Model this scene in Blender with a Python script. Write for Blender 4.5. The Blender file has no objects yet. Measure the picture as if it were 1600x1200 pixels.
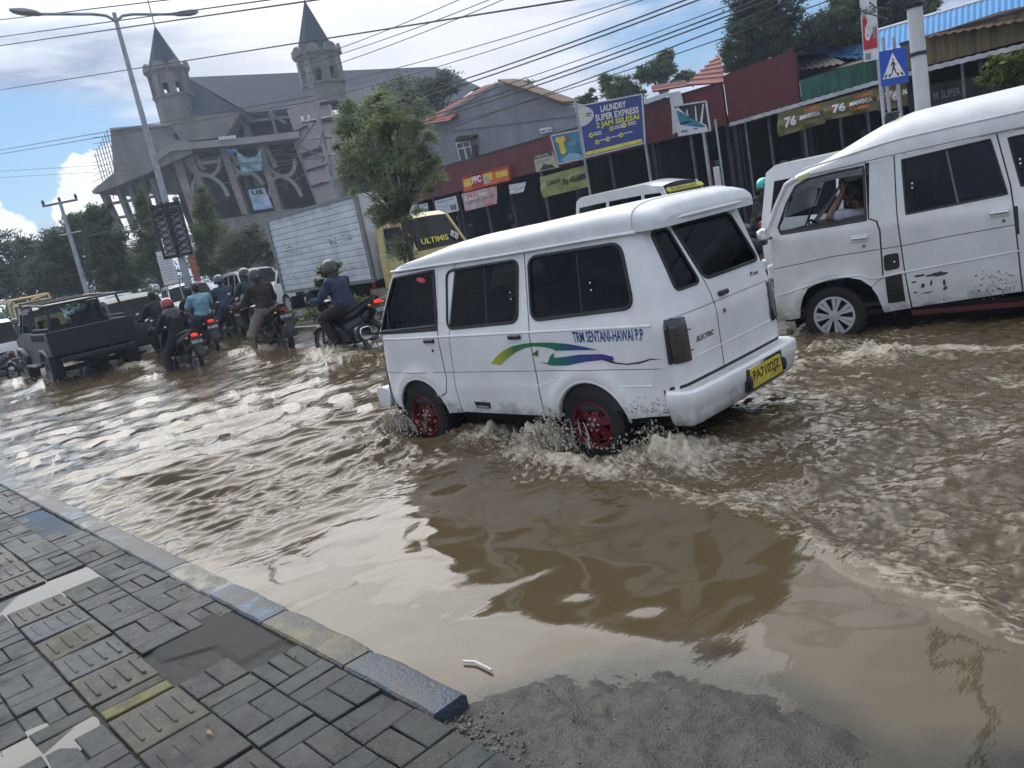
import bpy, math, random
import numpy as np
from mathutils import Vector, Matrix, noise as mnoise
from mathutils.geometry import delaunay_2d_cdt
random.seed(7); rng=np.random.default_rng(7)
R=math.radians
scene=bpy.context.scene
COL=scene.collection
# ------------------------------------------------------------------ camera
FPX,PITCH,ROLL,YAW,H=1252.86,.2030,.1947,.8475,1.75
ZR=-.13                                             # flooded carriageway level, water surface is z=0
Fv=Vector((-math.sin(YAW)*math.cos(PITCH),math.cos(YAW)*math.cos(PITCH),-math.sin(PITCH)))
R0=Vector((math.cos(YAW),math.sin(YAW),0)); U0=R0.cross(Fv)
Rv=math.cos(ROLL)*R0-math.sin(ROLL)*U0; Uv=math.sin(ROLL)*R0+math.cos(ROLL)*U0
cam=bpy.data.cameras.new('camera'); camo=bpy.data.objects.new('camera',cam); COL.objects.link(camo)
cam.sensor_width=36; cam.lens=FPX/1600*36; cam.clip_end=3000; cam.clip_start=.05
camo.matrix_world=Matrix(((Rv.x,Uv.x,-Fv.x,0),(Rv.y,Uv.y,-Fv.y,0),(Rv.z,Uv.z,-Fv.z,H),(0,0,0,1)))
scene.camera=camo
# ------------------------------------------------------------------ light
SUN_AZ,SUN_EL=R(157),R(40)
scene.view_settings.view_transform='Standard'; scene.view_settings.look='None'
scene.view_settings.exposure=0.55; scene.view_settings.gamma=1
sl=bpy.data.lights.new('sun','SUN'); sl.energy=.8; sl.angle=R(55); sl.color=(1,.96,.9)
so=bpy.data.objects.new('sun',sl); COL.objects.link(so)
sd=Vector((math.cos(SUN_AZ)*math.cos(SUN_EL),math.sin(SUN_AZ)*math.cos(SUN_EL),math.sin(SUN_EL)))
so.rotation_euler=sd.to_track_quat('Z','Y').to_euler()
world=bpy.data.worlds.new('World'); scene.world=world; world.use_nodes=True
def world_nodes():
    nt=world.node_tree; N=nt.nodes; L=nt.links; N.clear()
    def nd(t,**k):
        n=N.new(t)
        for a,b in k.items(): setattr(n,a,b)
        return n
    def ma(op,a,b=None,c=None,clamp=False):
        n=nd('ShaderNodeMath',operation=op,use_clamp=clamp)
        for i,v in enumerate((a,b,c)):
            if v is None: continue
            if hasattr(v,'links'): L.new(v,n.inputs[i])
            else: n.inputs[i].default_value=v
        return n.outputs[0]
    def mr(v,a,b,c=0,d=1,typ='SMOOTHSTEP'):
        n=nd('ShaderNodeMapRange',interpolation_type=typ); L.new(v,n.inputs[0])
        for i,x in enumerate((a,b,c,d)): n.inputs[i+1].default_value=x
        return n.outputs[0]
    def mix(f,a,b):
        n=nd('ShaderNodeMix',data_type='RGBA')
        if hasattr(f,'links'): L.new(f,n.inputs[0])
        else: n.inputs[0].default_value=f
        for i,v in ((6,a),(7,b)):
            if hasattr(v,'links'): L.new(v,n.inputs[i])
            else: n.inputs[i].default_value=(*v,1)
        return n.outputs[2]
    tc=nd('ShaderNodeTexCoord'); sp=nd('ShaderNodeSeparateXYZ'); L.new(tc.outputs['Generated'],sp.inputs[0])
    x,y,z=sp.outputs
    az=ma('MULTIPLY',ma('ARCTAN2',y,x),180/math.pi); el=ma('MULTIPLY',ma('ARCSINE',z),180/math.pi)
    sky=nd('ShaderNodeTexSky',sky_type='NISHITA'); sky.sun_disc=False; sky.sun_elevation=SUN_EL
    sky.sun_rotation=math.pi/2-SUN_AZ; sky.air_density=1.0; sky.dust_density=.6
    skyc=nd('ShaderNodeVectorMath',operation='SCALE'); skt=nd('ShaderNodeVectorMath',operation='MULTIPLY'); L.new(sky.outputs[0],skt.inputs[0]); skt.inputs[1].default_value=(.60,.84,1.08); L.new(skt.outputs[0],skyc.inputs[0]); skyc.inputs['Scale'].default_value=.60
    def noise(sc,det,rough,stretch=(1,1,1),dist=0,off=(0,0,0)):
        mp=nd('ShaderNodeMapping'); L.new(tc.outputs['Generated'],mp.inputs[0]); mp.inputs['Scale'].default_value=stretch; mp.inputs['Location'].default_value=off
        n=nd('ShaderNodeTexNoise'); L.new(mp.outputs[0],n.inputs[0]); n.inputs['Scale'].default_value=sc; n.inputs['Detail'].default_value=det
        n.inputs['Roughness'].default_value=rough; n.inputs['Distortion'].default_value=dist
        return n.outputs[0]
    n1=noise(3.2,9,.58,(1,1,3.6),.3); n2=noise(9,8,.6,(1,1,4.5),.4,(3,1,2)); n3=noise(24,8,.62,(1,1,1.3),.2,(1,5,2))
    def blob(a0,e0,sa,se):
        da=ma('DIVIDE',ma('SUBTRACT',az,a0),sa); de=ma('DIVIDE',ma('SUBTRACT',el,e0),se)
        d=ma('ADD',ma('MULTIPLY',da,da),ma('MULTIPLY',de,de)); return mr(d,0,1,1,0)
    # veil of high cloud; opened into blue at the left-hand end of the street and to the right
    hole=ma('MAXIMUM',blob(168,8.8,20,5.8),ma('MULTIPLY',blob(119,11,17,7),.9))
    cov=ma('SUBTRACT',ma('ADD',ma('MULTIPLY',n1,1.3),ma('MULTIPLY',n2,.5)),ma('MULTIPLY',hole,.62))
    veil=mr(ma('ADD',cov,ma('MULTIPLY',mr(el,12,17),.34)),.28,.72)
    shade=mr(ma('ADD',ma('MULTIPLY',n2,.6),ma('MULTIPLY',n1,.5)),.42,.68)
    cl=mix(shade,(2.3,2.9,4.2),(5.2,5.7,6.7))
    glow=blob(141,14,20,13)
    cl=mix(ma('MULTIPLY',glow,.75),cl,(7.4,7.5,7.7))
    up=mr(el,22,50); cl=mix(ma('MULTIPLY',up,.7),cl,(8.0,8.3,9.0))
    # brighter cloud round the hidden sun
    dv=nd('ShaderNodeVectorMath',operation='DOT_PRODUCT'); L.new(tc.outputs['Generated'],dv.inputs[0]); dv.inputs[1].default_value=tuple(sd)
    cl=mix(ma('MULTIPLY',mr(dv.outputs['Value'],.62,.95,0,1),mr(el,13,24)),cl,mix(n2,(15,15.3,15.9),(24,23.9,23.4)))
    c=mix(veil,skyc.outputs[0],cl)
    # white cumulus bank low on the left
    cu=ma('MAXIMUM',blob(160.5,5.6,6.5,5.0),blob(172,3.5,9,5.5))
    cum=mr(ma('ADD',cu,ma('MULTIPLY',ma('SUBTRACT',n3,.5),1.1)),.42,.52)
    c=mix(cum,c,mix(mr(n3,.35,.6),(7.0,7.4,8.2),(9.0,9.0,8.9)))
    hz=mr(el,-1,6,.5,0); c=mix(hz,c,(6.2,6.9,7.8))
    bg=nd('ShaderNodeBackground'); bg.inputs['Strength'].default_value=.1
    L.new(c,bg.inputs[0]); o=nd('ShaderNodeOutputWorld'); L.new(bg.outputs[0],o.inputs[0])
world_nodes()
# ------------------------------------------------------------------ unprojection helpers (photo pixel -> real point)
def ray(px,py): return Fv*FPX+Rv*(px-800)-Uv*(py-600)
CAMP=Vector((0,0,H))
def PY(px,py,Y): d=ray(px,py); return CAMP+d*(Y/d.y)
def PZ(px,py,Z): d=ray(px,py); return CAMP+d*((Z-H)/d.z)
FH=Vector((-math.sin(YAW),math.cos(YAW),0))
def PD(px,py,D): d=ray(px,py); return CAMP+d*(D/d.dot(FH))
# ------------------------------------------------------------------ object helpers
def tag(o,label=None,cat=None,group=None,kind=None):
    if label: o['label']=label
    if cat: o['category']=cat
    if group: o['group']=group
    if kind: o['kind']=kind
    return o
def empty(name,loc=(0,0,0),rz=0,label=None,cat=None,group=None):
    o=bpy.data.objects.new(name,None); COL.objects.link(o); o.location=loc; o.rotation_euler=(0,0,rz); o.empty_display_size=.2
    return tag(o,label,cat,group)
class MB:
    def __init__(s): s.v=[]; s.f=[]; s.m=[]; s.mi=0; s.c=None
    def add(s,vs,fs,M=None):
        b=len(s.v)
        s.v+= [tuple(M@Vector(p)) for p in vs] if M is not None else [tuple(p) for p in vs]
        s.f+=[tuple(i+b for i in f) for f in fs]; s.m+=[s.mi]*len(fs); return s
    def box(s,c,d,rz=0,M=None,ch=0):
        x,y,z=[k/2 for k in d]
        if ch>0:
            vs=[];
            for sx in (-1,1):
                for sy in (-1,1):
                    for sz in (-1,1):
                        vs+=[(sx*(x-ch),sy*(y-ch),sz*z),(sx*(x-ch),sy*y,sz*(z-ch)),(sx*x,sy*(y-ch),sz*(z-ch))]
            import itertools
            fs=hull(vs)
        else:
            vs=[(-x,-y,-z),(x,-y,-z),(x,y,-z),(-x,y,-z),(-x,-y,z),(x,-y,z),(x,y,z),(-x,y,z)]
            fs=[(0,3,2,1),(4,5,6,7),(0,1,5,4),(1,2,6,5),(2,3,7,6),(3,0,4,7)]
        T=Matrix.Translation(c)@Matrix.Rotation(rz,4,'Z')
        if M is not None: T=T@M
        return s.add(vs,fs,T)
    def tube(s,pts,r,n=8,cap=True,r2=None):
        pts=[Vector(p) for p in pts]; k=len(pts); rs=r if isinstance(r,(list,tuple)) else [r]*k
        if r2 is not None: rs=[r+(r2-r)*i/(k-1) for i in range(k)]
        vs=[];up=None
        for i,p in enumerate(pts):
            t=(pts[min(i+1,k-1)]-pts[max(i-1,0)]).normalized()
            if up is None: up=t.orthogonal().normalized()
            up=(up-t*up.dot(t)).normalized(); w=t.cross(up)
            vs+=[p+(up*math.cos(2*math.pi*j/n)+w*math.sin(2*math.pi*j/n))*rs[i] for j in range(n)]
        fs=[(i*n+j,i*n+(j+1)%n,(i+1)*n+(j+1)%n,(i+1)*n+j) for i in range(k-1) for j in range(n)]
        if cap: fs+=[tuple(range(n-1,-1,-1)),tuple(range((k-1)*n,k*n))]
        return s.add(vs,fs)
    def lathe(s,prof,n=24,M=None,cap=True):   # prof: (r,h) about local z
        vs=[(r*math.cos(2*math.pi*j/n),r*math.sin(2*math.pi*j/n),h) for r,h in prof for j in range(n)]
        k=len(prof); fs=[(i*n+j,i*n+(j+1)%n,(i+1)*n+(j+1)%n,(i+1)*n+j) for i in range(k-1) for j in range(n)]
        if cap: fs+=[tuple(range(n-1,-1,-1)),tuple(range((k-1)*n,k*n))]
        return s.add(vs,fs,M)
    def prism(s,poly,d,M=None):   # poly: list of Vector, d: extrusion vector
        poly=[Vector(p) for p in poly]; n=len(poly); d=Vector(d)
        vs=poly+[p+d for p in poly]
        fs=[tuple(range(n)),tuple(range(2*n-1,n-1,-1))]+[((i+1)%n,i,n+i,n+(i+1)%n) for i in range(n)]
        return s.add(vs,fs,M)
    def ball(s,c,r,n=10,m=7,M=None):
        if not isinstance(r,(tuple,list)): r=(r,r,r)
        vs=[(0,0,-1)]+[(math.cos(2*math.pi*j/n)*math.sin(math.pi*i/m),math.sin(2*math.pi*j/n)*math.sin(math.pi*i/m),-math.cos(math.pi*i/m)) for i in range(1,m) for j in range(n)]+[(0,0,1)]
        T=Matrix.Translation(c)@(M if M is not None else Matrix())@Matrix.Diagonal((*r,1))
        fs=[(0,1+(j+1)%n,1+j) for j in range(n)]
        for i in range(m-2): fs+=[(1+i*n+j,1+i*n+(j+1)%n,1+(i+1)*n+(j+1)%n,1+(i+1)*n+j) for j in range(n)]
        t=1+(m-1)*n; b=1+(m-2)*n; fs+=[(t,b+j,b+(j+1)%n) for j in range(n)]
        return s.add(vs,fs,T)
    def loftx(s,secs,n=16,e=2.6,M=None,cap=True):   # secs: (x, yc, zc, halfw, halfh)
        vs=[]
        for x,yc,zc,hw,hh in secs:
            for j in range(n):
                a=2*math.pi*j/n; c,q=math.cos(a),math.sin(a)
                vs.append((x,yc+hw*math.copysign(abs(c)**(2/e),c),zc+hh*math.copysign(abs(q)**(2/e),q)))
        k=len(secs); fs=[(i*n+j,i*n+(j+1)%n,(i+1)*n+(j+1)%n,(i+1)*n+j) for i in range(k-1) for j in range(n)]
        if cap: fs+=[tuple(range(n-1,-1,-1)),tuple(range((k-1)*n,k*n))]
        return s.add(vs,fs,M)
    def capsule(s,a,b,ra,rb,n=12):
        a=Vector(a);b=Vector(b); t=(b-a); L=t.length; q=t.normalized().to_track_quat('Z','Y').to_matrix().to_4x4() if L>1e-6 else Matrix()
        prof=[(ra*math.cos(x),ra*math.sin(x)) for x in [R(-90),R(-60),R(-30),0]]+[(rb*math.cos(x),L+rb*math.sin(x)) for x in [0,R(30),R(60),R(90)]]
        prof=[(max(r,1e-4),h) for r,h in prof]
        return s.lathe(prof,n,Matrix.Translation(a)@q)
    def build(s,name,mat,parent=None,smooth=35,loc=None,rz=None,bevel=0):
        me=bpy.data.meshes.new(name); me.from_pydata(s.v,[],s.f); me.update()
        mats=mat if isinstance(mat,(list,tuple)) else [mat]
        for m in mats: me.materials.append(m)
        if len(mats)>1: me.polygons.foreach_set('material_index',s.m)
        if smooth:
            me.polygons.foreach_set('use_smooth',[True]*len(me.polygons)); me.set_sharp_from_angle(angle=R(smooth))
        o=bpy.data.objects.new(name,me); COL.objects.link(o)
        if parent is not None: o.parent=parent
        if loc is not None: o.location=loc
        if rz is not None: o.rotation_euler=(0,0,rz)
        if bevel:
            b=o.modifiers.new('bevel','BEVEL'); b.width=bevel; b.segments=2; b.limit_method='ANGLE'; b.angle_limit=R(35)
        return o
def hull(vs):
    import bmesh
    bm=bmesh.new()
    for v in vs: bm.verts.new(v)
    bm.verts.ensure_lookup_table(); bm.verts.index_update()
    bmesh.ops.convex_hull(bm,input=bm.verts)
    f=[tuple(v.index for v in q.verts) for q in bm.faces]; bm.free(); return f
def inpoly(x,y,P):
    c=False; j=len(P)-1
    for i in range(len(P)):
        xi,yi=P[i];xj,yj=P[j]
        if (yi>y)!=(yj>y) and x<(xj-xi)*(y-yi)/(yj-yi)+xi: c=not c
        j=i
    return c
def dens(P,st,closed=True):
    o=[];n=len(P)
    for i in range(n if closed else n-1):
        a=P[i];b=P[(i+1)%n]; L=math.dist(a,b); k=max(1,int(L/st+.5))
        o+=[(a[0]+(b[0]-a[0])*t/k,a[1]+(b[1]-a[1])*t/k) for t in range(k)]
    if not closed: o.append(P[-1])
    return o
def rpoly(P,r,k=5):
    o=[];n=len(P)
    for i in range(n):
        a,b,c=Vector(P[i-1]),Vector(P[i]),Vector(P[(i+1)%n]); u=(a-b);v=(c-b)
        rr=r[i] if isinstance(r,(list,tuple)) else r
        d=min(rr,u.length*.45,v.length*.45)
        if d<1e-4: o.append(tuple(b)); continue
        p=b+u.normalized()*d;q=b+v.normalized()*d
        for t in range(k+1):
            t/=k; o.append(tuple(p*(1-t)**2+b*2*t*(1-t)+q*t*t))
    return o
def arc(cx,cz,r,a0,a1,k=14): return [(cx+r*math.cos(R(a0+(a1-a0)*i/k)),cz+r*math.sin(R(a0+(a1-a0)*i/k))) for i in range(k+1)]
def tri2d(P,holes=(),st=.06):
    P=dens(P,st); Hs=[dens(h,st) for h in holes]
    vs=[Vector(p) for p in P]; ed=[(i,(i+1)%len(P)) for i in range(len(P))]
    for h in Hs:
        b=len(vs); vs+=[Vector(p) for p in h]; ed+=[(b+i,b+(i+1)%len(h)) for i in range(len(h))]
    B=list(vs); x0=min(p[0] for p in P);x1=max(p[0] for p in P);y0=min(p[1] for p in P);y1=max(p[1] for p in P)
    arr=np.array([(p.x,p.y) for p in B])
    y=y0+st*.5
    while y<y1:
        x=x0+st*.5
        while x<x1:
            if inpoly(x,y,P) and not any(inpoly(x,y,h) for h in Hs):
                if ((arr-(x,y))**2).sum(1).min()>(st*.45)**2: vs.append(Vector((x,y)))
            x+=st
        y+=st
    r=delaunay_2d_cdt(vs,ed,[],0,1e-6)
    V=[tuple(v) for v in r[0]]; F=[]
    for f in r[2]:
        cx=sum(V[i][0] for i in f)/len(f);cy=sum(V[i][1] for i in f)/len(f)
        if inpoly(cx,cy,P) and not any(inpoly(cx,cy,h) for h in Hs): F.append(tuple(f))
    return V,F,[P]+Hs
def skin(mb,P,fn,holes=(),st=.06,thick=.0,flip=False,inner=None):
    """triangulate polygon in a 2-D chart and lay it on surface fn(u,v,off)->xyz ; thick gives an inward rim"""
    V,F,loops=tri2d(P,holes,st)
    if flip: F=[f[::-1] for f in F]
    mb.add([fn(u,v,0) for u,v in V],F)
    if thick>0:
        for lp in loops:
            n=len(lp); vs=[fn(u,v,0) for u,v in lp]+[fn(u,v,-thick) for u,v in lp]
            mb.add(vs,[(i,(i+1)%n,n+(i+1)%n,n+i) for i in range(n)])
    return mb
def line_on(mb,P,fn,w,off=.001,closed=True,st=.05):
    """thin strip of width w following polyline P on a surface chart"""
    P=dens(P,st,closed); n=len(P); vs=[]
    for i in range(n):
        a=P[i-1] if (i>0 or closed) else P[i]; b=P[(i+1)%n] if (i<n-1 or closed) else P[i]
        t=Vector((b[0]-a[0],b[1]-a[1])); t=t.normalized() if t.length>1e-9 else Vector((1,0)); q=Vector((-t.y,t.x))*w/2
        vs+=[fn(P[i][0]+q.x,P[i][1]+q.y,off),fn(P[i][0]-q.x,P[i][1]-q.y,off)]
    m=n if closed else n-1
    mb.add(vs,[(2*i,2*i+1,2*((i+1)%n)+1,2*((i+1)%n)) for i in range(m)]); return mb
def gasket(mb,P,fn,r,off=0,closed=True,n=6):
    pts=[fn(u,v,off) for u,v in dens(P,.04,closed)]
    if closed: pts=pts+pts[:2]
    mb.tube(pts,r,n,cap=not closed)
_tx={}
def text2d(s,bold=.012,shear=0):
    k=(s,bold,shear)
    if k not in _tx:
        cu=bpy.data.curves.new('t','FONT'); cu.body=s; cu.offset=bold; cu.shear=shear; cu.resolution_u=2
        ob=bpy.data.objects.new('t',cu); COL.objects.link(ob); bpy.context.view_layer.update()
        me=ob.to_mesh(); V=[(v.co.x,v.co.y) for v in me.vertices]; F=[tuple(p.vertices) for p in me.polygons]; ob.to_mesh_clear()
        bpy.data.objects.remove(ob); bpy.data.curves.remove(cu)
        x0=min(v[0] for v in V);x1=max(v[0] for v in V);y0=min(v[1] for v in V);y1=max(v[1] for v in V)
        _tx[k]=([((x-x0)/(x1-x0),(y-y0)/(y1-y0)) for x,y in V],F)
    return _tx[k]
def quadmap(q):   # q: bl,br,tr,tl 3-D points
    a,b,c,d=[Vector(p) for p in q]
    return lambda u,v: (a*(1-u)+b*u)*(1-v)+(d*(1-u)+c*u)*v
def text_on(mb,s,fn,u0,v0,u1,v1,bold=.012,shear=0):
    V,F=text2d(s,bold,shear); mb.add([fn(u0+(u1-u0)*x,v0+(v1-v0)*y) for x,y in V],F)
# ------------------------------------------------------------------ materials
def mat(name,col,rough=.5,metal=0,var=.12,sc=6,bump=0,bsc=60,spec=.5,emit=None,dirt=None,dz=(0,1),coat=0,vc=False,col2=None,detail=6,stretch=(1,1,1)):
    m=bpy.data.materials.new(name); m.use_nodes=True; nt=m.node_tree; N=nt.nodes; L=nt.links
    b=N['Principled BSDF']; tc=N.new('ShaderNodeTexCoord')
    b.inputs['Roughness'].default_value=rough; b.inputs['Metallic'].default_value=metal; b.inputs['Specular IOR Level'].default_value=spec; b.inputs['Coat Weight'].default_value=coat
    mp=N.new('ShaderNodeMapping'); mp.inputs['Scale'].default_value=stretch; L.new(tc.outputs['Object'],mp.inputs[0])
    n=N.new('ShaderNodeTexNoise'); L.new(mp.outputs[0],n.inputs[0]); n.inputs['Scale'].default_value=sc; n.inputs['Detail'].default_value=detail; n.inputs['Roughness'].default_value=.6
    r=N.new('ShaderNodeMapRange'); L.new(n.outputs[0],r.inputs[0]); r.inputs[1].default_value=.3; r.inputs[2].default_value=.7
    mx=N.new('ShaderNodeMix'); mx.data_type='RGBA'; L.new(r.outputs[0],mx.inputs[0])
    c2=col2 if col2 else tuple(c*(1-2*var) for c in col)
    c1=col if col2 else tuple(min(1,c*(1+var)) for c in col)
    mx.inputs[6].default_value=(*c1,1); mx.inputs[7].default_value=(*c2,1); out=mx.outputs[2]
    if vc:
        a=N.new('ShaderNodeAttribute'); a.attribute_name='Col'; q=N.new('ShaderNodeMix'); q.data_type='RGBA'; q.blend_type='MULTIPLY'; q.inputs[0].default_value=1
        L.new(out,q.inputs[6]); L.new(a.outputs[0],q.inputs[7]); out=q.outputs[2]
    if dirt:
        sp=N.new('ShaderNodeSeparateXYZ'); L.new(tc.outputs['Object'],sp.inputs[0])
        h=N.new('ShaderNodeMapRange'); L.new(sp.outputs[2],h.inputs[0]); h.inputs[1].default_value=dz[0]; h.inputs[2].default_value=dz[1]; h.inputs[3].default_value=.42; h.inputs[4].default_value=-.22
        n2=N.new('ShaderNodeTexNoise'); L.new(tc.outputs['Object'],n2.inputs[0]); n2.inputs['Scale'].default_value=7; n2.inputs['Detail'].default_value=9; n2.inputs['Roughness'].default_value=.72
        ad=N.new('ShaderNodeMath'); L.new(h.outputs[0],ad.inputs[0]); L.new(n2.outputs[0],ad.inputs[1])
        r2=N.new('ShaderNodeMapRange'); L.new(ad.outputs[0],r2.inputs[0]); r2.inputs[1].default_value=.56; r2.inputs[2].default_value=.95
        q=N.new('ShaderNodeMix'); q.data_type='RGBA'; L.new(r2.outputs[0],q.inputs[0]); L.new(out,q.inputs[6]); q.inputs[7].default_value=(*dirt,1); out=q.outputs[2]
        rr=N.new('ShaderNodeMapRange'); L.new(r2.outputs[0],rr.inputs[0]); rr.inputs[3].default_value=rough; rr.inputs[4].default_value=.75; L.new(rr.outputs[0],b.inputs['Roughness'])
    L.new(out,b.inputs['Base Color'])
    if bump:
        n3=N.new('ShaderNodeTexNoise'); L.new(mp.outputs[0],n3.inputs[0]); n3.inputs['Scale'].default_value=bsc; n3.inputs['Detail'].default_value=5
        bp=N.new('ShaderNodeBump'); bp.inputs['Strength'].default_value=bump; bp.inputs['Distance'].default_value=.01; L.new(n3.outputs[0],bp.inputs['Height']); L.new(bp.outputs[0],b.inputs['Normal'])
    if emit: b.inputs['Emission Color'].default_value=(*emit[0],1); b.inputs['Emission Strength'].default_value=emit[1]
    return m
def glass(name,tint,rough=.02,gl=(.6,.6,.6)):
    m=bpy.data.materials.new(name); m.use_nodes=True; nt=m.node_tree; N=nt.nodes; L=nt.links; N.clear()
    t=N.new('ShaderNodeBsdfTransparent'); t.inputs[0].default_value=(*tint,1)
    g=N.new('ShaderNodeBsdfGlossy'); g.inputs['Roughness'].default_value=rough; g.inputs[0].default_value=(*gl,1)
    f=N.new('ShaderNodeFresnel'); f.inputs[0].default_value=1.5; x=N.new('ShaderNodeMixShader'); o=N.new('ShaderNodeOutputMaterial')
    geo=N.new('ShaderNodeNewGeometry'); mm=N.new('ShaderNodeMix'); mm.data_type='FLOAT'
    L.new(geo.outputs['Backfacing'],mm.inputs[0]); L.new(f.outputs[0],mm.inputs[2]); mm.inputs[3].default_value=.05
    L.new(mm.outputs[0],x.inputs[0]); L.new(t.outputs[0],x.inputs[1]); L.new(g.outputs[0],x.inputs[2]); L.new(x.outputs[0],o.inputs[0])
    return m
M={}
def mk(k,*a,**kw): M[k]=mat(k,*a,**kw); return M[k]
mk('white_paint',(.74,.75,.75),.30,var=.06,sc=3,bump=.35,bsc=2.2,dirt=(.13,.12,.10),dz=(.25,.60),coat=.4)
mk('worn_white',(.64,.655,.66),.36,var=.07,sc=3,bump=.35,bsc=2.2,dirt=(.10,.095,.08),dz=(.20,.62),coat=.15)
mk('roof_white',(.66,.68,.69),.42,var=.07,sc=5,bump=.3,bsc=2.5)
mk('silver_paint',(.50,.53,.57),.25,metal=.35,var=.05)
mk('car_white',(.68,.70,.72),.25,var=.04,coat=.4)
mk('black_paint',(.006,.007,.010),.4,var=.2)
mk('dark_paint',(.010,.012,.016),.45,var=.2)
mk('yellow_paint',(.60,.49,.20),.4,var=.1)
mk('box_white',(.60,.64,.68),.5,var=.12,sc=2.5,dirt=(.22,.24,.22),dz=(.6,1.2))
mk('rubber',(.012,.012,.013),.75,var=.3,sc=14,bump=.2)
mk('black_plastic',(.018,.018,.02),.45,var=.3)
mk('seam',(.03,.03,.03),.8)
mk('chrome',(.65,.67,.7),.14,metal=1,var=.05)
mk('steel',(.16,.165,.18),.45,metal=.6,var=.2)
mk('galv',(.36,.39,.42),.5,metal=.4,var=.15,sc=3)
mk('red_rim',(.15,.008,.013),.4,var=.25,sc=14,dirt=(.05,.02,.02),dz=(-.2,.1))
mk('cap_silver',(.55,.57,.60),.35,metal=.3,var=.1)
mk('tail_red',(.30,.01,.01),.2,var=.2)
mk('tail_lit',(.5,.02,.01),.3,emit=((1,.04,.02),.55))
mk('lamp_dark',(.03,.028,.03),.12,var=.4,sc=12,coat=1)
mk('lamp_clear',(.7,.72,.75),.12,var=.1)
mk('amber',(.6,.2,.02),.25)
mk('interior',(.03,.03,.032),.8)
mk('seat_cloth',(.045,.04,.035),.85,var=.3)
mk('plate_yellow',(.62,.50,.05),.45,var=.2,sc=20,dirt=(.12,.09,.03),dz=(.3,.6))
mk('plate_black',(.02,.02,.022),.4)
mk('ink_black',(.012,.012,.012),.5)
mk('ink_white',(.72,.72,.72),.5)
mk('ink_blue',(.01,.05,.22),.4)
mk('ink_yellow',(.70,.62,.06),.5)
mk('underbody',(.012,.012,.013),.9)
mk('red_sill',(.07,.006,.010),.5)
mk('tarp_blue',(.20,.36,.42),.7,var=.25,sc=1)
G={'tint':glass('tinted_glass',(.075,.08,.085),.02,(.36,.38,.40)),'bluetint':glass('blue_tinted_glass',(.06,.085,.13),.02,(.36,.40,.48)),'clear':glass('clear_glass',(.55,.60,.60),.02,(.3,.3,.3)),'dark':glass('dark_glass',(.06,.07,.08))}
# ------------------------------------------------------------------ ground, road, water
def pnoise(X,Y,seed=0):
    """vectorised 2-D gradient noise"""
    r=np.random.default_rng(seed); pa=r.permutation(256); an=r.random(256)*2*np.pi
    xi=np.floor(X).astype(int); yi=np.floor(Y).astype(int); xf=X-xi; yf=Y-yi
    def g(i,j,dx,dy):
        h=an[pa[(pa[i&255]+j)&255]]; return np.cos(h)*dx+np.sin(h)*dy
    u=xf*xf*xf*(xf*(xf*6-15)+10); v=yf*yf*yf*(yf*(yf*6-15)+10)
    a=g(xi,yi,xf,yf);b=g(xi+1,yi,xf-1,yf);c=g(xi,yi+1,xf,yf-1);d=g(xi+1,yi+1,xf-1,yf-1)
    return (a*(1-u)+b*u)*(1-v)+(c*(1-u)+d*u)*v
def fbm(X,Y,o=4,seed=0,g=.5):
    s=0;a=1
    for k in range(o): s=s+a*pnoise(X*2**k,Y*2**k,seed+k); a*=g
    return s
def sst(x,a,b): t=np.clip((x-a)/(b-a),0,1); return t*t*(3-2*t)
def gridmesh(name,X,Y,Z,m,attrs={},kind='structure',cols=None,rev=False):
    ny,nx=X.shape; me=bpy.data.meshes.new(name)
    co=np.stack([X,Y,Z],-1).reshape(-1,3); i=np.arange(ny*nx).reshape(ny,nx)
    q=np.stack([i[:-1,:-1],i[:-1,1:],i[1:,1:],i[1:,:-1]],-1).reshape(-1,4)
    if rev: q=q[:,::-1]
    me.vertices.add(len(co)); me.vertices.foreach_set('co',co.ravel().astype(np.float32))
    me.loops.add(q.size); me.loops.foreach_set('vertex_index',q.ravel().astype(np.int32))
    me.polygons.add(len(q)); me.polygons.foreach_set('loop_start',np.arange(0,q.size,4,dtype=np.int32)); me.polygons.foreach_set('loop_total',np.full(len(q),4,dtype=np.int32))
    me.polygons.foreach_set('use_smooth',np.ones(len(q),dtype=bool)); me.update(); me.validate()
    for k,a in attrs.items():
        at=me.attributes.new(k,'FLOAT','POINT'); at.data.foreach_set('value',a.ravel().astype(np.float32))
    if cols is not None:
        at=me.color_attributes.new('Col','FLOAT_COLOR','POINT'); at.data.foreach_set('color',cols.reshape(-1,4).astype(np.float32).ravel())
    me.materials.append(m); o=bpy.data.objects.new(name,me); COL.objects.link(o); return tag(o,kind=kind)
# ground sheet to the horizon
mk('ground_dirt',(.10,.095,.075),.9,var=.3,sc=.4,bump=.3,bsc=3)
MB().add([(-900,26,-.02),(900,26,-.02),(900,1500,-.02),(-900,1500,-.02)],[(0,1,2,3)]).build('ground',M['ground_dirt'],smooth=0)['kind']='structure'
mk('asphalt_wet',(.05,.05,.05),.45,var=.2,sc=3,bump=.4,bsc=60)
MB().add([(-900,-60,-.30),(900,-60,-.30),(900,1500,-.30),(-900,1500,-.30)],[(0,1,2,3)]).build('road',M['asphalt_wet'],smooth=0)['kind']='structure'
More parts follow.
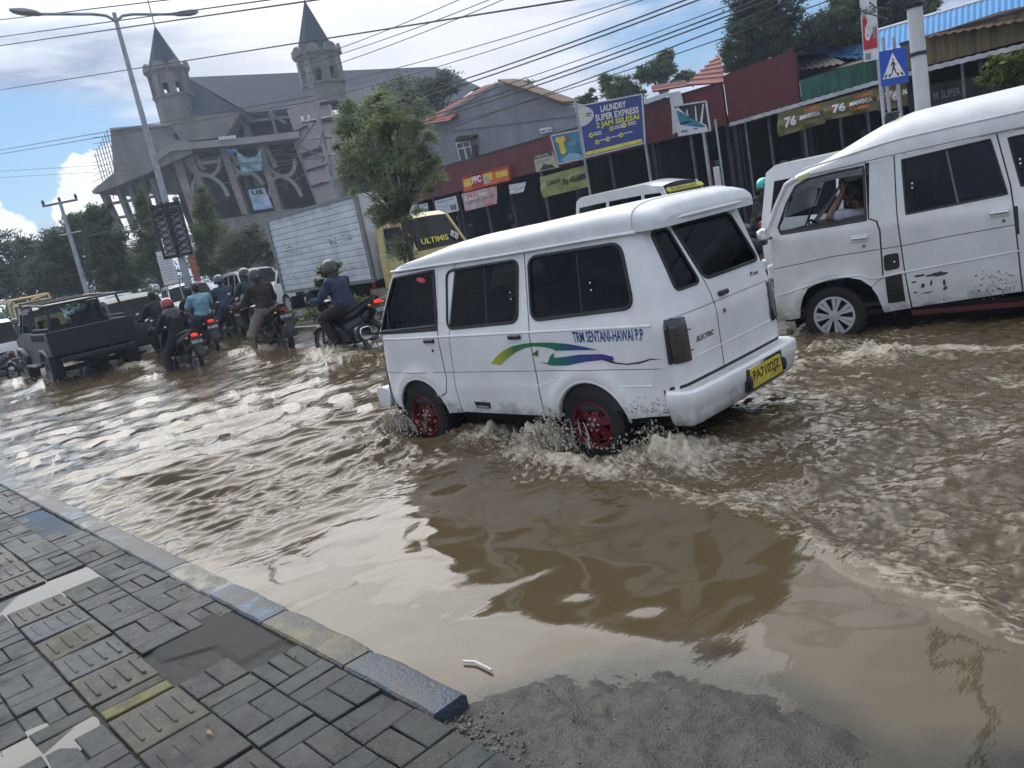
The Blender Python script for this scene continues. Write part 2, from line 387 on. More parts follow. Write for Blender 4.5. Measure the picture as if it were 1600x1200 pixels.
# --- flood water
YW=[(-2.50,1.30),(-2.3,1.50),(-2.13,1.80),(-1.9,2.02),(-1.7,2.09),(-1.45,2.05),(-1.2,2.0),(-1.0,1.93),(-.8,2.02),(-.6,2.2),(0,2.4),(3,2.6)]
def yw(X): return np.interp(X,[a for a,b in YW],[b for a,b in YW])
WAKE=[(-6.6,3.05),(-5.4,3.15),(-4.4,3.75),(-3.6,3.62),(-2.9,3.5),(-2.2,3.38),(-1.5,3.05),(-.9,2.80),(0,2.5),(3,1.8)]   # bow wave of the near van
def wake_y(X): return np.interp(X,[a for a,b in WAKE],[b for a,b in WAKE])
def vanpt(v,lx,ly):
    x,y,th=v; return (x-lx*math.cos(th)+ly*math.sin(th), y-lx*math.sin(th)-ly*math.cos(th))
NV=(-4.934,4.835,.0437)
TH2=.22; RV=(-3.73-1.1*-math.cos(TH2)-.75*math.sin(TH2),7.71-1.1*-math.sin(TH2)+.75*math.cos(TH2),TH2)
WHL=[vanpt(NV,.95,.70),vanpt(NV,-.985,.70)]
def waves(X,Y):
    d=np.hypot(X,Y); Z=np.zeros_like(X); r=np.random.default_rng(3)
    wy=wake_y(X); turb=sst(Y-wy,-.05,.22)*sst(X,-6.0,-4.9)*(1-sst(Y,13,18))
    left=1-sst(X,-5.6,-4.4)+.0*Y
    calm=np.clip(1-turb-left,0,1)
    near=1-sst(d,14,40)
    for i in range(46):
        lam=.14*(8.0**r.random()); ang=math.pi-.28+r.normal()*.42; k=2*math.pi/lam; ph=r.random()*6.28
        p=k*(X*math.cos(ang)+Y*math.sin(ang))+ph+1.7*pnoise(X*.9/lam**.5,Y*.9/lam**.5,i+20)
        s=np.sin(p); s=1-2*np.abs(np.sin(p/2))**1.3 if i%3==0 else s
        amp=lam*.0042*(1 if lam>.3 else .8)
        Z+=amp*s*(left*.85+turb*.9+calm*.22)*np.where(lam<d*.012,0,1)
    # sharp-crested cross-street ripples
    for k_,(fx_,fy_,a_) in enumerate(((1.7,.55,.027),(3.4,1.2,.025),(6.5,2.6,.019),(12,5.5,.011),(22,9,.0055))):
        u_=X*math.cos(.28)-Y*math.sin(.28); v_=X*math.sin(.28)+Y*math.cos(.28)
        q=1-2*np.abs(pnoise(u_*fx_+.6*pnoise(v_*fy_,u_*.5,90+k_),v_*fy_,80+k_))**.85*1.4
        Z+=a_*q*(left*1.05)*np.where(1/fx_<d*.012,0,1)
    Z+=calm*(pnoise(X*1.2,Y*1.8,101)*.012+pnoise(X*3.1,Y*4.5,102)*.0035)
    # choppy wash behind the vans
    t=fbm(X*2.6,Y*3.6,6,50,.66)*.042+fbm(X*9,Y*12,4,60,.62)*.016
    Z+=turb*(t*.62+pnoise(X*5,Y*13,120)*.010)
    # wake front
    for wx,wyy in WHL:
        Z-=.085*np.exp(-(((X-wx-.05)/.34)**2+((Y-wyy+.02)/.24)**2)**1.5)
    e=(Y-wy); Z+=.035*np.exp(-((e-.10)/.10)**2)*sst(X,-5.3,-4.6)*(.7+.6*pnoise(X*3,Y*3,9))
    e2=Y-(6.55+.18*(X+3.5)+.12*np.sin(X*2)); Z+=.05*np.exp(-(e2/.16)**2)*sst(X,-4.2,-3.4)*(.8+.8*pnoise(X*3,Y*3,12))
    foam=turb*(.33+.42*np.clip(pnoise(X*1.1,Y*2.2,31)+.5*pnoise(X*2.7,Y*4.4,33),-1,1))
    foam+=(.40+.25*pnoise(X*4,Y*4,41))*np.exp(-((e-.04)/.11)**2)*sst(X,-5.6,-4.9)*(1-sst(X,-1.6,.2)*.5)
    foam+=(.34+.25*pnoise(X*4,Y*4,42))*np.exp(-(e2/.13)**2)*sst(X,-4.2,-3.4)
    # wheels throwing water
    sp=np.zeros_like(X)
    for wx,wyy,hh,rr in ((WHL[0][0]-.42,WHL[0][1]-.10,.13,.26),(WHL[0][0]+.05,WHL[0][1]-.50,.06,.30),(WHL[1][0]-.46,WHL[1][1]-.10,.16,.27),(WHL[1][0]-.05,WHL[1][1]-.50,.07,.32),(WHL[1][0]+.75,WHL[1][1]-.02,.07,.35),(WHL[0][0]+.75,WHL[0][1]+.05,.08,.32),(WHL[1][0]+.65,WHL[1][1]-.30,.06,.4),
        (-3.55,7.05,.05,.3),(-2.9,6.75,.07,.28),(-16.2,7.45,.09,.45),(-15.6,7.4,.06,.5),(-16.8,7.3,.10,.4),(-12.6,7.0,.12,.5),(-11.5,6.7,.10,.6),(-21.2,4.5,.14,.6),(-24.2,4.5,.14,.6),(-20.0,6.0,.12,.6),(-16.9,5.4,.05,.4)):
        g=np.exp(-(((X-wx)/rr)**2+((Y-wyy)/(rr*.75))**2)); sp+=g*min(1,hh/.12)
        Z+=g*hh*(.55+1.5*np.abs(fbm(X*4.5,Y*4.5,4,70,.65))+.5*fbm(X*14,Y*14,2,77))
    foam+=sp*.75
    far=sst(d,12,16)
    foam+=.28*np.exp(-((Y-7)/2.4)**2)*sst(-X,9,13)*(1-sst(-X,30,40))
    bank=sst(Y-yw(X),-.1,.5)*np.where(X>-2.6,1,0)+np.where(X>-2.6,0,1)
    Z*=(.25+.75*bank)
    Z*=(.35+.65*sst(Y-1.52,0,.45))
    foam*=bank
    return Z,np.clip(foam,0,1.2)
def water_mat():
    m=bpy.data.materials.new('flood_water'); m.use_nodes=True; nt=m.node_tree; N=nt.nodes; L=nt.links; b=N['Principled BSDF']
    tc=N.new('ShaderNodeTexCoord'); at=N.new('ShaderNodeAttribute'); at.attribute_name='foam'; ad=N.new('ShaderNodeAttribute'); ad.attribute_name='shallow'
    n=N.new('ShaderNodeTexNoise'); n.inputs['Scale'].default_value=1.1; n.inputs['Detail'].default_value=5; L.new(tc.outputs['Object'],n.inputs[0])
    mx=N.new('ShaderNodeMix'); mx.data_type='RGBA'; L.new(n.outputs[0],mx.inputs[0]); mx.inputs[6].default_value=(.068,.049,.024,1); mx.inputs[7].default_value=(.090,.069,.040,1)
    m2=N.new('ShaderNodeMix'); m2.data_type='RGBA'; L.new(ad.outputs['Fac'],m2.inputs[0]); L.new(mx.outputs[2],m2.inputs[6]); m2.inputs[7].default_value=(.085,.078,.062,1)
    f1=N.new('ShaderNodeTexNoise'); f1.inputs['Scale'].default_value=23; f1.inputs['Detail'].default_value=9; f1.inputs['Roughness'].default_value=.7; f1.inputs['Distortion'].default_value=.5
    mp=N.new('ShaderNodeMapping'); mp.inputs['Scale'].default_value=(.55,1.15,.6); L.new(tc.outputs['Object'],mp.inputs[0]); L.new(mp.outputs[0],f1.inputs[0])
    s=N.new('ShaderNodeMath'); s.operation='MULTIPLY_ADD'; L.new(at.outputs['Fac'],s.inputs[0]); s.inputs[1].default_value=.50; L.new(f1.outputs[0],s.inputs[2])
    r=N.new('ShaderNodeMapRange'); L.new(s.outputs[0],r.inputs[0]); r.inputs[1].default_value=.735; r.inputs[2].default_value=.97
    g1=N.new('ShaderNodeTexNoise'); g1.inputs['Scale'].default_value=46; g1.inputs['Detail'].default_value=4; g1.inputs['Roughness'].default_value=.6; L.new(mp.outputs[0],g1.inputs[0])
    g2=N.new('ShaderNodeMath'); g2.operation='MULTIPLY_ADD'; L.new(at.outputs['Fac'],g2.inputs[0]); g2.inputs[1].default_value=.22; L.new(g1.outputs[0],g2.inputs[2])
    g3=N.new('ShaderNodeMapRange'); L.new(g2.outputs[0],g3.inputs[0]); g3.inputs[1].default_value=.735; g3.inputs[2].default_value=.79
    g4=N.new('ShaderNodeMath'); g4.operation='MAXIMUM'; L.new(r.outputs[0],g4.inputs[0]); L.new(g3.outputs[0],g4.inputs[1]); r=g4
    m3=N.new('ShaderNodeMix'); m3.data_type='RGBA'; L.new(r.outputs[0],m3.inputs[0]); L.new(m2.outputs[2],m3.inputs[6]); m3.inputs[7].default_value=(.42,.38,.30,1)
    L.new(m3.outputs[2],b.inputs['Base Color'])
    rr=N.new('ShaderNodeMapRange'); L.new(r.outputs[0],rr.inputs[0]); rr.inputs[3].default_value=.045; rr.inputs[4].default_value=.6; L.new(rr.outputs[0],b.inputs['Roughness'])
    b.inputs['IOR'].default_value=1.33; b.inputs['Specular IOR Level'].default_value=.5
    # fine ripples; livelier where the water is churned
    w=N.new('ShaderNodeTexNoise'); w.inputs['Scale'].default_value=7; w.inputs['Detail'].default_value=4; w.inputs['Roughness'].default_value=.55
    mp2=N.new('ShaderNodeMapping'); mp2.inputs['Scale'].default_value=(1.5,.55,1); mp2.inputs['Rotation'].default_value=(0,0,R(18)); L.new(tc.outputs['Object'],mp2.inputs[0]); L.new(mp2.outputs[0],w.inputs[0])
    bp=N.new('ShaderNodeBump'); bp.inputs['Distance'].default_value=.02; L.new(w.outputs[0],bp.inputs['Height'])
    rp=N.new('ShaderNodeAttribute'); rp.attribute_name='ripple'; L.new(rp.outputs['Fac'],bp.inputs['Strength'])
    L.new(bp.outputs[0],b.inputs['Normal'])
    # the last few centimetres over the bank are clear enough to see the ground
    ab=N.new('ShaderNodeAttribute'); ab.attribute_name='body'; tr=N.new('ShaderNodeBsdfTransparent'); tr.inputs[0].default_value=(.86,.82,.74,1); gl=N.new('ShaderNodeBsdfGlossy'); gl.inputs['Roughness'].default_value=.05; L.new(bp.outputs[0],gl.inputs['Normal'])
    fr=N.new('ShaderNodeFresnel'); fr.inputs[0].default_value=1.33; L.new(bp.outputs[0],fr.inputs['Normal']); x1=N.new('ShaderNodeMixShader'); L.new(fr.outputs[0],x1.inputs[0]); L.new(tr.outputs[0],x1.inputs[1]); L.new(gl.outputs[0],x1.inputs[2])
    x2=N.new('ShaderNodeMixShader'); L.new(ab.outputs['Fac'],x2.inputs[0]); L.new(x1.outputs[0],x2.inputs[1]); L.new(b.outputs[0],x2.inputs[2]); L.new(x2.outputs[0],N['Material Output'].inputs[0])
    return m
def build_water():
    nr,na=820,760
    r=1.35*np.exp(np.linspace(0,1,nr)*math.log(900/1.35)); 
    r=np.concatenate([1.25+np.arange(0,540)*.0135, (1.25+.0135*539)*np.exp(np.linspace(0,1,300)[1:]*math.log(900/8.5))])
    a=np.concatenate([np.linspace(R(20),R(70),60)[:-1],np.linspace(R(70),R(178.5),620)[:-1],np.linspace(R(178.5),R(190),14)])
    A,Rr=np.meshgrid(a,r); X=Rr*np.cos(A); Y=Rr*np.sin(A)
    lim=np.where(X<-2.33,1.44,-5.0)
    Y2=np.maximum(Y,np.minimum(lim,1e9)); Y2=np.where(X<-2.33,Y2,Y)
    Z,foam=waves(X,Y2)
    Z=np.where((X<-2.33)&(Y<1.5),-.01,Z)
    bw=np.where(X>-2.6,1-sst(Y2-yw(X),.0,.35),0)
    turb=np.clip(foam*1.3,0,1); d=np.hypot(X,Y2)
    left=1-sst(X,-5.8,-4.2)
    rip=np.clip(.06+.34*turb+.62*left,0,1)
    dpt=np.where(X>-2.5,Y2-yw(X)-.10*pnoise(X*3,Y2*3,55)-.05*pnoise(X*9,Y2*9,56),1.0); body=sst(dpt,-.06,.34)
    o=gridmesh('flood_water',X,Y2,Z,water_mat(),{'foam':foam,'shallow':bw,'ripple':rip,'body':body},rev=True); return o
build_water()
# --- driveway bank rising out of the water at the lower right
def build_bank():
    x=np.linspace(-2.9,3.0,520); y=np.linspace(1.30,3.4,260); X,Y=np.meshgrid(x,y)
    d=yw(X)-Y; Z=np.where(d>0,.078*d/(1+.25*d),.12*d)
    rim=sst(X,-2.75,-2.2); Z=np.minimum(Z,.052)
    Z=Z+(fbm(X*1.9,Y*2.2,4,5)*.030+fbm(X*14,Y*14,4,6,.65)*.012)*sst(d,-.8,.3)
    Z=np.where(d>.3,Z-.02*(1-rim),Z)
    lim=np.where((X<-2.33),.02,1); Z=np.minimum(Z,np.where(X<-2.35,-.05+.0*X,Z))
    mk('wet_asphalt_mud',(.075,.068,.056),.42,sc=7,bump=1.0,bsc=110,col2=(.020,.020,.021),detail=12,spec=.4)
    gridmesh('muddy_driveway',X,Y,Z,M['wet_asphalt_mud'])
    mb=MB()
    for i in range(420):
        t=random.random(); px=-2.30+abs(random.gauss(0,.30)) ; py=1.33+abs(random.gauss(0,.06))
        if i>240: px=random.uniform(-2.3,-.6); py=random.uniform(1.34,2.0)
        if yw(px)-py<0.03: continue
        dd=yw(px)-py; z=min(.052,.078*dd/(1+.25*dd))+.004; s=random.uniform(.003,.009)*(1.2 if i<240 else .7)
        mb.ball((px,py,z+s*.3),(s,s*random.uniform(.6,1),s*.6),6,4,Matrix.Rotation(random.random()*6,4,'Z'))
    mk('gravel',(.08,.078,.07),.55,var=.5,sc=30)
    tag(mb.build('loose_gravel',M['gravel'],smooth=60),'loose wet gravel lying on the muddy driveway beside the kerb end','gravel',kind='stuff')
build_bank()
# --- pavement of interlocking bricks
def pz(x,y):
    z=.060+.004*mnoise.noise((x*1.3,y*1.3,1))
    for cx,cy,sx,sy,dz in ((-7.35,1.28,.75,.13,.020),(-5.62,.75,.22,.42,.024),(-3.62,.30,.10,.16,.017),(-9.6,.9,.6,.3,.02),(-4.6,-.1,.5,.2,.02)):
        z-=dz*math.exp(-(((x-cx)/sx)**2+((y-cy)/sy)**2)**1.5)
    return z
def brick(mb,cols,x0,x1,y0,y1,c,gap=.0026,ch=.0045,dz=0,hh=.03):
    x0+=gap;x1-=gap;y0+=gap;y1-=gap; j=random.gauss(0,.0026); tx=random.gauss(0,.016);ty=random.gauss(0,.016); cx,cy=(x0+x1)/2,(y0+y1)/2
    jr=random.gauss(0,.014)
    def zz(x,y): return pz(cx,cy)+j+dz+(x-cx)*tx+(y-cy)*ty
    cs=[(x0,y0),(x1,y0),(x1,y1),(x0,y1)]; ins=[(x0+ch,y0+ch),(x1-ch,y0+ch),(x1-ch,y1-ch),(x0+ch,y1-ch)]
    rot=lambda p:(cx+(p[0]-cx)-(p[1]-cy)*jr,cy+(p[1]-cy)+(p[0]-cx)*jr)
    cs=[rot(p) for p in cs];ins=[rot(p) for p in ins]
    vs=[(x,y,zz(x,y)-hh) for x,y in cs]+[(x,y,zz(x,y)-ch*.8) for x,y in cs]+[(x,y,zz(x,y)) for x,y in ins]
    fs=[(8,9,10,11)]+[(4+i,4+(i+1)%4,8+(i+1)%4,8+i) for i in range(4)]+[(i,(i+1)%4,4+(i+1)%4,4+i) for i in range(4)]
    mb.add(vs,fs); cols+= [c]*12
def colored(o,cols):
    at=o.data.color_attributes.new('Col','FLOAT_COLOR','POINT'); at.data.foreach_set('color',np.array([(*c,1) for c in cols],dtype=np.float32).ravel())
def build_pavement():
    mb=MB(); cols=[]
    def rc():
        k=random.random(); b=random.uniform(.70,1.2)
        c=(.92,1.0,.98) if k<.45 else ((.98,.96,1.04) if k<.7 else (1,1,.95))
        return tuple(v*b for v in c)
    by,bx=.236,.228
    for (ya,rows) in ((.875,2),(.565-by*9,9)):
        for rI in range(rows):
            x=-17.0; i=0
            while x<3.0:
                y0=ya+rI*by
                if y0>.8:
                    if -4.12<x<-3.42 and rI==1: x+=bx;i+=1;continue
                    if -4.12<x<-3.75 and rI==0: x+=bx;i+=1;continue
                if x+bx>(-2.31 if y0>1.2 else 3.0): break
                if (i+rI)%2:
                    n=3 if random.random()<.12 else 2
                    for k in range(n): brick(mb,cols,x,x+bx,y0+by*k/n,y0+by*(k+1)/n,rc())
                else:
                    for k in range(2): brick(mb,cols,x+bx*k/2,x+bx*(k+1)/2,y0,y0+by,rc())
                x+=bx; i+=1
    # guide strip of ribbed tiles
    tl=[-2.40,-2.76,-3.15,-3.53]; x=-3.74; 
    seams=[(-2.05,-1.71),(-2.39,-2.06),(-2.76,-2.40),(-3.15,-2.77),(-3.52,-3.16)]
    k=0; xx=-1.69
    while x>-16: seams.append((x-.335,x)); x-=.345; k+=1
    while xx<2.7: seams.append((xx,xx+.335)); xx+=.345
    for n,(a,b) in enumerate(seams):
        c=((1.75,1.38,1.08) if n%2==1 else (1.65,1.65,1.78)) if n>4 else ((1.1,1.05,.95),(1.1,1.1,1.1),(1.1,1.05,.95),(.95,.93,.9),(1.7,1.35,1.1))[n]
        c=tuple(v*random.uniform(.85,1.1) for v in c)
        brick(mb,cols,a,b,.57,.868,c,dz=.004)
        for q in range(4):
            yy=.57+.052+q*.066; L=(b-a)*.62; cx=(a+b)/2
            z=pz(cx,.72)+.004; nb=len(mb.v)
            P=[(cx-L/2,yy-.011),(cx+L/2,yy-.011),(cx+L/2+.008,yy),(cx+L/2,yy+.011),(cx-L/2,yy+.011),(cx-L/2-.008,yy)]
            vs=[(px,py,z-.004) for px,py in P]+[(cx+(px-cx)*.95,yy+(py-yy)*.6,z+.006) for px,py in P]
            mb.add(vs,[(6,7,8,9,10,11)]+[(i,(i+1)%6,6+(i+1)%6,6+i) for i in range(6)]); cols+=[c]*12
    brick(mb,cols,-3.64,-3.545,.575,.86,(2.9,2.35,.75),dz=.002)
    brick(mb,cols,-3.73,-3.65,.575,.86,(.8,.8,.7),dz=-.008)
    mk('paving',(.052,.057,.056),.5,sc=14,bump=.7,bsc=170,vc=True,col2=(.020,.022,.023),detail=11,spec=.35)
    nt=M['paving'].node_tree; N=nt.nodes; L=nt.links; tcn=[n for n in N if n.type=='TEX_COORD'][0]; wn=N.new('ShaderNodeTexNoise'); wn.inputs['Scale'].default_value=2.3; wn.inputs['Detail'].default_value=8; wn.inputs['Roughness'].default_value=.65; L.new(tcn.outputs['Object'],wn.inputs[0])
    wr=N.new('ShaderNodeMapRange'); L.new(wn.outputs[0],wr.inputs[0]); wr.inputs[1].default_value=.40; wr.inputs[2].default_value=.60; wr.inputs[3].default_value=.22; wr.inputs[4].default_value=.68; bs=N['Principled BSDF']; L.new(wr.outputs[0],bs.inputs['Roughness'])
    src=bs.inputs['Base Color'].links[0].from_socket; mw=N.new('ShaderNodeMix'); mw.data_type='RGBA'; mw.blend_type='MULTIPLY'; mw.inputs[0].default_value=1; wc=N.new('ShaderNodeMapRange'); L.new(wn.outputs[0],wc.inputs[0]); wc.inputs[1].default_value=.35; wc.inputs[2].default_value=.65; wc.inputs[3].default_value=.60; wc.inputs[4].default_value=1.35
    L.new(src,mw.inputs[6]); L.new(wc.outputs[0],mw.inputs[7]); L.new(mw.outputs[2],bs.inputs['Base Color'])
    o=mb.build('pavement',M['paving'],smooth=0); colored(o,cols); o['kind']='structure'
    # sand bed & cement patch
    mk('joint_sand',(.022,.024,.022),.75,var=.4,sc=30,bump=.6,bsc=200)
    xs=np.linspace(-17.5,3.1,540); ys=np.linspace(-1.6,1.345,60); X,Y=np.meshgrid(xs,ys)
    Z=np.vectorize(pz)(X,Y)-.014+fbm(X*20,Y*20,3,3)*.003
    gridmesh('pavement_bed',X,Y,Z,M['joint_sand'])
    MB().box((-60,-.1,.02),(85,2.85,.06)).build('far_pavement',M['paving'],smooth=0)['kind']='structure'
    xs=np.linspace(-4.16,-3.38,110); ys=np.linspace(.86,1.36,80); X,Y=np.meshgrid(xs,ys)
    msk=sst(np.minimum(np.minimum(X+4.14,-3.42-X),np.minimum(Y-(.9+.2*sst(X,-3.85,-3.7)),1.36-Y)),-.01,.05)
    Z=np.vectorize(pz)(X,Y)-.016+msk*.013+fbm(X*3,Y*3,3,8,.5)*.003
    mk('cement_patch',(.040,.042,.040),.75,sc=9,bump=.4,bsc=60,spec=.2,col2=(.030,.032,.032),detail=9)
    gridmesh('cement_patch',X,Y,Z,M['cement_patch'])
    # rain puddles on the pavement
    pm=mat('puddle_water',(.035,.036,.035),.02,var=.1,sc=2); pm.node_tree.nodes['Principled BSDF'].inputs['IOR'].default_value=1.33
    for cx,cy,sx,sy,dz,lv in ((-7.35,1.20,1.1,.145,.02,.0495),(-5.62,.72,.4,.60,.024,.0480),(-3.62,.30,.22,.26,.02,.0515),(-9.6,.9,1,.4,.02,.0495),(-4.6,-.1,.8,.3,.02,.0495)):
        mb=MB(); n=48; P=[(cx+sx*math.cos(2*math.pi*i/n),min(cy+sy*math.sin(2*math.pi*i/n),1.335),lv) for i in range(n)]
        mb.add([(cx,cy,lv)]+P,[(0,1+i,1+(i+1)%n) for i in range(n)])
        tag(mb.build('puddle',pm,smooth=0),kind='structure')
build_pavement()
# --- kerb
def build_kerb():
    J=[-2.30,-2.93,-3.70,-4.34,-5.02,-5.80,-6.52,-7.10,-7.66,-8.35,-9.23]
    while J[-1]>-17: J.append(J[-1]-.72)
    C=[(.36,.56,.95),(1.25,1.12,.62),(.5,1.2,2.2),(2.3,2.2,1.9),(.5,.62,.75),(.9,1.0,1.15),(2.3,2.3,2.3),(1.2,2.0,2.8),(.9,1,1.1),(2,2,2),(1,1.7,2.3)]
    mb=MB(); cols=[]
    for i in range(len(J)-1):
        b,a=J[i]-.004,J[i+1]+.004; nx=14; c=C[i%len(C)]; prof=[(1.345,-.02),(1.347,.062),(1.357,.072),(1.485,.071),(1.508,.058),(1.515,-.25)]
        jz=random.gauss(0,.003); n0=len(mb.v)
        vs=[]
        for k in range(nx+1):
            x=a+(b-a)*k/nx; e=min(k,nx-k); 
            for q,(y,z) in enumerate(prof):
                w=mnoise.noise((x*5,y*20,3))*.006+mnoise.noise((x*19,y*30,1))*.003
                vs.append((x,y+(w if 0<q<5 else 0)*.6,z+jz+(w if 0<q<5 else 0)-(.005 if e==0 else 0)))
        m=len(prof); mb.add(vs,[(k*m+q,k*m+q+1,(k+1)*m+q+1,(k+1)*m+q) for k in range(nx) for q in range(m-1)]+[tuple(range(m)),tuple(nx*m+q for q in range(m-1,-1,-1))])
        cols+=[c]*len(vs)
    m=mat('painted_kerb',(.135,.135,.128),.5,sc=8,bump=.9,bsc=60,vc=True,col2=(.065,.065,.063),detail=11)
    # worn paint: strip the tint where noise is high
    nt=m.node_tree; N=nt.nodes; L=nt.links; b=N['Principled BSDF']; src=b.inputs['Base Color'].links[0].from_socket
    tc=[n for n in N if n.type=='TEX_COORD'][0]; n=N.new('ShaderNodeTexNoise'); n.inputs['Scale'].default_value=6; n.inputs['Detail'].default_value=11; n.inputs['Roughness'].default_value=.75; L.new(tc.outputs['Object'],n.inputs[0])
    r=N.new('ShaderNodeMapRange'); L.new(n.outputs[0],r.inputs[0]); r.inputs[1].default_value=.40; r.inputs[2].default_value=.53
    q=N.new('ShaderNodeMix'); q.data_type='RGBA'; L.new(r.outputs[0],q.inputs[0]); L.new(src,q.inputs[6]); q.inputs[7].default_value=(.06,.06,.058,1); L.new(q.outputs[2],b.inputs['Base Color'])
    o=mb.build('kerb',m,smooth=40); colored(o,cols); o['kind']='structure'
    MB().box((-60,1.42,-.06),(85,.17,.25)).build('far_kerb',m,smooth=0)['kind']='structure'
build_kerb()
# --- central reservation and forecourt of the shops
mk('concrete_wet',(.14,.14,.13),.6,var=.25,sc=2,bump=.4,bsc=30)
mk('soil',(.05,.04,.028),.9,var=.3,sc=5,bump=.6,bsc=20)
mm=MB(); mm.box((-35,9.62,-.03),(50,.16,.24)); mm.box((-35,10.9,-.03),(50,.16,.24)); mm.build('central_kerb',M['concrete_wet'],smooth=0)['kind']='structure'
MB().box((-35,10.26,-.10),(50,1.1,.30)).build('central_soil',M['soil'],smooth=0)['kind']='structure'
MB().box((-20,20.6,-.1),(120,6,.30)).build('forecourt',M['concrete_wet'],smooth=0)['kind']='structure'
# grit, mud crumbs and leaf bits scattered on the paving
mk('mud_crumb',(.10,.085,.06),.8,var=.4,sc=30)
_r=random.Random(12); mb=MB()
for i in range(380):
    x=_r.uniform(-9,-1.3); y=_r.choice((_r.uniform(-.6,1.33),_r.gauss(1.30,.05),_r.gauss(.87,.02))); y=min(y,1.335); s_=_r.uniform(.002,.006)
    mb.ball((x,y,pz(x,y)+s_*.3),(s_,s_*_r.uniform(.5,1),s_*.5),6,4)
tag(mb.build('grit',M['mud_crumb'],smooth=60),'grit and mud crumbs scattered over the wet paving bricks','grit',kind='stuff')
# small litter
MB().tube([PZ(724,1033,.012),PZ(742,1034,.012),PZ(768,1047,.012)],.006,6).build('twig',M['ink_white'])
tag(bpy.data.objects['twig'],'bent white plastic straw floating on the brown water','straw')
mk('leaf_brown',(.32,.14,.03),.7,var=.3,sc=20)
p=PZ(327,1146,.075); mb=MB(); mb.add([p+Vector(v) for v in ((-.03,0,0),(0,.009,.012),(.035,0,.004),(0,-.009,.012))],[(0,1,2,3)]); tag(mb.build('fallen_leaf',M['leaf_brown']),'small brown fallen leaf lying on a ribbed paving tile','leaf')
# ------------------------------------------------------------------ vehicles
class Frame:
    def __init__(s,v,z0=ZR):
        s.v=v; x,y,th=v; s.o=Vector((x,y,z0)); s.fx=Vector((-math.cos(th),-math.sin(th),0)); s.lf=Vector((math.sin(th),-math.cos(th),0)); s.rz=math.pi+th
    def side(s,px,py,ys):
        """photo pixel -> (x,z) on the body side y=ys(x,z)"""
        ly=.75; d=ray(px,py)
        for _ in range(6):
            t=((s.o+s.lf*ly-CAMP).dot(s.lf))/d.dot(s.lf); q=CAMP+d*t-s.o; X,Z=q.dot(s.fx),q.z; ly=ys(X,Z)
        return (X,Z)
    def rear(s,px,py,xr):
        lx=-1.8; d=ray(px,py)
        for _ in range(6):
            t=((s.o+s.fx*lx-CAMP).dot(s.fx))/d.dot(s.fx); q=CAMP+d*t-s.o; Y,Z=q.dot(s.lf),q.z; lx=xr(Y,Z)
        return (Y,Z)
def smooth(x,a,b): t=min(1,max(0,(x-a)/(b-a))); return t*t*(3-2*t)
def wheel(parent,x,y,r,w,rim,style='steel',side=1,name='wheel'):
    T=Matrix.Translation((x,y,r))@Matrix.Rotation(R(-90*side),4,'X')     # local z -> outward
    mb=MB(); h=w/2
    mb.lathe([(r*.60,-h),(r*.86,-h),(r*.97,-h*.75),(r,-h*.4),(r,h*.4),(r*.97,h*.75),(r*.86,h),(r*.66,h*.96),(r*.62,h*.8)],40,T,cap=False)
    for k in range(40):
        a=2*math.pi*k/40; 
        mb.box((0,0,0),(.010,r*.05,w*.8),M=T@Matrix.Rotation(a,4,'Z')@Matrix.Translation((r*1.0,0,0)))
    o=mb.build(name,M['rubber'],parent)
    mb=MB(); R_=r*.645
    if style=='steel':      # dished alloy with lobed openings
        mb.lathe([(R_,h*.9),(R_*.97,h*.98),(R_*.90,h*.9),(R_*.86,h*.35),(R_*.84,-h*.4)],36,T,cap=False)
        mb.lathe([(R_*.42,h*.42),(R_*.36,h*.62),(R_*.18,h*.66),(.001,h*.66)],24,T,cap=False)
        for k in range(6):
            A=T@Matrix.Rotation(2*math.pi*k/6+.3,4,'Z'); mb.prism([(R_*.34,-R_*.15,h*.30),(R_*.34,R_*.15,h*.30),(R_*.88,R_*.22,h*.12),(R_*.88,-R_*.22,h*.12)],(0,0,h*.22),A)
        o2=mb.build('rim',M[rim],o)
        nb=MB()
        for k in range(6): A=T@Matrix.Rotation(2*math.pi*k/6,4,'Z'); nb.lathe([(.011,h*.5),(.011,h*.78),(.002,h*.82)],8,A@Matrix.Translation((R_*.26,0,0)))
        nb.lathe([(.028,h*.6),(.026,h*.95),(.003,h*1.0)],14,T); nb.build('wheel_nuts',M['chrome'],o)
        db=MB(); db.lathe([(R_*.86,-h*.3),(.001,-h*.3)],24,T,cap=False); db.build('brake_drum',M['underbody'],o)
    else:                   # plastic cover, paired spokes
        mb.lathe([(R_*1.04,h*.86),(R_*1.02,h*1.0),(R_*.93,h*1.02),(R_*.90,h*.85)],40,T,cap=False)
        mb.lathe([(R_*.30,h*.7),(R_*.27,h*1.05),(R_*.14,h*1.1),(.001,h*1.1)],24,T,cap=False)
        for k in range(7):
            for q in (-1,1):
                A=T@Matrix.Rotation(2*math.pi*k/7+q*.15,4,'Z')
                mb.prism([(R_*.22,-R_*.045,h*.80),(R_*.22,R_*.035,h*.80),(R_*.95,R_*.115,h*.80),(R_*.95,-R_*.105,h*.80)],(0,0,h*.20),A)
        mb.build('rim',M[rim],o)
        db=MB(); db.lathe([(R_*.98,h*.55),(.001,h*.5)],24,T,cap=False); db.build('brake_drum',M['underbody'],o)
    return o
def side_fn(ys,sg=1):
    def f(x,z,off=0): return (x,sg*(ys(x,z)+off),z)
    return f
def seat(mb,x,y,w,z=.75,back=.62,tilt=.10,m=-1):
    mb.box((x,y,z-.08),(.42,w,.14),ch=.03)
    mb.box((x-.22,y,z+back/2-.05),(.11,w,back),M=Matrix.Rotation(-tilt*1.5,4,'Y'),ch=.035)

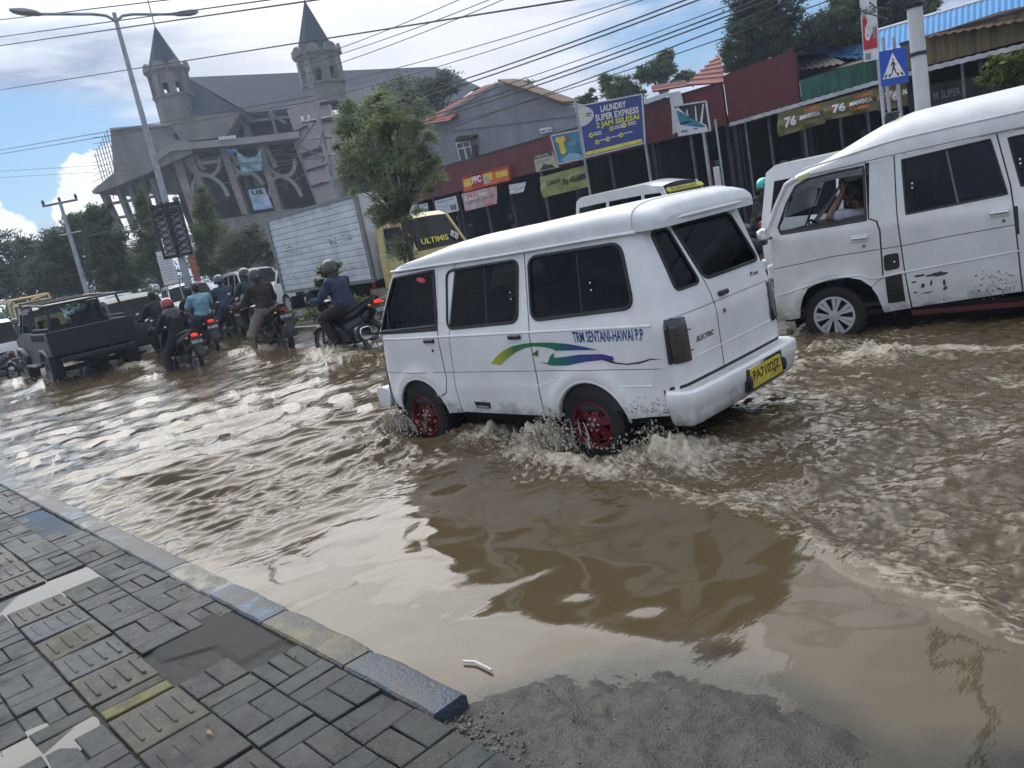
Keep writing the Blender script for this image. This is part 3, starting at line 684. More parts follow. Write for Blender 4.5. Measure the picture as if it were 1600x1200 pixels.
def build_near_van():
    F=Frame(NV); root=empty('minibus',F.o,F.rz,'white foreground minibus with red wheel rims and a green and blue swoosh decal','minibus')
    def xR(z): return -1.80+max(0,z-1.0)*.25+ .02*smooth(z,.6,.4)
    def ys(x,z):
        w=.765-.020*smooth(z,.50,.30)
        t=max(0,z-1.03); w-=.010*smooth(z,1.00,1.06)+.150*t
        w-=.10*max(0,(x-.95)/.6)**2
        for xw,r in ((.90,.355),(-1.03,.352)):
            d=math.hypot(x-xw,z-.30); w+=.020*math.exp(-((d-r-.03)/.05)**2) if d<.75 else 0
        w+=.007*math.exp(-((z-.575)/.022)**2) if -.6<x<.6 else 0
        r=.13; dx=(xR(z)+r)-x
        if dx>0: w+=-r+math.sqrt(max(r*r-dx*dx,0))
        r=.20; dx=x-(1.56-max(0,z-.7)*.25-r)
        if dx>0 and z<1.03: w+=-r+math.sqrt(max(r*r-dx*dx,1e-4))
        return w
    def xr(y,z):
        w=ys(-1.2,z); r=.13; x=xR(z)-.012*(1-(y/.75)**2); dy=abs(y)-(w-r)
        if dy>0: x+=r-math.sqrt(max(r*r-dy*dy,0))
        return x
    f=side_fn(ys); fr=side_fn(ys,-1); rf=lambda y,z,off=0:(xr(y,z)-off,y,z)
    W=M['white_paint']; S=lambda px,py:F.side(px,py,ys)
    gut=lambda x:1.615+.02*smooth(x,0,-1.6)
    win_f=[(1.345,1.085),(1.27,1.21),(1.03,1.545),(.475,1.565),(.505,1.11)]
    win_m=rpoly([(.315,1.545),(-.505,1.555),(-.445,1.095),(.372,1.075)],.075)
    win_r=rpoly([(-.615,1.56),(-1.46,1.57),(-1.53,1.14),(-.595,1.10)],.085)
    Fa=arc(.90,.30,.335,0,180,18); Ra=arc(-1.03,.30,.325,0,180,18)
    Aclip=lambda A,z:[p for p in A if p[1]>z]
    g=.004
    # front door
    fa=[p for p in arc(.90,.30,.34,30,165,18)]
    door_f=[(1.40,1.03),(1.405,.70),(1.40,.40),(1.235,.36)]+[p for p in arc(.90,.30,.345,8,126,16)]+[(.66,.50),(.60,.50),(.535,.53),(.505,.66),(.505,1.1),(.43,1.59),(1.05,1.58),(1.30,1.22)]
    mb=MB(); skin(mb,door_f,f,[win_f],.05,.03,flip=True); d1=mb.build('front_door',W,root)
    # pillar + step in front of sliding door
    pil=[(.425,1.60),(.495,1.1),(.495,.66),(.525,.525),(.60,.49),(.685,.49)]+[p for p in arc(.90,.30,.345,140,172,5)]+[(.56,.345),(.40,.345),(.405,.60),(.35,1.1),(.20,1.60)]
    mb=MB(); skin(mb,pil,f,[],.05,.03,flip=True); mb.build('side_pillar',W,root)
    door_m=[(.195,1.60),(.345,1.1),(.40,.60),(.392,.355),(-.555,.355),(-.555,.85),(-.575,1.60)]
    mb=MB(); skin(mb,door_m,f,[win_m],.05,.03,flip=True); d2=mb.build('sliding_door',W,root)
    tail=[(xR(z)+.13*.293,z) for z in np.linspace(.40,1.635,24)]
    quart=[(-.582,1.60),(-.562,.85),(-.562,.355),(-.70,.355)]+[p for p in arc(-1.03,.30,.325,8,172,20)]+[(-1.36,.365),(-1.60,.39)]+tail
    mb=MB(); skin(mb,quart,f,[win_r],.05,.03,flip=True); mb.build('rear_quarter_panel',W,root)
    # far side in one sheet
    full=[(1.40,1.03),(1.40,.37),(1.24,.36)]+[p for p in arc(.90,.30,.34,8,172,18)]+[(.5,.35),(-.68,.35)]+[p for p in arc(-1.03,.30,.33,8,172,18)]+[(-1.6,.39)]+tail+[(.43,1.6),(1.05,1.58),(1.30,1.22)]
    mb=MB(); skin(mb,full,fr,[win_f,win_m,win_r],.07,.03); mb.build('far_side_panel',W,root)
    # front face, windscreen
    def xf(y,z):
        b=1.56 if z<.7 else (1.56-(z-.7)*.30 if z<1.04 else 1.458-(z-1.04)*.72)
        return b-.10*(abs(y)/.7)**2.5-.02*(abs(y)/.7)**6
    ff=lambda y,z,off=0:(xf(y,z)+off,y,z)
    mb=MB(); skin(mb,[(-.70,.40),(.70,.40),(.70,1.04),(-.70,1.04)],ff,[],.1); mb.build('front_panel',W,root)
    ws=[(-.66,1.05),(.66,1.05),(.60,1.57),(-.60,1.57)]
    mb=MB(); skin(mb,ws,ff,[],.1); mb.build('windscreen',G['tint'],root)
    mb=MB(); gasket(mb,ws,ff,.012); mb.build('windscreen_seal',M['black_plastic'],root)
    mb=MB()
    for s in (-1,1):
        mb.tube([(1.43,s*.655,1.03),(1.03,s*.60,1.58),(.8,s*.655,1.60)],.030,8)
    mb.build('windscreen_pillar',W,root)
    for s in (-1,1): mb=MB(); mb.box((1.525,s*.48,.80),(.06,.24,.15),ch=.02); mb.build('headlight',M['lamp_clear'],root)
    mb=MB(); mb.loftx([(-.70,0,0,.09,.10),(-.6,.02,0,.06,.11),(0,.03,0,.06,.11),(.6,.02,0,.06,.11),(.70,0,0,.09,.10)],12,4,Matrix.Translation((1.56,0,.44))@Matrix.Rotation(R(90),4,'Z')); mb.build('front_bumper',W,root)
    # wheel-arch lips
    mb=MB()
    for c,r in ((.90,.340),(-1.03,.330)):
        P=arc(c,.30,r+.008,6,174,24); mb.tube([f(x,z,-.004) for x,z in P],.010,6)
    mb.build('wheel_arch_lip',W,root)
    # rear: fixed left strip with quarter window + tailgate
    q1=[S(1022,352)]
    hw=lambda z:ys(-1.2,z)-.13*.293
    rear_win1=rpoly([(.585,1.605),(.40,1.605),(.26,1.20),(.555,1.20)],.05)
    rear_win2=rpoly([(.345,1.615),(-.43,1.60),(-.60,1.21),(.185,1.21)],.06)
    seamx=lambda z:.185+max(0,z-1.15)*.36
    strip=[(seamx(z)+.004,z) for z in np.linspace(.52,1.64,14)]+[(hw(z),z) for z in np.linspace(1.64,.42,22)]+[(seamx(.5),.42)]
    lampcut=rpoly([(.745-.13*.293,1.04),(.545,1.04),(.535,.73),(.745-.13*.293,.73)],.01)
    gate=[(seamx(z)-.004,z) for z in np.linspace(.52,1.64,14)]+[(-hw(z)+.03,z) for z in np.linspace(1.64,.52,14)]
    mb=MB(); skin(mb,strip,rf,[rear_win1],.05,.02,flip=False); mb.build('rear_panel',W,root)
    mb=MB(); skin(mb,gate,rf,[rear_win2],.05,.02,flip=False); gt=mb.build('tailgate',W,root)
    edge=[(-hw(z)+.022,z) for z in np.linspace(.42,1.64,14)]+[(-hw(z),z) for z in np.linspace(1.64,.42,22)]
    mb=MB(); skin(mb,edge,rf,[],.05); mb.build('rear_corner_panel',W,root)
    for P,fn,par,m in ((win_m,f,d2,'tint'),(win_r,f,root,'tint'),(rear_win1,rf,root,'tint'),(rear_win2,rf,gt,'tint'),(win_m,fr,root,'tint'),(win_r,fr,root,'tint')):
        mb=MB(); skin(mb,P,lambda u,v,o,fn=fn:fn(u,v,-.008),[],.1); mb.build('window_glass',G[m],par)
    mb=MB(); skin(mb,win_f,lambda u,v,o:f(u,v,-.010),[],.1); mb.build('window_glass',G['tint'],d1)
    for P,fn,par,rr in ((win_m,f,d2,.014),(win_r,f,root,.015),(rear_win1,rf,root,.012),(rear_win2,rf,gt,.013),(win_f,f,d1,.014)):
        mb=MB(); gasket(mb,P,fn,rr,-.002); mb.build('window_seal',M['black_plastic'],par)
    mb=MB()
    for a,b in (((-.10,1.095),(-.13,1.55)),((-1.08,1.12),(-1.07,1.565)),):
        mb.tube([f(*a,-.012),f(*b,-.012)],.008,6)
    mb.build('window_divider',M['black_plastic'],root)
    mb=MB()
    for x,z in ((-.40,1.32),(-.405,1.27),(-1.185,1.33),(-1.19,1.28)):
        mb.ball(f(x,z,.004),.010,8,5)
    mb.build('window_catch',M['chrome'],root)
    # front window: lower dark sill, red sticker, vent strut
    mb=MB(); skin(mb,[(1.36,1.055),(1.345,1.085),(.505,1.11),(.505,1.065)],lambda u,v,o:f(u,v,.004),[],.1,.0,flip=True); mb.build('window_sill',M['black_plastic'],d1)
    mb=MB(); skin(mb,[(.66+.06*math.cos(t),1.50+.022*math.sin(t)+.01*math.cos(t)) for t in np.linspace(0,6.28,20)[:-1]],lambda u,v,o:f(u,v,-.002),[],.1,flip=True)
    mk('sticker_red',(.6,.04,.06),.4); mb.build('sticker',M['sticker_red'],d1)
    mb=MB(); mb.tube([f(1.20,1.09,-.004),f(1.20,1.30,-.004)],.008,6); mb.build('quarterlight_frame',M['black_plastic'],d1)
    # seams
    mb=MB()
    line_on(mb,[(.51,1.58),(.502,1.1),(.500,.66),(.53,.53),(.60,.497),(.70,.497)],f,.007,.0012,False)
    line_on(mb,[(.20,1.6),(.348,1.1),(.403,.60),(.396,.35)],f,.005,.0012,False)
    line_on(mb,[(-.578,1.6),(-.558,.85),(-.558,.355)],f,.007,.0012,False)
    line_on(mb,[(1.40,.70),(-1.70,.725)],f,.004,.0012,False)
    line_on(mb,[(seamx(z),z) for z in np.linspace(.50,1.64,14)],rf,.008,.0012,False)
    line_on(mb,[(.70,1.045),(-.66,1.045)],rf,.004,.0012,False)
    mb.build('panel_gaps',M['seam'],root,smooth=0)
    # pressed ridges: belt line and rear-quarter swage
    mb=MB()
    mb.tube([f(x,1.015+.0*x,-.002) for x in np.linspace(1.38,-1.66,60)],.009,6)
    mb.tube([f(x,z,-.003) for x,z in dens([(-.36,.60),(-.60,.60),(-.70,.63),(-.80,.68),(-.90,.70)],.05,False)],.006,6)
    sw=rpoly([(-1.28,.59),(-1.62,.60),(-1.62,.72),(-1.28,.72)],.03); mb.tube([f(x,z,-.003) for x,z in dens([(-1.30,.70),(-1.34,.60),(-1.60,.605),(-1.615,.63),(-1.61,.70)],.04,False)],.007,6)
    mb.tube([rf(y,.745,-.002) for y in np.linspace(.52,-.68,30)],.006,6)
    mb.build('pressed_ridge',W,root)
    # roof
    def rz_(x):   # crown height above gutter
        return .045+.125*smooth(x,1.18,.05)+.022*smooth(x,.2,-1.4)-.02*smooth(x,-1.5,-1.76)
    mb=MB(); xs=[1.10,1.06,1.0,.9,.8,.65,.5,.3,.1,-.1,-.4,-.7,-1.0,-1.3,-1.5,-1.58,-1.66,-1.72,-1.755,-1.77]
    secs=[];n=40
    for k,x in enumerate(xs):
        w=(ys(min(x,1.0),1.60) if x>-1.4 else ys(-1.3,1.6))+.014; zg=gut(x)-.012+(-.02*smooth(x,.95,1.1)); h=rz_(x); e=4.6
        if k<3: w-=(.10,.05,.015)[k]; h*=(.25,.6,.85)[k]
        if k>=15: w-=(.004,.012,.03,.055,.09)[k-15]; h*=(.985,.94,.86,.72,.4)[k-15]
        for j in range(n+1):
            a=math.pi*j/n; c,s_=math.cos(a),math.sin(a)
            secs.append((x,w*math.copysign(abs(c)**(2/e),c),zg+h*abs(s_)**(2/e)*(1 if j not in(0,n) else 0)))
    m=n+1; mb.add(secs,[(k*m+j,(k+1)*m+j,(k+1)*m+j+1,k*m+j+1) for k in range(len(xs)-1) for j in range(n)]+[tuple(range((len(xs)-1)*m,len(xs)*m)),tuple(range(m-1,-1,-1))])
    rf_=mb.build('roof',M['roof_white'],root,smooth=50)
    mb=MB()
    for s in (1,-1):
        mb.tube([(x,s*(ys(min(x,1.0),1.6)+.020 if x>-1.4 else ys(-1.35,1.6)+.016),gut(x)-.010) for x in np.linspace(1.04,-1.60,40)],.011,6)
    mb.tube([(-1.66,.60,1.655),(-1.745,.56,1.66),(-1.775,.3,1.665),(-1.775,-.3,1.665),(-1.745,-.56,1.66),(-1.66,-.6,1.655)],.013,6)
    mb.build('rain_gutter',W,root)
    mb=MB()
    for s in (1,):
        mb.tube([(x,s*(ys(min(x,1.0),1.6)+.010)-.012,gut(x)+.085*rz_(x)/.19) for x in np.linspace(.9,-1.12,40)]+[(-1.18,ys(-1.1,1.6)-.004,gut(-1.2)+.05)],.007,6)
    mb.build('roof_bead',M['roof_white'],rf_)
    mb=MB(); xj=-1.575; wj=ys(-1.3,1.6)+.016; zj=gut(xj)-.012; hj=rz_(xj)*.985; mb.tube([(xj,wj*math.copysign(abs(math.cos(a))**(2/4.6),math.cos(a)),zj+hj*abs(math.sin(a))**(2/4.6)) for a in np.linspace(.02,math.pi-.02,30)],.007,6); mb.build('roof_joint',M['roof_white'],rf_)
    mb=MB(); line_on(mb,[(1.05,1.600),(.4,1.606),(-.6,1.612),(-1.62,1.632)],f,.012,.002,False); mb.build('gutter_shadow_strip',M['seam'],root,smooth=0)  # dark strip painted along the body as the shadow under the gutter
    # tail lamps, badge, handles, plate
    for s in (1,-1):
        o_=.012
        g_=lambda y,z,off=0,s=s:rf(s*y,z,off+o_)
        P=rpoly([(hw(.9)+.002,1.045),(.585,1.035),(.575,.735),(hw(.9)+.002,.745)],.012)
        mb=MB(); skin(mb,P,g_,[],.05,.014,flip=(s<0)); fs=side_fn(lambda x,z:ys(x,z)+o_,s)
        skin(mb,rpoly([(xR(.9)+.0375,1.045),(xR(.9)+.052,1.04),(xR(.9)+.055,.75),(xR(.9)+.0375,.745)],.01),fs,[],.04,.014,flip=(s>0)); o=mb.build('tail_light',M['lamp_dark'],root)
        mb=MB()
        for zz in (.94,.80): mb.add([rf(s*y,z,.0145) for y,z in ((.70,zz-.004),(.545,zz-.004),(.545,zz+.004),(.70,zz+.004))],[(0,1,2,3)])
        mb.build('lens_divider',M['seam'],o,smooth=0)
    mb=MB(); mb.box(rf(.045,1.085,.012),(.03,.12,.035),ch=.008); mb.build('tailgate_handle',M['black_plastic'],gt)
    mb=MB(); mb.lathe([(.016,0),(.014,.008),(.001,.008)],12,Matrix.Translation(rf(.085,.965,.001))@Matrix.Rotation(R(-90),4,'Y')); mb.build('key_lock',M['steel'],gt)
    mb=MB(); text_on(mb,'P.oo',lambda u,v:rf(u,v,.003),-.40,1.115,-.53,1.145,.03,.3); mb.build('badge',M['ink_black'],gt,smooth=0)
    mb=MB(); text_on(mb,'ELECTRIC',lambda u,v:rf(u,v,.003),.485,.835,.255,.870,.03,.4); mb.build('badge',M['ink_black'],root,smooth=0)
    for x,z,p in ((.62,.985,d1),(-.405,.985,d2)):
        mb=MB(); mb.box(f(x,z,.010),(.135,.022,.034),ch=.008); mb.build('door_handle',M['black_plastic'],p)
    mb=MB(); mb.lathe([(.013,0),(.012,.006),(.001,.006)],12,Matrix.Translation(f(.60,.90,.0))@Matrix.Rotation(R(-90),4,'X')); mb.build('key_lock',M['ink_black'],d1)
    mb=MB(); skin(mb,[(.20,.395),(.03,.395),(.02,.45),(.21,.455)],lambda u,v,o:f(u,v,.003),[],.1,flip=True); mb.build('sill_sticker',M['ink_black'],d2,smooth=0)
    mb=MB(); text_on(mb,'LEGENDRA',lambda u,v:f(u,v,.005),.185,.402,.045,.42,.02); mb.build('sticker_lettering',M['ink_white'],d2,smooth=0)
    # bumper
    path=[(-1.715,.800),(-1.80,.800),(-1.86,.785),(-1.905,.745),(-1.925,.66),(-1.935,.45),(-1.940,0),(-1.935,-.45),(-1.925,-.66),(-1.905,-.745),(-1.86,-.785),(-1.80,-.800),(-1.715,-.800)]
    prof=[(-.13,.566),(-.03,.572),(-.006,.560),(.0,.545),(-.004,.47),(-.018,.445),(-.026,.40),(-.045,.345),(-.065,.325),(-.13,.322)]
    mb=MB(); vs=[]; K=len(path)
    for i,(x,y) in enumerate(path):
        a_=path[max(i-1,0)];b_=path[min(i+1,K-1)]; t=Vector((b_[0]-a_[0],b_[1]-a_[1])).normalized(); n_=Vector((t.y,-t.x))
        if n_.dot(Vector((-1,0 if abs(y)<.7 else (.8 if y>0 else -.8))))<0: n_=-n_
        for d,z in prof: vs.append((x+n_.x*d,y+n_.y*d,z+.003*mnoise.noise((x*4,y*4,z*4))))
    m=len(prof); mb.add(vs,[(i*m+q,(i+1)*m+q,(i+1)*m+q+1,i*m+q+1) for i in range(K-1) for q in range(m-1)]+[tuple(range(m-1,-1,-1)),tuple((K-1)*m+q for q in range(m))])
    bo=mb.build('rear_bumper',W,root,smooth=28)
    mb=MB(); line_on(mb,[(hw(.6)+.02,.585),(-hw(.6)-.02,.585)],rf,.022,.002,False); line_on(mb,[(-1.70,.34),(-1.69,.58)],f,.010,.002,False); mb.build('bumper_gap',M['seam'],root,smooth=0)
    mb=MB(); mb.prism([(-1.938,.125,.55),(-1.938,-.415,.55),(-1.943,-.415,.375),(-1.943,.125,.375)],(.03,0,0)); mb.build('plate_recess',M['seam'],bo)
    a,b,c,d=(-1.957,.085,.395),(-1.957,-.375,.395),(-1.946,-.375,.530),(-1.946,.085,.530)
    mb=MB(); mb.prism([a,b,c,d],(.006,0,0)); pl=mb.build('number_plate',M['plate_yellow'],root)
    qm=quadmap([Vector(p)+Vector((-.003,0,0)) for p in (a,b,c,d)])
    mb=MB(); text_on(mb,'PA7102JZ',qm,.06,.22,.93,.86,.015); mb.build('plate_lettering',M['ink_black'],pl,smooth=0)
    mb=MB()
    for y in (.115,-.405): mb.ball((-1.955,y,.45),(.02,.025,.05),8,6)
    mb.build('plate_lamp',M['seam'],bo)
    # decals
    fd=lambda u,v,o=0:f(u,v,.003)
    mb=MB(); text_on(mb,'TRM SENTANI-HAWAI P.P',lambda u,v:fd(u,v),-.985,.922,-1.595,1.003,.016); mb.build('route_lettering',M['ink_blue'],root,smooth=0)
    m=bpy.data.materials.new('swoosh_paint'); m.use_nodes=True; nt=m.node_tree; N=nt.nodes; L=nt.links; bb=N['Principled BSDF']; bb.inputs['Roughness'].default_value=.35
    tc=N.new('ShaderNodeTexCoord'); sp=N.new('ShaderNodeSeparateXYZ'); L.new(tc.outputs['Object'],sp.inputs[0]); mr_=N.new('ShaderNodeMapRange'); L.new(sp.outputs[0],mr_.inputs[0]); mr_.inputs[1].default_value=-.05; mr_.inputs[2].default_value=-1.35
    cr=N.new('ShaderNodeValToRGB'); L.new(mr_.outputs[0],cr.inputs[0]); L.new(cr.outputs[0],bb.inputs['Base Color'])
    el=cr.color_ramp.elements; el[0].color=(.55,.42,.02,1); el[1].color=(.05,.04,.25,1); el[1].position=.85
    for p,c in ((.12,(.35,.36,.03,1)),(.26,(.03,.17,.04,1)),(.56,(.01,.15,.09,1)),(.70,(.02,.07,.20,1))): e=el.new(p); e.color=c
    def pxp(L_): return [S(px,py) for px,py in L_]
    up=pxp([(767,568),(774,559),(786,548),(800,541),(818,537),(830,535.5),(860,535),(885,537),(905,540),(934,546.5),(905,547),(885,547.5),(868,548),(864,545),(850,542),(835,541),(822,543),(808,549),(795,558),(782,570)])
    lo=pxp([(842,565),(862,571),(885,571),(915,565),(945,562),(960,563),(958,557),(940,553),(905,554),(885,557),(866,559),(866,551),(860,556),(856,567)])
    tr=pxp([(831,554),(841,546),(841,557)])
    dk=pxp([(940,562),(960,568),(980,570),(1000,568),(1018,562),(1036,561),(1018,560),(1000,565),(980,568),(962,566),(950,560)])
    for nm,P in (('swoosh_decal',up),('swoosh_decal',lo),('swoosh_decal',tr)):
        mb=MB(); skin(mb,P,fd,[],.04,flip=True); mb.build(nm,m,root,smooth=0)
    mb=MB(); skin(mb,dk,fd,[],.04,flip=True); mb.build('swoosh_decal',M['seam'],root,smooth=0)
    # grime speckle on the rear quarter and arch filler
    mb=MB()
    for i in range(120):
        x=-1.40-random.random()**1.0*.36; z=.40+abs(random.gauss(0,.045))+.02*random.random(); s=random.uniform(.0015,.0045)
        P=[(x+s*1.5*math.cos(t),z+s*math.sin(t)) for t in np.linspace(0,6.28,6)[:-1]]
        mb.add([f(u,v,.0015) for u,v in P],[(0,1,2,3,4)])
    mb.build('mud_spatter',M['underbody'],root,smooth=0)
    # underside, inner arches, interior
    mb=MB(); mb.box((-.05,0,.345),(2.9,1.36,.06)); 
    for c in (.90,-1.03):
        for s in (1,-1):
            P=arc(c,.30,.345,0,180,14); n=len(P); vs=[(x,s*.735,z) for x,z in P]+[(x,s*.44,z) for x,z in P]
            mb.add(vs,[(i,i+1,n+i+1,n+i) for i in range(n-1)]+[tuple(range(n,2*n))])
    mb.box((-.03,0,.22),(1.5,.9,.14)); mb.build('underbody',M['underbody'],root,smooth=0)
    mb=MB(); mb.box((-.2,0,.40),(2.9,1.40,.03)); mb.box((1.15,0,.80),(.34,1.3,.40),ch=.05)
    for s in (1,-1): mb.box((-.2,s*.715,.72),(2.7,.02,.62))
    mb.build('cabin_lining',M['interior'],root,smooth=0)
    mb=MB(); seat(mb,.50,.36,.5); seat(mb,.50,-.36,.5); seat(mb,-.30,0,1.2); seat(mb,-1.0,0,1.2); mb.build('seats',M['seat_cloth'],root)
    mb=MB(); a=[(.95,.36,.97)]; P=[(.98+.04*math.sin(t)*1,.36+.18*math.cos(t),1.02+.16*math.sin(t)) for t in np.linspace(0,6.28,25)]; mb.tube(P,.013,6); mb.build('steering_wheel',M['black_plastic'],root)
    # mirror
    mb=MB(); mb.tube([f(1.30,1.07),(1.36,.86,1.10)],.012,6); mb.loftx([(1.33,.89,1.11,.06,.05),(1.35,.89,1.12,.085,.075),(1.40,.90,1.12,.07,.06),(1.42,.90,1.12,.03,.03)],14,3); mb.build('side_mirror',M['black_plastic'],root)
    mb=MB(); mb.loftx([(1.322,.89,1.115,.058,.052),(1.328,.89,1.115,.066,.058)],14,3); mb.build('mirror_glass',M['chrome'],root)
    wheel(root,.95,.655,.287,.16,'red_rim'); wheel(root,-.985,.655,.287,.16,'red_rim')
    wheel(root,.95,-.655,.287,.16,'red_rim',side=-1); wheel(root,-.985,-.655,.287,.16,'red_rim',side=-1)
    return root,F
near_van,NF=build_near_van()

def build_right_van():
    F=Frame(RV); root=empty('minibus',F.o,F.rz,'scuffed white van with silver hub cap and chrome handles, its driver leaning on the window','minibus')
    xF0=1.86
    def xR(z): return -2.25
    def ys(x,z):
        w=.80-.03*smooth(z,.55,.28); t=max(0,z-1.12); w-=.012*smooth(z,1.13,1.20)+.135*t
        w-=.13*max(0,(x-1.15)/.75)**2; d=math.hypot(x-1.08,z-.30); w+=.022*math.exp(-((d-.41)/.05)**2) if d<.8 else 0
        return w
    f=side_fn(ys); fr=side_fn(ys,-1); W=M['worn_white']; S=lambda px,py:F.side(px,py,ys)
    PX=lambda L:[S(*p) for p in L]
    RV_F.append((F,ys,f,S))
    gutr=PX([(1237,282),(1270,271),(1300,264),(1350,252),(1400,240),(1450,229),(1500,218),(1550,207.5),(1599,197)])
    # front side window opening (driver)
    wf=PX([(1221,366),(1216,356),(1229,318),(1243,291),(1262,280),(1300,270),(1349,260),(1353,344)])
    doorF=PX([(1203,372),(1199,358),(1213,322),(1228,290),(1240,283),(1262,275),(1300,265),(1350.5,253),(1356,343),(1368,347),(1372,360),(1378,432),(1352,437),(1335,429.5),(1310,430),(1290,436)])
    ah=S(1345,440)
    A=PX([(1252,500),(1253,485),(1257,468),(1264,455),(1278,446),(1300,441),(1325,437),(1345,439),(1360,448),(1370,465),(1380,490)])
    body_arch=A
    low=PX([(1212,419),(1290,404)])
    # front door in two pieces: full-height above arch
    door=PX([(1204,373),(1198,358),(1213,322),(1228,290),(1238,284),(1262,276),(1300,266),(1351,254),(1356,343),(1368,346),(1373,360),(1378.5,433)])+[ (p[0],p[1]+.006) for p in PX([(1362,449),(1345,438),(1325,434.5),(1300,438.5),(1278,443.5),(1262,452),(1254,466),(1250,484)])]+PX([(1250,497),(1215,502)])
    mb=MB(); skin(mb,door,f,[wf],.05,.035,flip=True); d1=mb.build('front_door',W,root)
    fil=PX([(1358,254),(1396,245),(1400,330),(1412,420),(1424,481),(1383,488)])+[(p[0],p[1]) for p in PX([(1381,487),(1371,462),(1362,449)])]+PX([(1381,432),(1376,360),(1371,345),(1358,341)])
    mb=MB(); skin(mb,fil,f,[],.05,.03,flip=True); mb.build('side_pillar',W,root)
    wm=PX([(1409,250),(1547,217.5),(1574,303),(1416,335)])
    doorM=PX([(1398,244.5),(1556,209),(1578,290),(1583,325),(1597,455),(1426,480),(1414,420),(1402,330)])
    mb=MB(); skin(mb,doorM,f,[wm],.05,.03,flip=True); d2=mb.build('sliding_door',W,root)
    e=S(1599,455); e2=S(1558,208.5)
    quart=PX([(1558,208.5),(1580,290),(1585,325),(1599,455)])+[(-.75,.30),(-.78,.42),(-.88,.58),(-1.08,.66),(-1.28,.58),(-1.38,.42),(-1.40,.32),(-2.2,.36),(-2.2,1.0),(-2.05,1.78)]
    wr=[S(1568,205),(-1.92,1.70),(-2.05,1.22)]+PX([(1598,300),(1592,292)])
    wr=PX([(1562,206.8),(1585,292)])+[(-2.02,1.20),(-1.92,1.72)]
    wr=[(wr[0][0]-.06,wr[0][1]-.06),(wr[1][0]-.05,wr[1][1]+.0),wr[2],(wr[3][0],wr[3][1])]
    mb=MB(); skin(mb,quart,f,[wr],.06,.03,flip=True); mb.build('rear_quarter_panel',W,root)
    # opposite side
    fullr=[(1.62,1.10),(1.68,.45),(1.45,.36)]+arc(1.08,.30,.37,10,170,14)+[(-.7,.33)]+arc(-1.08,.30,.37,10,170,14)+[(-2.2,.36),(-2.2,1.0),(-2.05,1.78),(1.0,1.66),(1.25,1.50)]
    wfr=[(1.50,1.16),(1.22,1.50),(.72,1.62),(.70,1.18)]; wmr=[(.30,1.64),(-.5,1.70),(-.5,1.22),(.30,1.20)]; wrr=[(-.7,1.70),(-1.85,1.72),(-1.95,1.24),(-.7,1.22)]
    mb=MB(); skin(mb,fullr,fr,[wfr,wmr,wrr],.09,.03); mb.build('far_side_panel',W,root)
    for P in (wfr,): 
        mb=MB(); skin(mb,P,fr,[],.1); mb.build('window_glass',G['clear'],root)
    for P in (wmr,wrr):
        mb=MB(); skin(mb,P,fr,[],.1); mb.build('window_glass',G['bluetint'],root)
    for P,p in ((wm,d2),(wr,root)):
        mb=MB(); skin(mb,P,lambda u,v,o:f(u,v,-.012),[],.1); mb.build('window_glass',G['bluetint'],p)
        mb=MB(); gasket(mb,P,f,.010,-.003); mb.build('window_seal',M['black_plastic'],p)
    a=S(1478,233);b=S(1497,318); mb=MB(); mb.tube([f(*a,-.008),f(*b,-.008)],.009,6); mb.build('window_divider',M['steel'],d2)
    mb=MB(); gasket(mb,wf,f,.013,-.004); mb.build('window_seal',M['black_plastic'],d1)
    mb=MB(); skin(mb,PX([(1221,366),(1218,361),(1349,335),(1354,344)]),lambda u,v,o:f(u,v,-.004),[],.1,flip=True); mb.build('window_sill',M['black_plastic'],d1)
    vis=PX([(1232,300),(1244,291),(1262,281),(1300,271),(1349,261),(1350,272),(1300,281),(1262,292),(1246,302)]); mb=MB(); skin(mb,vis,lambda u,v,o:f(u,v,-.002),[],.1,flip=True); mb.build('weather_visor',M['lamp_dark'],d1)
    mb=MB()
    for px,py in ((1425.5,287),(1425.5,294)): mb.ball(f(*S(px,py),.002),.012,8,5)
    for px,py in ((1594,249),(1594.5,256)): mb.ball(f(*S(px,py),.002),.012,8,5)
    mb.build('window_catch',M['chrome'],root)
    # gaps
    mb=MB()
    line_on(mb,PX([(1352,254),(1357,342),(1369.5,346),(1375,360),(1380,436)]),f,.009,.0015,False)
    line_on(mb,PX([(1397,245),(1401,330),(1413,420),(1424.5,481)]),f,.010,.0015,False)
    line_on(mb,PX([(1557,208.8),(1579,290),(1584,325),(1598,455)]),f,.012,.0015,False)
    line_on(mb,PX([(1209,420.5),(1300,401),(1371,390),(1410,384),(1480,370),(1587,351)]),f,.006,.0015,False)
    line_on(mb,PX([(1587,322),(1590,366)]),f,.03,.002,False)
    mb.build('panel_gaps',M['seam'],root,smooth=0)
    mb=MB(); bl=dens(PX([(1216,462),(1248,452),(1262,447),(1300,434.5),(1345,430),(1358,436),(1378,433),(1415,425),(1500,409),(1592,392)]),.05,False); mb.tube([f(x,z,-.004) for x,z in bl],.011,6); mb.build('body_moulding',W,root)
    mb=MB(); mb.tube([f(x,z,.006) for x,z in dens(gutr+[(-2.05,1.80)],.08,False)],.013,6); mb.build('rain_gutter',W,root)
    mb=MB(); mb.tube([f(x,z+.0,.0) for x,z in dens(PX([(1200,358),(1213,322),(1228,289),(1240,281)]),.05,False)],.025,8); mb.build('windscreen_pillar',W,root)
    # roof
    top=PX([(1213,305),(1240,274),(1265,255),(1290,241),(1330,225),(1370,213),(1400,205)])
    mb=MB(); n=36; secs=[]; xs=np.concatenate([np.linspace(1.50,.5,14),np.linspace(.3,-2.1,14)])
    gx=[p[0] for p in gutr][::-1]+[]; 
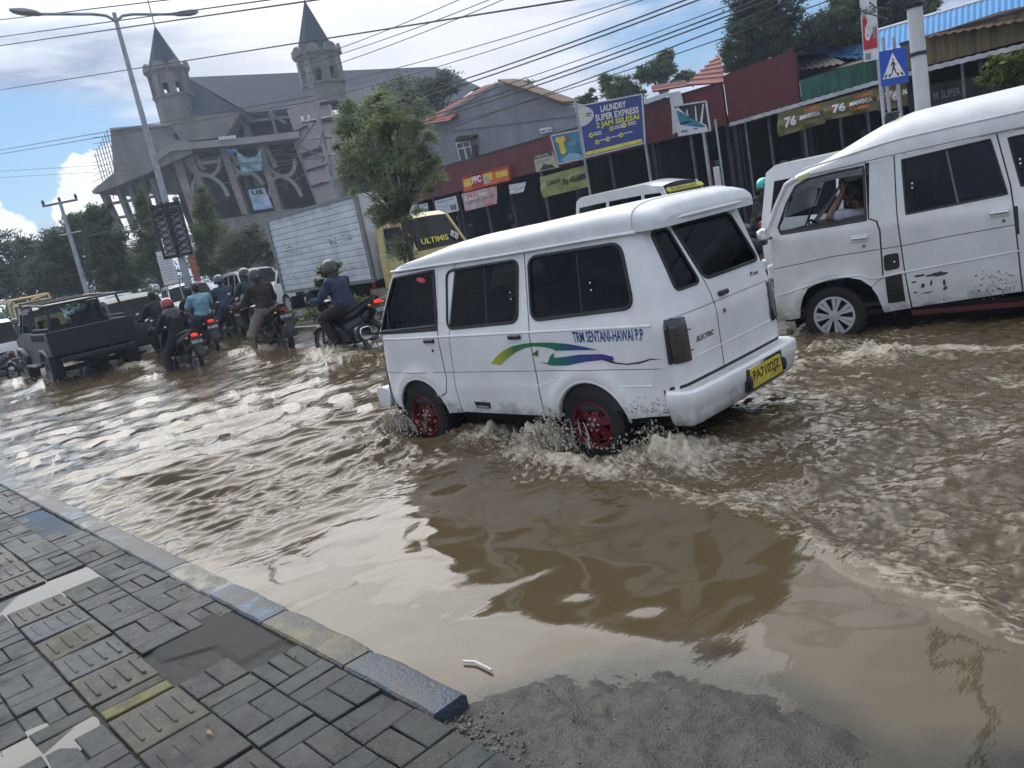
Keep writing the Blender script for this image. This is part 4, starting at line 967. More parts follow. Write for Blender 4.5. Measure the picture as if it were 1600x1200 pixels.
    gp=sorted(gutr+[(-2.1,1.80),(1.62,1.18),(1.45,1.40)]); gX=[p[0] for p in gp]; gZ=[p[1] for p in gp]
    for k,x in enumerate(xs):
        zg=float(np.interp(x,gX,gZ)); h=.05+.30*smooth(x,1.45,.25); e=2.7
        if x<-1.9: h*=.9
        w=ys(min(x,1.2),1.68)+.015-.05*smooth(x,1.2,1.5)
        for j in range(n+1):
            a=math.pi*j/n; c,s_=math.cos(a),math.sin(a); secs.append((x,w*math.copysign(abs(c)**(2/e),c),zg+h*(abs(s_)**(2/e) if 0<j<n else 0)))
    m=n+1; mb.add(secs,[(k*m+j,(k+1)*m+j,(k+1)*m+j+1,k*m+j+1) for k in range(len(xs)-1) for j in range(n)]+[tuple(range((len(xs)-1)*m,len(xs)*m)),tuple(range(m-1,-1,-1))])
    ro=mb.build('roof',M['roof_white'],root,smooth=50)
    mb=MB(); mb.tube([(x,ys(min(x,1.2),1.66)-.002,float(np.interp(x,gX,gZ))+.065+.06*smooth(x,1.3,.3)) for x in np.linspace(1.25,-2.0,40)],.010,6); mb.build('roof_bead',M['roof_white'],ro)
    p=S(1382,200); mb=MB(); mb.box((p[0],.30,2.07),(.10,.06,.10),ch=.01); mb.box((p[0]-.02,.30,2.13),(.12,.08,.04),ch=.01); mb.build('roof_clamp',M['black_plastic'],ro)
    # front + windscreen
    def xf(y,z): 
        b=1.76-.02*z if z<1.12 else 1.737-(z-1.12)*.62
        return b-.11*(abs(y)/.72)**2.6
    ff=lambda y,z,off=0:(xf(y,z)+off,y,z)
    mb=MB(); skin(mb,[(-.74,.36),(.74,.36),(.72,1.10),(-.72,1.10)],ff,[],.1); mb.build('front_panel',W,root)
    ws=[(-.68,1.12),(.68,1.12),(.60,1.52),(-.60,1.52)]
    mb=MB(); skin(mb,ws,ff,[],.1); mb.build('windscreen',G['clear'],root); mb=MB(); gasket(mb,ws,ff,.014); mb.build('windscreen_seal',M['black_plastic'],root)
    for s in (-1,1): mb=MB(); mb.box((1.70,s*.5,.80),(.08,.3,.16),ch=.02); mb.build('headlight',M['lamp_clear'],root)
    mb=MB(); mb.box((1.74,0,.42),(.14,1.5,.2),ch=.04); mb.build('front_bumper',M['black_plastic'],root)
    mb=MB(); skin(mb,[(-.76,.36),(.76,.36),(.76,1.0),(.62,1.8),(-.62,1.8),(-.76,1.0)],lambda y,z,o=0:(-2.2+max(0,z-1)*.19,y,z),[[(-.6,1.15),(.6,1.15),(.52,1.68),(-.52,1.68)]],.1); mb.build('tailgate',W,root)
    # details: handles, mirror, filler, vent, scrapes
    for px,py,p in ((1343,373,d1),(1561,333,d2)):
        q=S(px,py); mb=MB(); mb.box(f(*q,.004),(.16,.012,.065),ch=.005); mb.build('handle_plate',M['worn_white'],p)
        mb=MB(); mb.tube([f(q[0]-.07,q[1]+.008,.025),f(q[0]+.07,q[1]+.008,.025)],.013,8); mb.build('door_handle',M['chrome'],p)
    for px,py,p in ((1350,384.5,d1),(1568.5,345,d2)):
        q=S(px,py); mb=MB(); mb.lathe([(.014,0),(.012,.008),(.001,.008)],12,Matrix.Translation(f(*q,.001))@Matrix.Rotation(R(-90),4,'X')); mb.build('key_lock',M['steel'],p)
    P=rpoly(PX([(1380,399),(1404,394.5),(1406,419),(1382,424)]),.03); mb=MB(); skin(mb,P,lambda u,v,o:f(u,v,.003),[],.1,flip=True); fl=mb.build('fuel_filler',M['ink_black'],root); q=S(1398,409); mb=MB(); mb.ball(f(*q,.008),.012,8,5); mb.build('filler_cap_lock',M['chrome'],fl)
    P=PX([(1383,433),(1409,427.5),(1415,470),(1388,474)]); mb=MB(); skin(mb,P,lambda u,v,o:f(u,v,.004),[],.1,flip=True); vt=mb.build('side_vent',M['ink_black'],root)
    mb=MB()
    for k in range(4):
        y0=440+k*3.2; mb.tube([f(*S(1391,y0+2),.008),f(*S(1404,y0-.5),.008)],.004,5)
    mb.build('vent_slats',M['black_plastic'],vt)
    mk('sticker_green',(.42,.48,.22),.6); P=rpoly(PX([(1246,276),(1266,269),(1267,276),(1248,283)]),.015)
    mb=MB(); skin(mb,P,lambda u,v,o:(f(u,v,.02)),[],.1,flip=True); mb.build('old_sticker',M['sticker_green'],root,smooth=0)
    mk('scrape',(.05,.05,.055),.7,var=.5,sc=30); random.seed(5)
    mb=MB()
    blobs=[(1465,428,15,3.2),(1436,431,9,1.8),(1475,441,2.5,5),(1442,446,3,4),(1455,442,1.5,5),(1428,441,4,1.5),(1477,450,3,3),(1449,457,8,1),(1430,457,3,1.2),(1525,431,2,1),(1475,468,1,2)]
    for cx,cy,a,b in blobs:
        P=[]
        for k in range(18):
            t=2*math.pi*k/18; rr=1+.35*random.uniform(-1,1); P.append(S(cx+a*rr*math.cos(t),cy-.18*a*rr*math.cos(t)+b*rr*math.sin(t)))
        mb.add([f(u,v,.0015) for u,v in P],[tuple(range(18))])
    mb.build('scraped_paint',M['scrape'],d2,smooth=0); mk('scuff_grey',(.17,.17,.165),.7); mb=MB()
    for i in range(150):
        cx=random.gauss(1560,16) if i%2 else random.uniform(1520,1592); cy=(random.gauss(436,8) if i%2 else random.gauss(455,5))-.155*(cx-1560); 
        if cx>1590: continue
        a=random.uniform(.4,1.8)*(1.5 if i%5==0 else 1); b=a*random.uniform(.3,.9)
        P=[S(cx+a*math.cos(t),cy+b*math.sin(t)-.15*a*math.cos(t)) for t in np.linspace(0,6.28,7)[:-1]]
        mb.add([f(u,v,.0015) for u,v in P],[tuple(range(6))])
    mb.build('scuff_marks',M['scuff_grey'],d2,smooth=0)
    mb=MB(); mb.box((-.25,0,.30),(3.7,1.40,.05)); mb.box((-.3,0,.20),(2.6,.9,.16))
    for c in (1.08,-1.08):
        for s in (1,-1):
            P=arc(c-.06*(c>0),.30,.47,-12,192,14); n=len(P); vs=[(x,s*.768,min(z,.74)) for x,z in P]+[(x,s*.36,min(z,.74)) for x,z in P]; mb.add(vs,[(i,i+1,n+i+1,n+i) for i in range(n-1)]+[tuple(range(n,2*n))])
    mb.build('underbody',M['underbody'],root,smooth=0)
    mb=MB(); mb.box((-.35,.74,.265),(1.5,.03,.05)); mb.build('sill_panel',M['red_sill'],root)
    mb=MB(); mb.box((-.3,0,.38),(3.6,1.46,.03)); mb.box((1.45,0,.93),(.30,1.36,.32),ch=.08)
    for s in (1,-1): mb.box((-.8,s*.735,.78),(2.5,.02,.76))
    mb.build('cabin_lining',M['interior'],root,smooth=0)
    mb=MB(); seat(mb,.72,.36,.5,.86); seat(mb,.72,-.42,.5,.86); seat(mb,-.2,0,1.3,.86); seat(mb,-1.1,0,1.3,.86); mb.build('seats',M['seat_cloth'],root)
    mb=MB(); mb.tube([(1.24+.09*math.sin(t),.36+.19*math.cos(t),1.10+.15*math.sin(t)) for t in np.linspace(0,6.28,25)],.013,6); mb.build('steering_wheel',M['black_plastic'],root)
    q=S(1202,372); mb=MB(); mb.tube([f(q[0]-.02,q[1]),(q[0]+.03,.86,q[1]+.0)],.014,6); mb.box((q[0]+.02,.87,q[1]-.02),(.06,.10,.06),ch=.01); mb.build('mirror_bracket',M['black_plastic'],root)
    mb=MB(); mb.loftx([(q[0]-.03,.88,q[1]+.06,.075,.055),(q[0]+.01,.88,q[1]+.06,.085,.065),(q[0]+.06,.88,q[1]+.06,.05,.04)],14,4); mb.build('side_mirror',M['chrome'],root)
    wheel(root,1.10,.68,.30,.17,'cap_silver','cover'); wheel(root,-1.08,.68,.30,.17,'cap_silver','cover')
    wheel(root,1.10,-.68,.30,.17,'cap_silver','cover',side=-1); wheel(root,-1.08,-.68,.30,.17,'cap_silver','cover',side=-1)
    return root
RV_F=[]
right_van=build_right_van()

def simple_car(name,label,cat,x,y,heading,L=4.2,Wd=1.7,Hh=1.68,prof=None,paint='car_white',kind='mpv',wm='tint',group=None,front_lamps=True,rims='cap_silver',z0=ZR,roofm=None):
    """generic road vehicle: side skins with arches and window openings, crowned top skin; local +x forward"""
    root=empty(name,(x,y,z0),heading,label,cat,group); h=L/2; w=Wd/2; r=.31
    if kind=='mpv':   P=[(-h,.45),(-h-.02,.80),(-h+.10,1.05),(-h+.35,Hh-.10),(-h+.60,Hh),(h*.10,Hh-.01),(h*.36,Hh-.10),(h*.62,1.12),(h*.93,.98),(h,.80),(h+.02,.42)]; wins=[[(h*.60,1.12),(h*.34,Hh-.16),(h*.12,Hh-.10),(h*.12,1.08)],[(h*.08,1.08),(h*.08,Hh-.10),(-h*.36,Hh-.10),(-h*.36,1.06)],[(-h*.40,1.06),(-h*.40,Hh-.10),(-h*.74,Hh-.14),(-h*.86,1.10)]]; ws=(6,7); rw=(2,3)
    elif kind=='van': P=[(-h,.45),(-h,.95),(-h+.06,1.3),(-h+.14,Hh-.08),(-h+.30,Hh),(h*.30,Hh),(h*.58,Hh-.10),(h*.84,1.12),(h*.97,.85),(h,.42)]; wins=[[(h*.80,1.08),(h*.56,Hh-.22),(h*.30,Hh-.20),(h*.30,1.08)],[(h*.25,1.08),(h*.25,Hh-.20),(-h*.30,Hh-.20),(-h*.30,1.08)],[(-h*.35,1.08),(-h*.35,Hh-.20),(-h*.85,Hh-.22),(-h*.90,1.12)]]; ws=(6,7); rw=(2,3)
    fa,ra=h*.62,-h*.60; wr=r+.07
    def ys(X,z): return w*(1-.10*max(0,(abs(X)/h-.72)/.28)**2)-.16*max(0,z-1.0)*1.1-.03*smooth(z,.5,.3)
    low=[(h+.02,.42),(h-.05,.30)]+arc(fa,r,wr,0,180,12)+arc(ra,r,wr,0,180,12)+[(-h+.05,.30)]
    poly=P+low[1:]
    for s in (1,-1):
        mb=MB(); skin(mb,poly,side_fn(ys,s),wins,.13,.03,flip=(s>0)); mb.build('side_panel',M[paint],root)
        for wn in wins: mb=MB(); skin(mb,wn,side_fn(lambda X,z:ys(X,z)-.012,s),[],.3); mb.build('window_glass',G[wm],root)
        mb=MB(); 
        for xx in (h*.10,-h*.38): line_on(mb,[(xx,1.06),(xx,.36)],side_fn(ys,s),.012,.002,False)
        mb.build('panel_gaps',M['seam'],root,smooth=0)
    def strip(i,j,m,nm):
        mb=MB(); seg=P[i:j+1]; n=10; vs=[]
        for k,(X,z) in enumerate(seg):
            for q in range(n+1):
                t=-1+2*q/n; yy=ys(X,z)*t; c=(1-t*t)*.05; fx_=c if X>h*.3 and z<1.6 else (-c if X<-h*.8 else 0); vs.append((X+fx_,yy,z+(c if abs(fx_)<1e-6 else c*.3)))
        m_=n+1; mb.add(vs,[(k*m_+q,(k+1)*m_+q,(k+1)*m_+q+1,k*m_+q+1) for k in range(len(seg)-1) for q in range(n)]); return mb.build(nm,m,root,smooth=30)
    strip(0,rw[0],M[paint],'tailgate'); strip(rw[0],rw[1],G['dark'],'rear_window'); strip(rw[1],ws[0],M[roofm or paint],'roof'); strip(ws[0],ws[1],G['tint'] if wm!='blue' else G['tint'],'windscreen'); strip(ws[1],len(P)-1,M[paint],'bonnet')
    for s in (1,-1):
        mb=MB(); mb.tube([(P[ws[0]][0],s*ys(*P[ws[0]]),P[ws[0]][1]),(P[ws[1]][0],s*ys(*P[ws[1]]),P[ws[1]][1])],.03,6); mb.build('windscreen_pillar',M[paint],root)
        mb=MB(); mb.loftx([(h-.30,s*(w-.16),.82,.10,.05),(h-.05,s*(w-.26),.80,.16,.08),(h+.03,s*(w-.32),.78,.12,.07)],12,3); mb.build('headlight',M['lamp_clear'],root)
        mb=MB(); mb.box((-h+.0,s*(w-.16),.95),(.08,.12,.30),ch=.02); mb.build('tail_light',M['tail_red'],root)
        mb=MB(); mb.loftx([(h*.50,s*(w+.10),1.10,.05,.05),(h*.56,s*(w+.11),1.11,.10,.075),(h*.60,s*(w+.10),1.11,.08,.06)],10,3); mb.tube([(h*.55,s*(w-.06),1.08),(h*.55,s*(w+.06),1.10)],.02,6); mb.build('side_mirror',M[paint],root)
        mb=MB(); mb.box((-.02,s*(w-.0),.98),(.16,.03,.03),ch=.006); mb.box((-h*.5,s*w,.98),(.16,.03,.03),ch=.006); mb.build('door_handle',M[paint],root)
    mb=MB(); mb.box((h+.03,0,.60),(.06,Wd*.55,.13),ch=.01); mb.build('grille',M['black_plastic'],root)
    mb=MB(); mb.box((h+.05,0,.42),(.03,.42,.12)); mb.build('number_plate',M['plate_black'],root)
    mb=MB(); mb.loftx([(-w*.95,0,.42,.05,.09),(-w*.8,.07,.42,.07,.10),(w*.8,.07,.42,.07,.10),(w*.95,0,.42,.05,.09)],10,4,Matrix.Translation((h,0,0))@Matrix.Rotation(R(90),4,'Z')@Matrix.Scale(-1,4,(0,1,0))); mb.build('front_bumper',M[paint],root)
    mb=MB(); mb.box((-h+.0,0,.45),(.12,Wd*.93,.18),ch=.03); mb.build('rear_bumper',M[paint],root)
    mb=MB(); mb.box((0,0,.33),(L*.9,Wd*.86,.06)); mb.box((.1,0,.62),(L*.75,Wd*.84,.5)); mb.build('underbody',M['underbody'],root,smooth=0)
    mb=MB()
    for xx in (.2,-.8):
        for s in (1,-1): seat(mb,xx,s*.38,.5,.80)
    mb.build('seats',M['seat_cloth'],root)
    for xx in (fa,ra):
        for s in (1,-1): wheel(root,xx,s*(w-.12),r,.18,rims,'cover',side=s)
    return root
c4=simple_car('car','white hatchback with a green door sticker behind the box lorry, facing right','car',-26.7,15.25,0,4.2,1.7,1.66,paint='car_white',wm='dark')
c2=simple_car('car','silver people carrier with pale windscreen facing the camera, behind the lamp post','car',-33.6,13.0,R(-14),4.3,1.72,1.74,paint='silver_paint')
c3=simple_car('car','silver car with dark blue windscreen, tucked behind the silver people carrier','car',-32.9,15.6,R(-10),4.3,1.72,1.80,paint='silver_paint')
c1=simple_car('car','pale car with turquoise sun strip on its windscreen, beyond the black pickup','car',-39.5,11.9,R(-8),4.3,1.75,1.84,paint='silver_paint')
mk('sunstrip',(.10,.40,.62),.3)
mb=MB(); mb.prism([(.90,-.60,1.735),(.90,.60,1.735),(1.10,.62,1.58),(1.10,-.62,1.58)],(.03,0,.03)); mb.build('sun_strip',M['sunstrip'],c1)
c5=simple_car('car','white car cut off by the left edge, red tail light, behind a parked scooter','car',-31.3,4.95,R(182),4.3,1.75,1.78,paint='car_white')
c6=simple_car('car','black estate car between the black pickup and the riders','car',-25.9,7.7,R(184),4.2,1.70,1.74,paint='black_paint')
v2=simple_car('minibus','white minibus with a yellow sun strip on its windscreen, roof showing above the foreground minibus','minibus',-10.95,14.5,0,3.2,1.55,1.98,kind='van',paint='car_white',wm='dark')
v3=simple_car('minibus','white minibus on the far lane, seen behind and through the cab of the right-hand van','minibus',-4.45,11.7,0,3.7,1.55,1.86,kind='van',paint='car_white',wm='tint')
mb=MB(); P=[PY(981,302,14.95),PY(1068,289,14.95)]
# sun strip on v2 windscreen (wraps the top of the glass, also shown on the near side)
q=[(1.02,-.62,1.80),(1.02,.62,1.80),(1.09,.62,1.72),(1.09,-.62,1.72)]; mb.prism(q,(.03,0,.03)); 
mk('strip_yellow',(.62,.58,.06),.5); ss=mb.build('sun_strip',M['strip_yellow'],v2)
mb=MB(); text_on(mb,'BUSNULLAH',quadmap([Vector(p)+Vector((.034,0,.034)) for p in (q[3],q[2],q[1],q[0])]),.06,.15,.8,.85,.02); mb.build('strip_lettering',M['ink_black'],ss,smooth=0)

def build_truck():
    root=empty('box_lorry',(-21.4,13.45,ZR),0,'lorry with a white planked cargo box and a pale yellow cab, beyond the street tree','lorry')
    S=lambda x,y,z:(x,y,z)
    mb=MB(); L0,L1=-2.85,2.55; w=.98
    z0,z1=.86,3.26
    mb.box(((L0+L1)/2,0,(z0+z1)/2),(L1-L0-.04,2*w-.06,z1-z0-.04))
    k=13
    for i in range(k):
        a=z0+.04+(z1-z0-.08)*i/k; b=z0+.04+(z1-z0-.08)*(i+1)/k
        for s in (1,-1):
            mb.prism([(L0+.06,s*(w-.03),a),(L0+.06,s*(w-.005),a+.02),(L0+.06,s*(w-.005),b-.025),(L0+.06,s*(w-.03),b-.01)],(L1-L0-.12,0,0))
    body=mb.build('cargo_box',M['box_white'],root,smooth=0)
    mk('rail_grey',(.22,.24,.24),.5,metal=.3); mb=MB()
    for s in (1,-1):
        mb.box(((L0+L1)/2,s*w,z1-.03),(L1-L0,.07,.09)); mb.box(((L0+L1)/2,s*w,z0+.03),(L1-L0,.07,.10))
        for x,ww in ((L0+.05,.10),(L1-.08,.16)): mb.box((x,s*w,(z0+z1)/2),(ww,.075,z1-z0-.19))
    mb.build('box_frame',M['rail_grey'],root,smooth=0)
    mb=MB(); random.seed(2)
    for i in range(60):
        x=random.choice([random.gauss(1.0,.5),random.gauss(-1.9,.25),random.gauss(1.4,.4)]); z=random.choice([2.25,1.35,1.35,2.1])+random.gauss(0,.05); a=random.uniform(.02,.09)
        if L0+.1<x<L1-.2: mb.box((x,-w-.004,z),(a,.004,a*random.uniform(.2,.6)))
    mk('peeled',(.16,.18,.16),.7); mb.build('peeled_sticker',M['peeled'],body,smooth=0)
    # cab : local x from 2.75 to 4.55
    c0,c1=2.78,4.50; wy=.86
    P=[(c0,.62),(c0,2.30),(c0+.25,2.42),(c0+.95,2.40),(c0+1.20,2.28),(c1-.03,1.45),(c1+.02,1.30),(c1,.55)]
    def ys(x,z): return wy-.09*max(0,z-1.3)
    win=[(c0+.38,2.18),(c0+1.12,2.16),(c0+1.50,1.50),(c0+.38,1.42)]
    for s in (1,-1):
        mb=MB(); skin(mb,P+[(c0+1.4,.55)]+arc(c0+.92,.40,.46,20,160,10)+[(c0+.3,.6)],side_fn(ys,s),[win],.15,.03,flip=(s>0)); d=mb.build('cab_side',M['yellow_paint'],root)
        mb=MB(); skin(mb,win,side_fn(lambda x,z:ys(x,z)-.015,s),[],.3); mb.build('window_glass',G['dark'],d)
        mb=MB(); gasket(mb,win,side_fn(ys,s),.02); line_on(mb,[(c0+.32,2.25),(c0+.32,.7)],side_fn(ys,s),.015,.002,False); mb.build('window_seal',M['black_plastic'],d)
    def strip(a,b,nm,m):
        mb=MB(); n=8; vs=[]
        for X,z in P[a:b+1]:
            for q in range(n+1): t=-1+2*q/n; vs.append((X+(.05*(1-t*t) if a>=4 else 0),ys(X,z)*t,z+(.03*(1-t*t) if a<4 else 0)))
        mb.add(vs,[(k*(n+1)+q,(k+1)*(n+1)+q,(k+1)*(n+1)+q+1,k*(n+1)+q+1) for k in range(b-a) for q in range(n)]); return mb.build(nm,m,root)
    strip(0,4,'cab_roof',M['yellow_paint']); ws=strip(4,5,'windscreen',G['dark']); strip(5,7,'cab_front',M['yellow_paint'])
    for s in (1,-1):
        mb=MB(); mb.tube([(P[4][0],s*ys(*P[4]),P[4][1]),(P[5][0],s*ys(*P[5]),P[5][1])],.045,6); mb.build('windscreen_pillar',M['yellow_paint'],root)
        mb=MB(); mb.box((c1+.03,s*.62,.95),(.06,.26,.18),ch=.02); mb.build('headlight',M['lamp_clear'],root)
        mb=MB(); mb.tube([(c1-.2,s*.84,1.5),(c1+.05,s*1.02,1.62),(c1+.05,s*1.02,1.75)],.015,5); mb.box((c1+.05,s*1.03,1.72),(.04,.16,.30),ch=.01); mb.build('side_mirror',M['black_plastic'],root)
    a,b=Vector((P[5][0],0,P[5][1])),Vector((P[4][0],0,P[4][1]))
    q=[a+Vector((.07,-.80,.02)),a+Vector((.07,.80,.02)),b+Vector((.07,.74,0)),b+Vector((.07,-.74,0))]
    fn=quadmap(q); mb=MB(); text_on(mb,'ULTIMIS',fn,.12,.16,.72,.34,.015,.3); mb.build('windscreen_lettering',M['ink_yellow'],ws,smooth=0)
    mb=MB()
    C=(.86,.27)
    def dd(u,v): return fn(C[0]+u*.075,C[1]+v*.15)
    for i in range(4):
        aa=(math.cos(i*math.pi/2),math.sin(i*math.pi/2)); bb_=(math.cos((i+1)*math.pi/2),math.sin((i+1)*math.pi/2))
        mb.tube([dd(*aa),dd(*bb_)],.014,5)
    for u,v in ((0,.42),(.42,0),(-.42,0),(0,-.42)): mb.ball(dd(u,v),.028,8,5)
    mb.build('dice_emblem',M['ink_white'],ws)
    mb=MB(); mb.box((0,0,.70),(6.6,.7,.2)); mb.box((c0+.8,0,.62),(1.6,1.5,.2)); mb.box((c0+.75,0,1.15),(1.3,1.5,.5)); mb.box((.6,-.7,.60),(1.0,.35,.4),ch=.03); mb.build('chassis',M['underbody'],root,smooth=0)
    mb=MB(); mb.box((c1+.08,0,.55),(.12,1.75,.22),ch=.03); mb.build('front_bumper',M['yellow_paint'],root)
    MB().box((-2.3,-.85,.52),(.02,.45,.42)).build('mudguard',M['black_plastic'],root); MB().box((1.75,-.92,.55),(.02,.40,.45)).build('mudguard',M['black_plastic'],root)
    mb=MB(); mb.box((2.42,-.99,.78),(.12,.04,.16)); mb.build('marker_light',M['tail_red'],root)
    for x in (c0+.92,-1.5):
        for s in (1,-1): wheel(root,x,s*.74,.38,.24,'steel','steel',side=s)
build_truck()

def build_pickup():
    th=R(-3.5); root=empty('pickup',(-22.55,5.60,ZR),math.pi+th,'raised black pickup with a tubular roof rack driving away on the left','pickup')
    B=M['black_paint']
    # heading +x ; tail at x=-2.3
    bed0,bed1=-2.35,-.25; w=.94; zb,zt=.78,1.32
    mb=MB(); mb.box(((bed0+bed1)/2,0,zb+.04),(bed1-bed0,2*w-.06,.08))
    for s in (1,-1): mb.box(((bed0+bed1)/2,s*(w-.03),(zb+zt)/2),(bed1-bed0-.02,.06,zt-zb),ch=.012)
    mb.box((bed1,0,(zb+zt)/2+.03),(.06,2*w-.14,zt-zb)); mb.build('cargo_bed',B,root,smooth=20)
    mb=MB(); mb.box((bed0-.01,0,(zb+zt)/2),(.06,2*w-.02,zt-zb+.02),ch=.012); tg=mb.build('tailgate',B,root,smooth=20)
    mb=MB(); mb.box((bed0-.045,0,zt-.13),(.015,2*w-.2,.02)); mb.box((bed0-.045,0,zb+.12),(.015,2*w-.2,.02)); 
    for s in (-1,1): mb.box((bed0-.05,s*.3,zt-.02),(.02,.1,.05))
    mb.build('tailgate_ribs',M['dark_paint'],tg,smooth=0)
    mb=MB()
    for s in (1,-1):
        for z in (zt-.02,zt-.20,zb+.10): mb.box(((bed0+bed1)/2,s*(w+.008),z),(bed1-bed0-.1,.012,.025))
        for i in range(9): mb.box((bed0+.35+i*.19,s*(w+.010),zt-.11),(.035,.012,.14))
    mb.build('bed_side_ribs',M['dark_paint'],root,smooth=0)
    # cab
    P=[(-.20,.70),(-.20,1.32),(-.12,1.86),(.15,1.94),(.85,1.92),(1.10,1.84),(1.45,1.34),(2.35,1.24),(2.45,1.1),(2.45,.60)]
    def ys(x,z): return .86-.15*max(0,z-1.25)
    win=[(-.02,1.80),(.85,1.79),(1.22,1.36),(-.05,1.34)]
    for s in (1,-1):
        mb=MB(); skin(mb,P+[(2.35,.55)]+arc(1.75,.42,.46,5,175,12)+[(1.2,.55),(-.1,.55)],side_fn(ys,s),[win],.15,.03,flip=(s>0)); d=mb.build('cab_side',B,root)
        mb=MB(); skin(mb,win,side_fn(lambda x,z:ys(x,z)-.01,s),[],.3); mb.build('window_glass',G['tint'],d)
    def strip(a,b,nm,m):
        mb=MB(); n=8; vs=[]
        for X,z in P[a:b+1]:
            for q in range(n+1): t=-1+2*q/n; vs.append((X,ys(X,z)*t,z+.03*(1-t*t)))
        mb.add(vs,[(k*(n+1)+q,(k+1)*(n+1)+q,(k+1)*(n+1)+q+1,k*(n+1)+q+1) for k in range(b-a) for q in range(n)]); return mb.build(nm,m,root)
    strip(1,2,'rear_window',G['clear']); strip(2,5,'cab_roof',B); strip(5,6,'windscreen',G['clear']); strip(6,9,'bonnet',B); strip(0,1,'cab_back',B)
    for s in (1,-1):
        mb=MB(); mb.tube([(P[5][0],s*.78,P[5][1]),(P[6][0],s*.85,P[6][1])],.03,6); mb.tube([(-.20,s*.84,1.32),(-.12,s*.77,1.86)],.04,6); mb.build('cab_pillar',B,root)
        mb=MB(); mb.box((bed0+.02,s*(w-.06),.92),(.10,.10,.26),ch=.015); mb.build('tail_light',M['tail_red'],root)
        mb=MB(); mb.loftx([(1.22,s*.86,.66,.07,.10),(1.5,s*.92,.90,.10,.06),(1.85,s*.93,.94,.10,.05),(2.25,s*.90,.80,.08,.08)],10,3); mb.build('wheel_arch_flare',M['dark_paint'],root)
        mb=MB(); mb.loftx([(-1.95,s*.90,.70,.07,.08),(-1.65,s*.94,.90,.09,.05),(-1.3,s*.94,.90,.09,.05),(-1.0,s*.90,.70,.07,.08)],10,3); mb.build('wheel_arch_flare',M['dark_paint'],root)
        mb=MB(); mb.box((.45,s*.93,.52),(1.3,.16,.05),ch=.01); mb.build('side_step',M['steel'],root)
    mb=MB()
    for s in (1,-1):
        mb.tube([(bed0+.05,s*.82,zt),(bed0+.10,s*.74,1.88)],.028,8); mb.tube([(bed1-.1,s*.82,zt),(bed1-.05,s*.74,1.94)],.028,8)
        mb.tube([(bed0-.1,s*.74,1.90),(.95,s*.72,2.02)],.028,8)
        mb.tube([(bed0+.04,s*.84,zt+.08),(bed1,s*.84,zt+.08)],.018,6)
    for x in (bed0+.05,bed1,.9): mb.tube([(x,-.9,1.90+(x-bed0)*.037),(x,.9,1.90+(x-bed0)*.037)],.024,8)
    mb.build('roof_rack',M['dark_paint'],root)
    mb=MB(); mb.box((bed0-.10,0,.66),(.10,1.6,.12),ch=.02); mb.build('rear_bumper',M['dark_paint'],root)
    mb=MB(); mb.box((0,0,.62),(4.5,.8,.16)); mb.box((1.0,0,.75),(2.6,1.5,.25)); mb.tube([(-1.55,-.7,.40),(-1.55,.7,.40)],.06,8); mb.ball((-1.55,0,.40),.15,10,7); mb.tube([(1.75,-.7,.40),(1.75,.7,.40)],.05,8); mb.build('chassis',M['underbody'],root,smooth=30)
    mb=MB(); seat(mb,.45,.38,.5,1.02); seat(mb,.45,-.38,.5,1.02); mb.build('seats',M['seat_cloth'],root)
    mk('toy_yellow',(.55,.42,.12),.8); mk('load_red',(.35,.12,.08),.8)
    mb=MB(); mb.ball((.0,.46,1.46),(.06,.09,.11)); mb.ball((.0,.46,1.60),.07); mb.ball((.0,.52,1.66),.025); mb.ball((.0,.40,1.66),.025); tag(mb.build('plush_toy',M['toy_yellow'],loc=root.location,rz=math.pi+th),'small yellow plush toy behind the rear window of the black pickup','plush toy')
    for x in (1.75,-1.60):
        for s in (1,-1): wheel(root,x,s*.84,.41,.28,'steel','steel',side=s)
build_pickup()
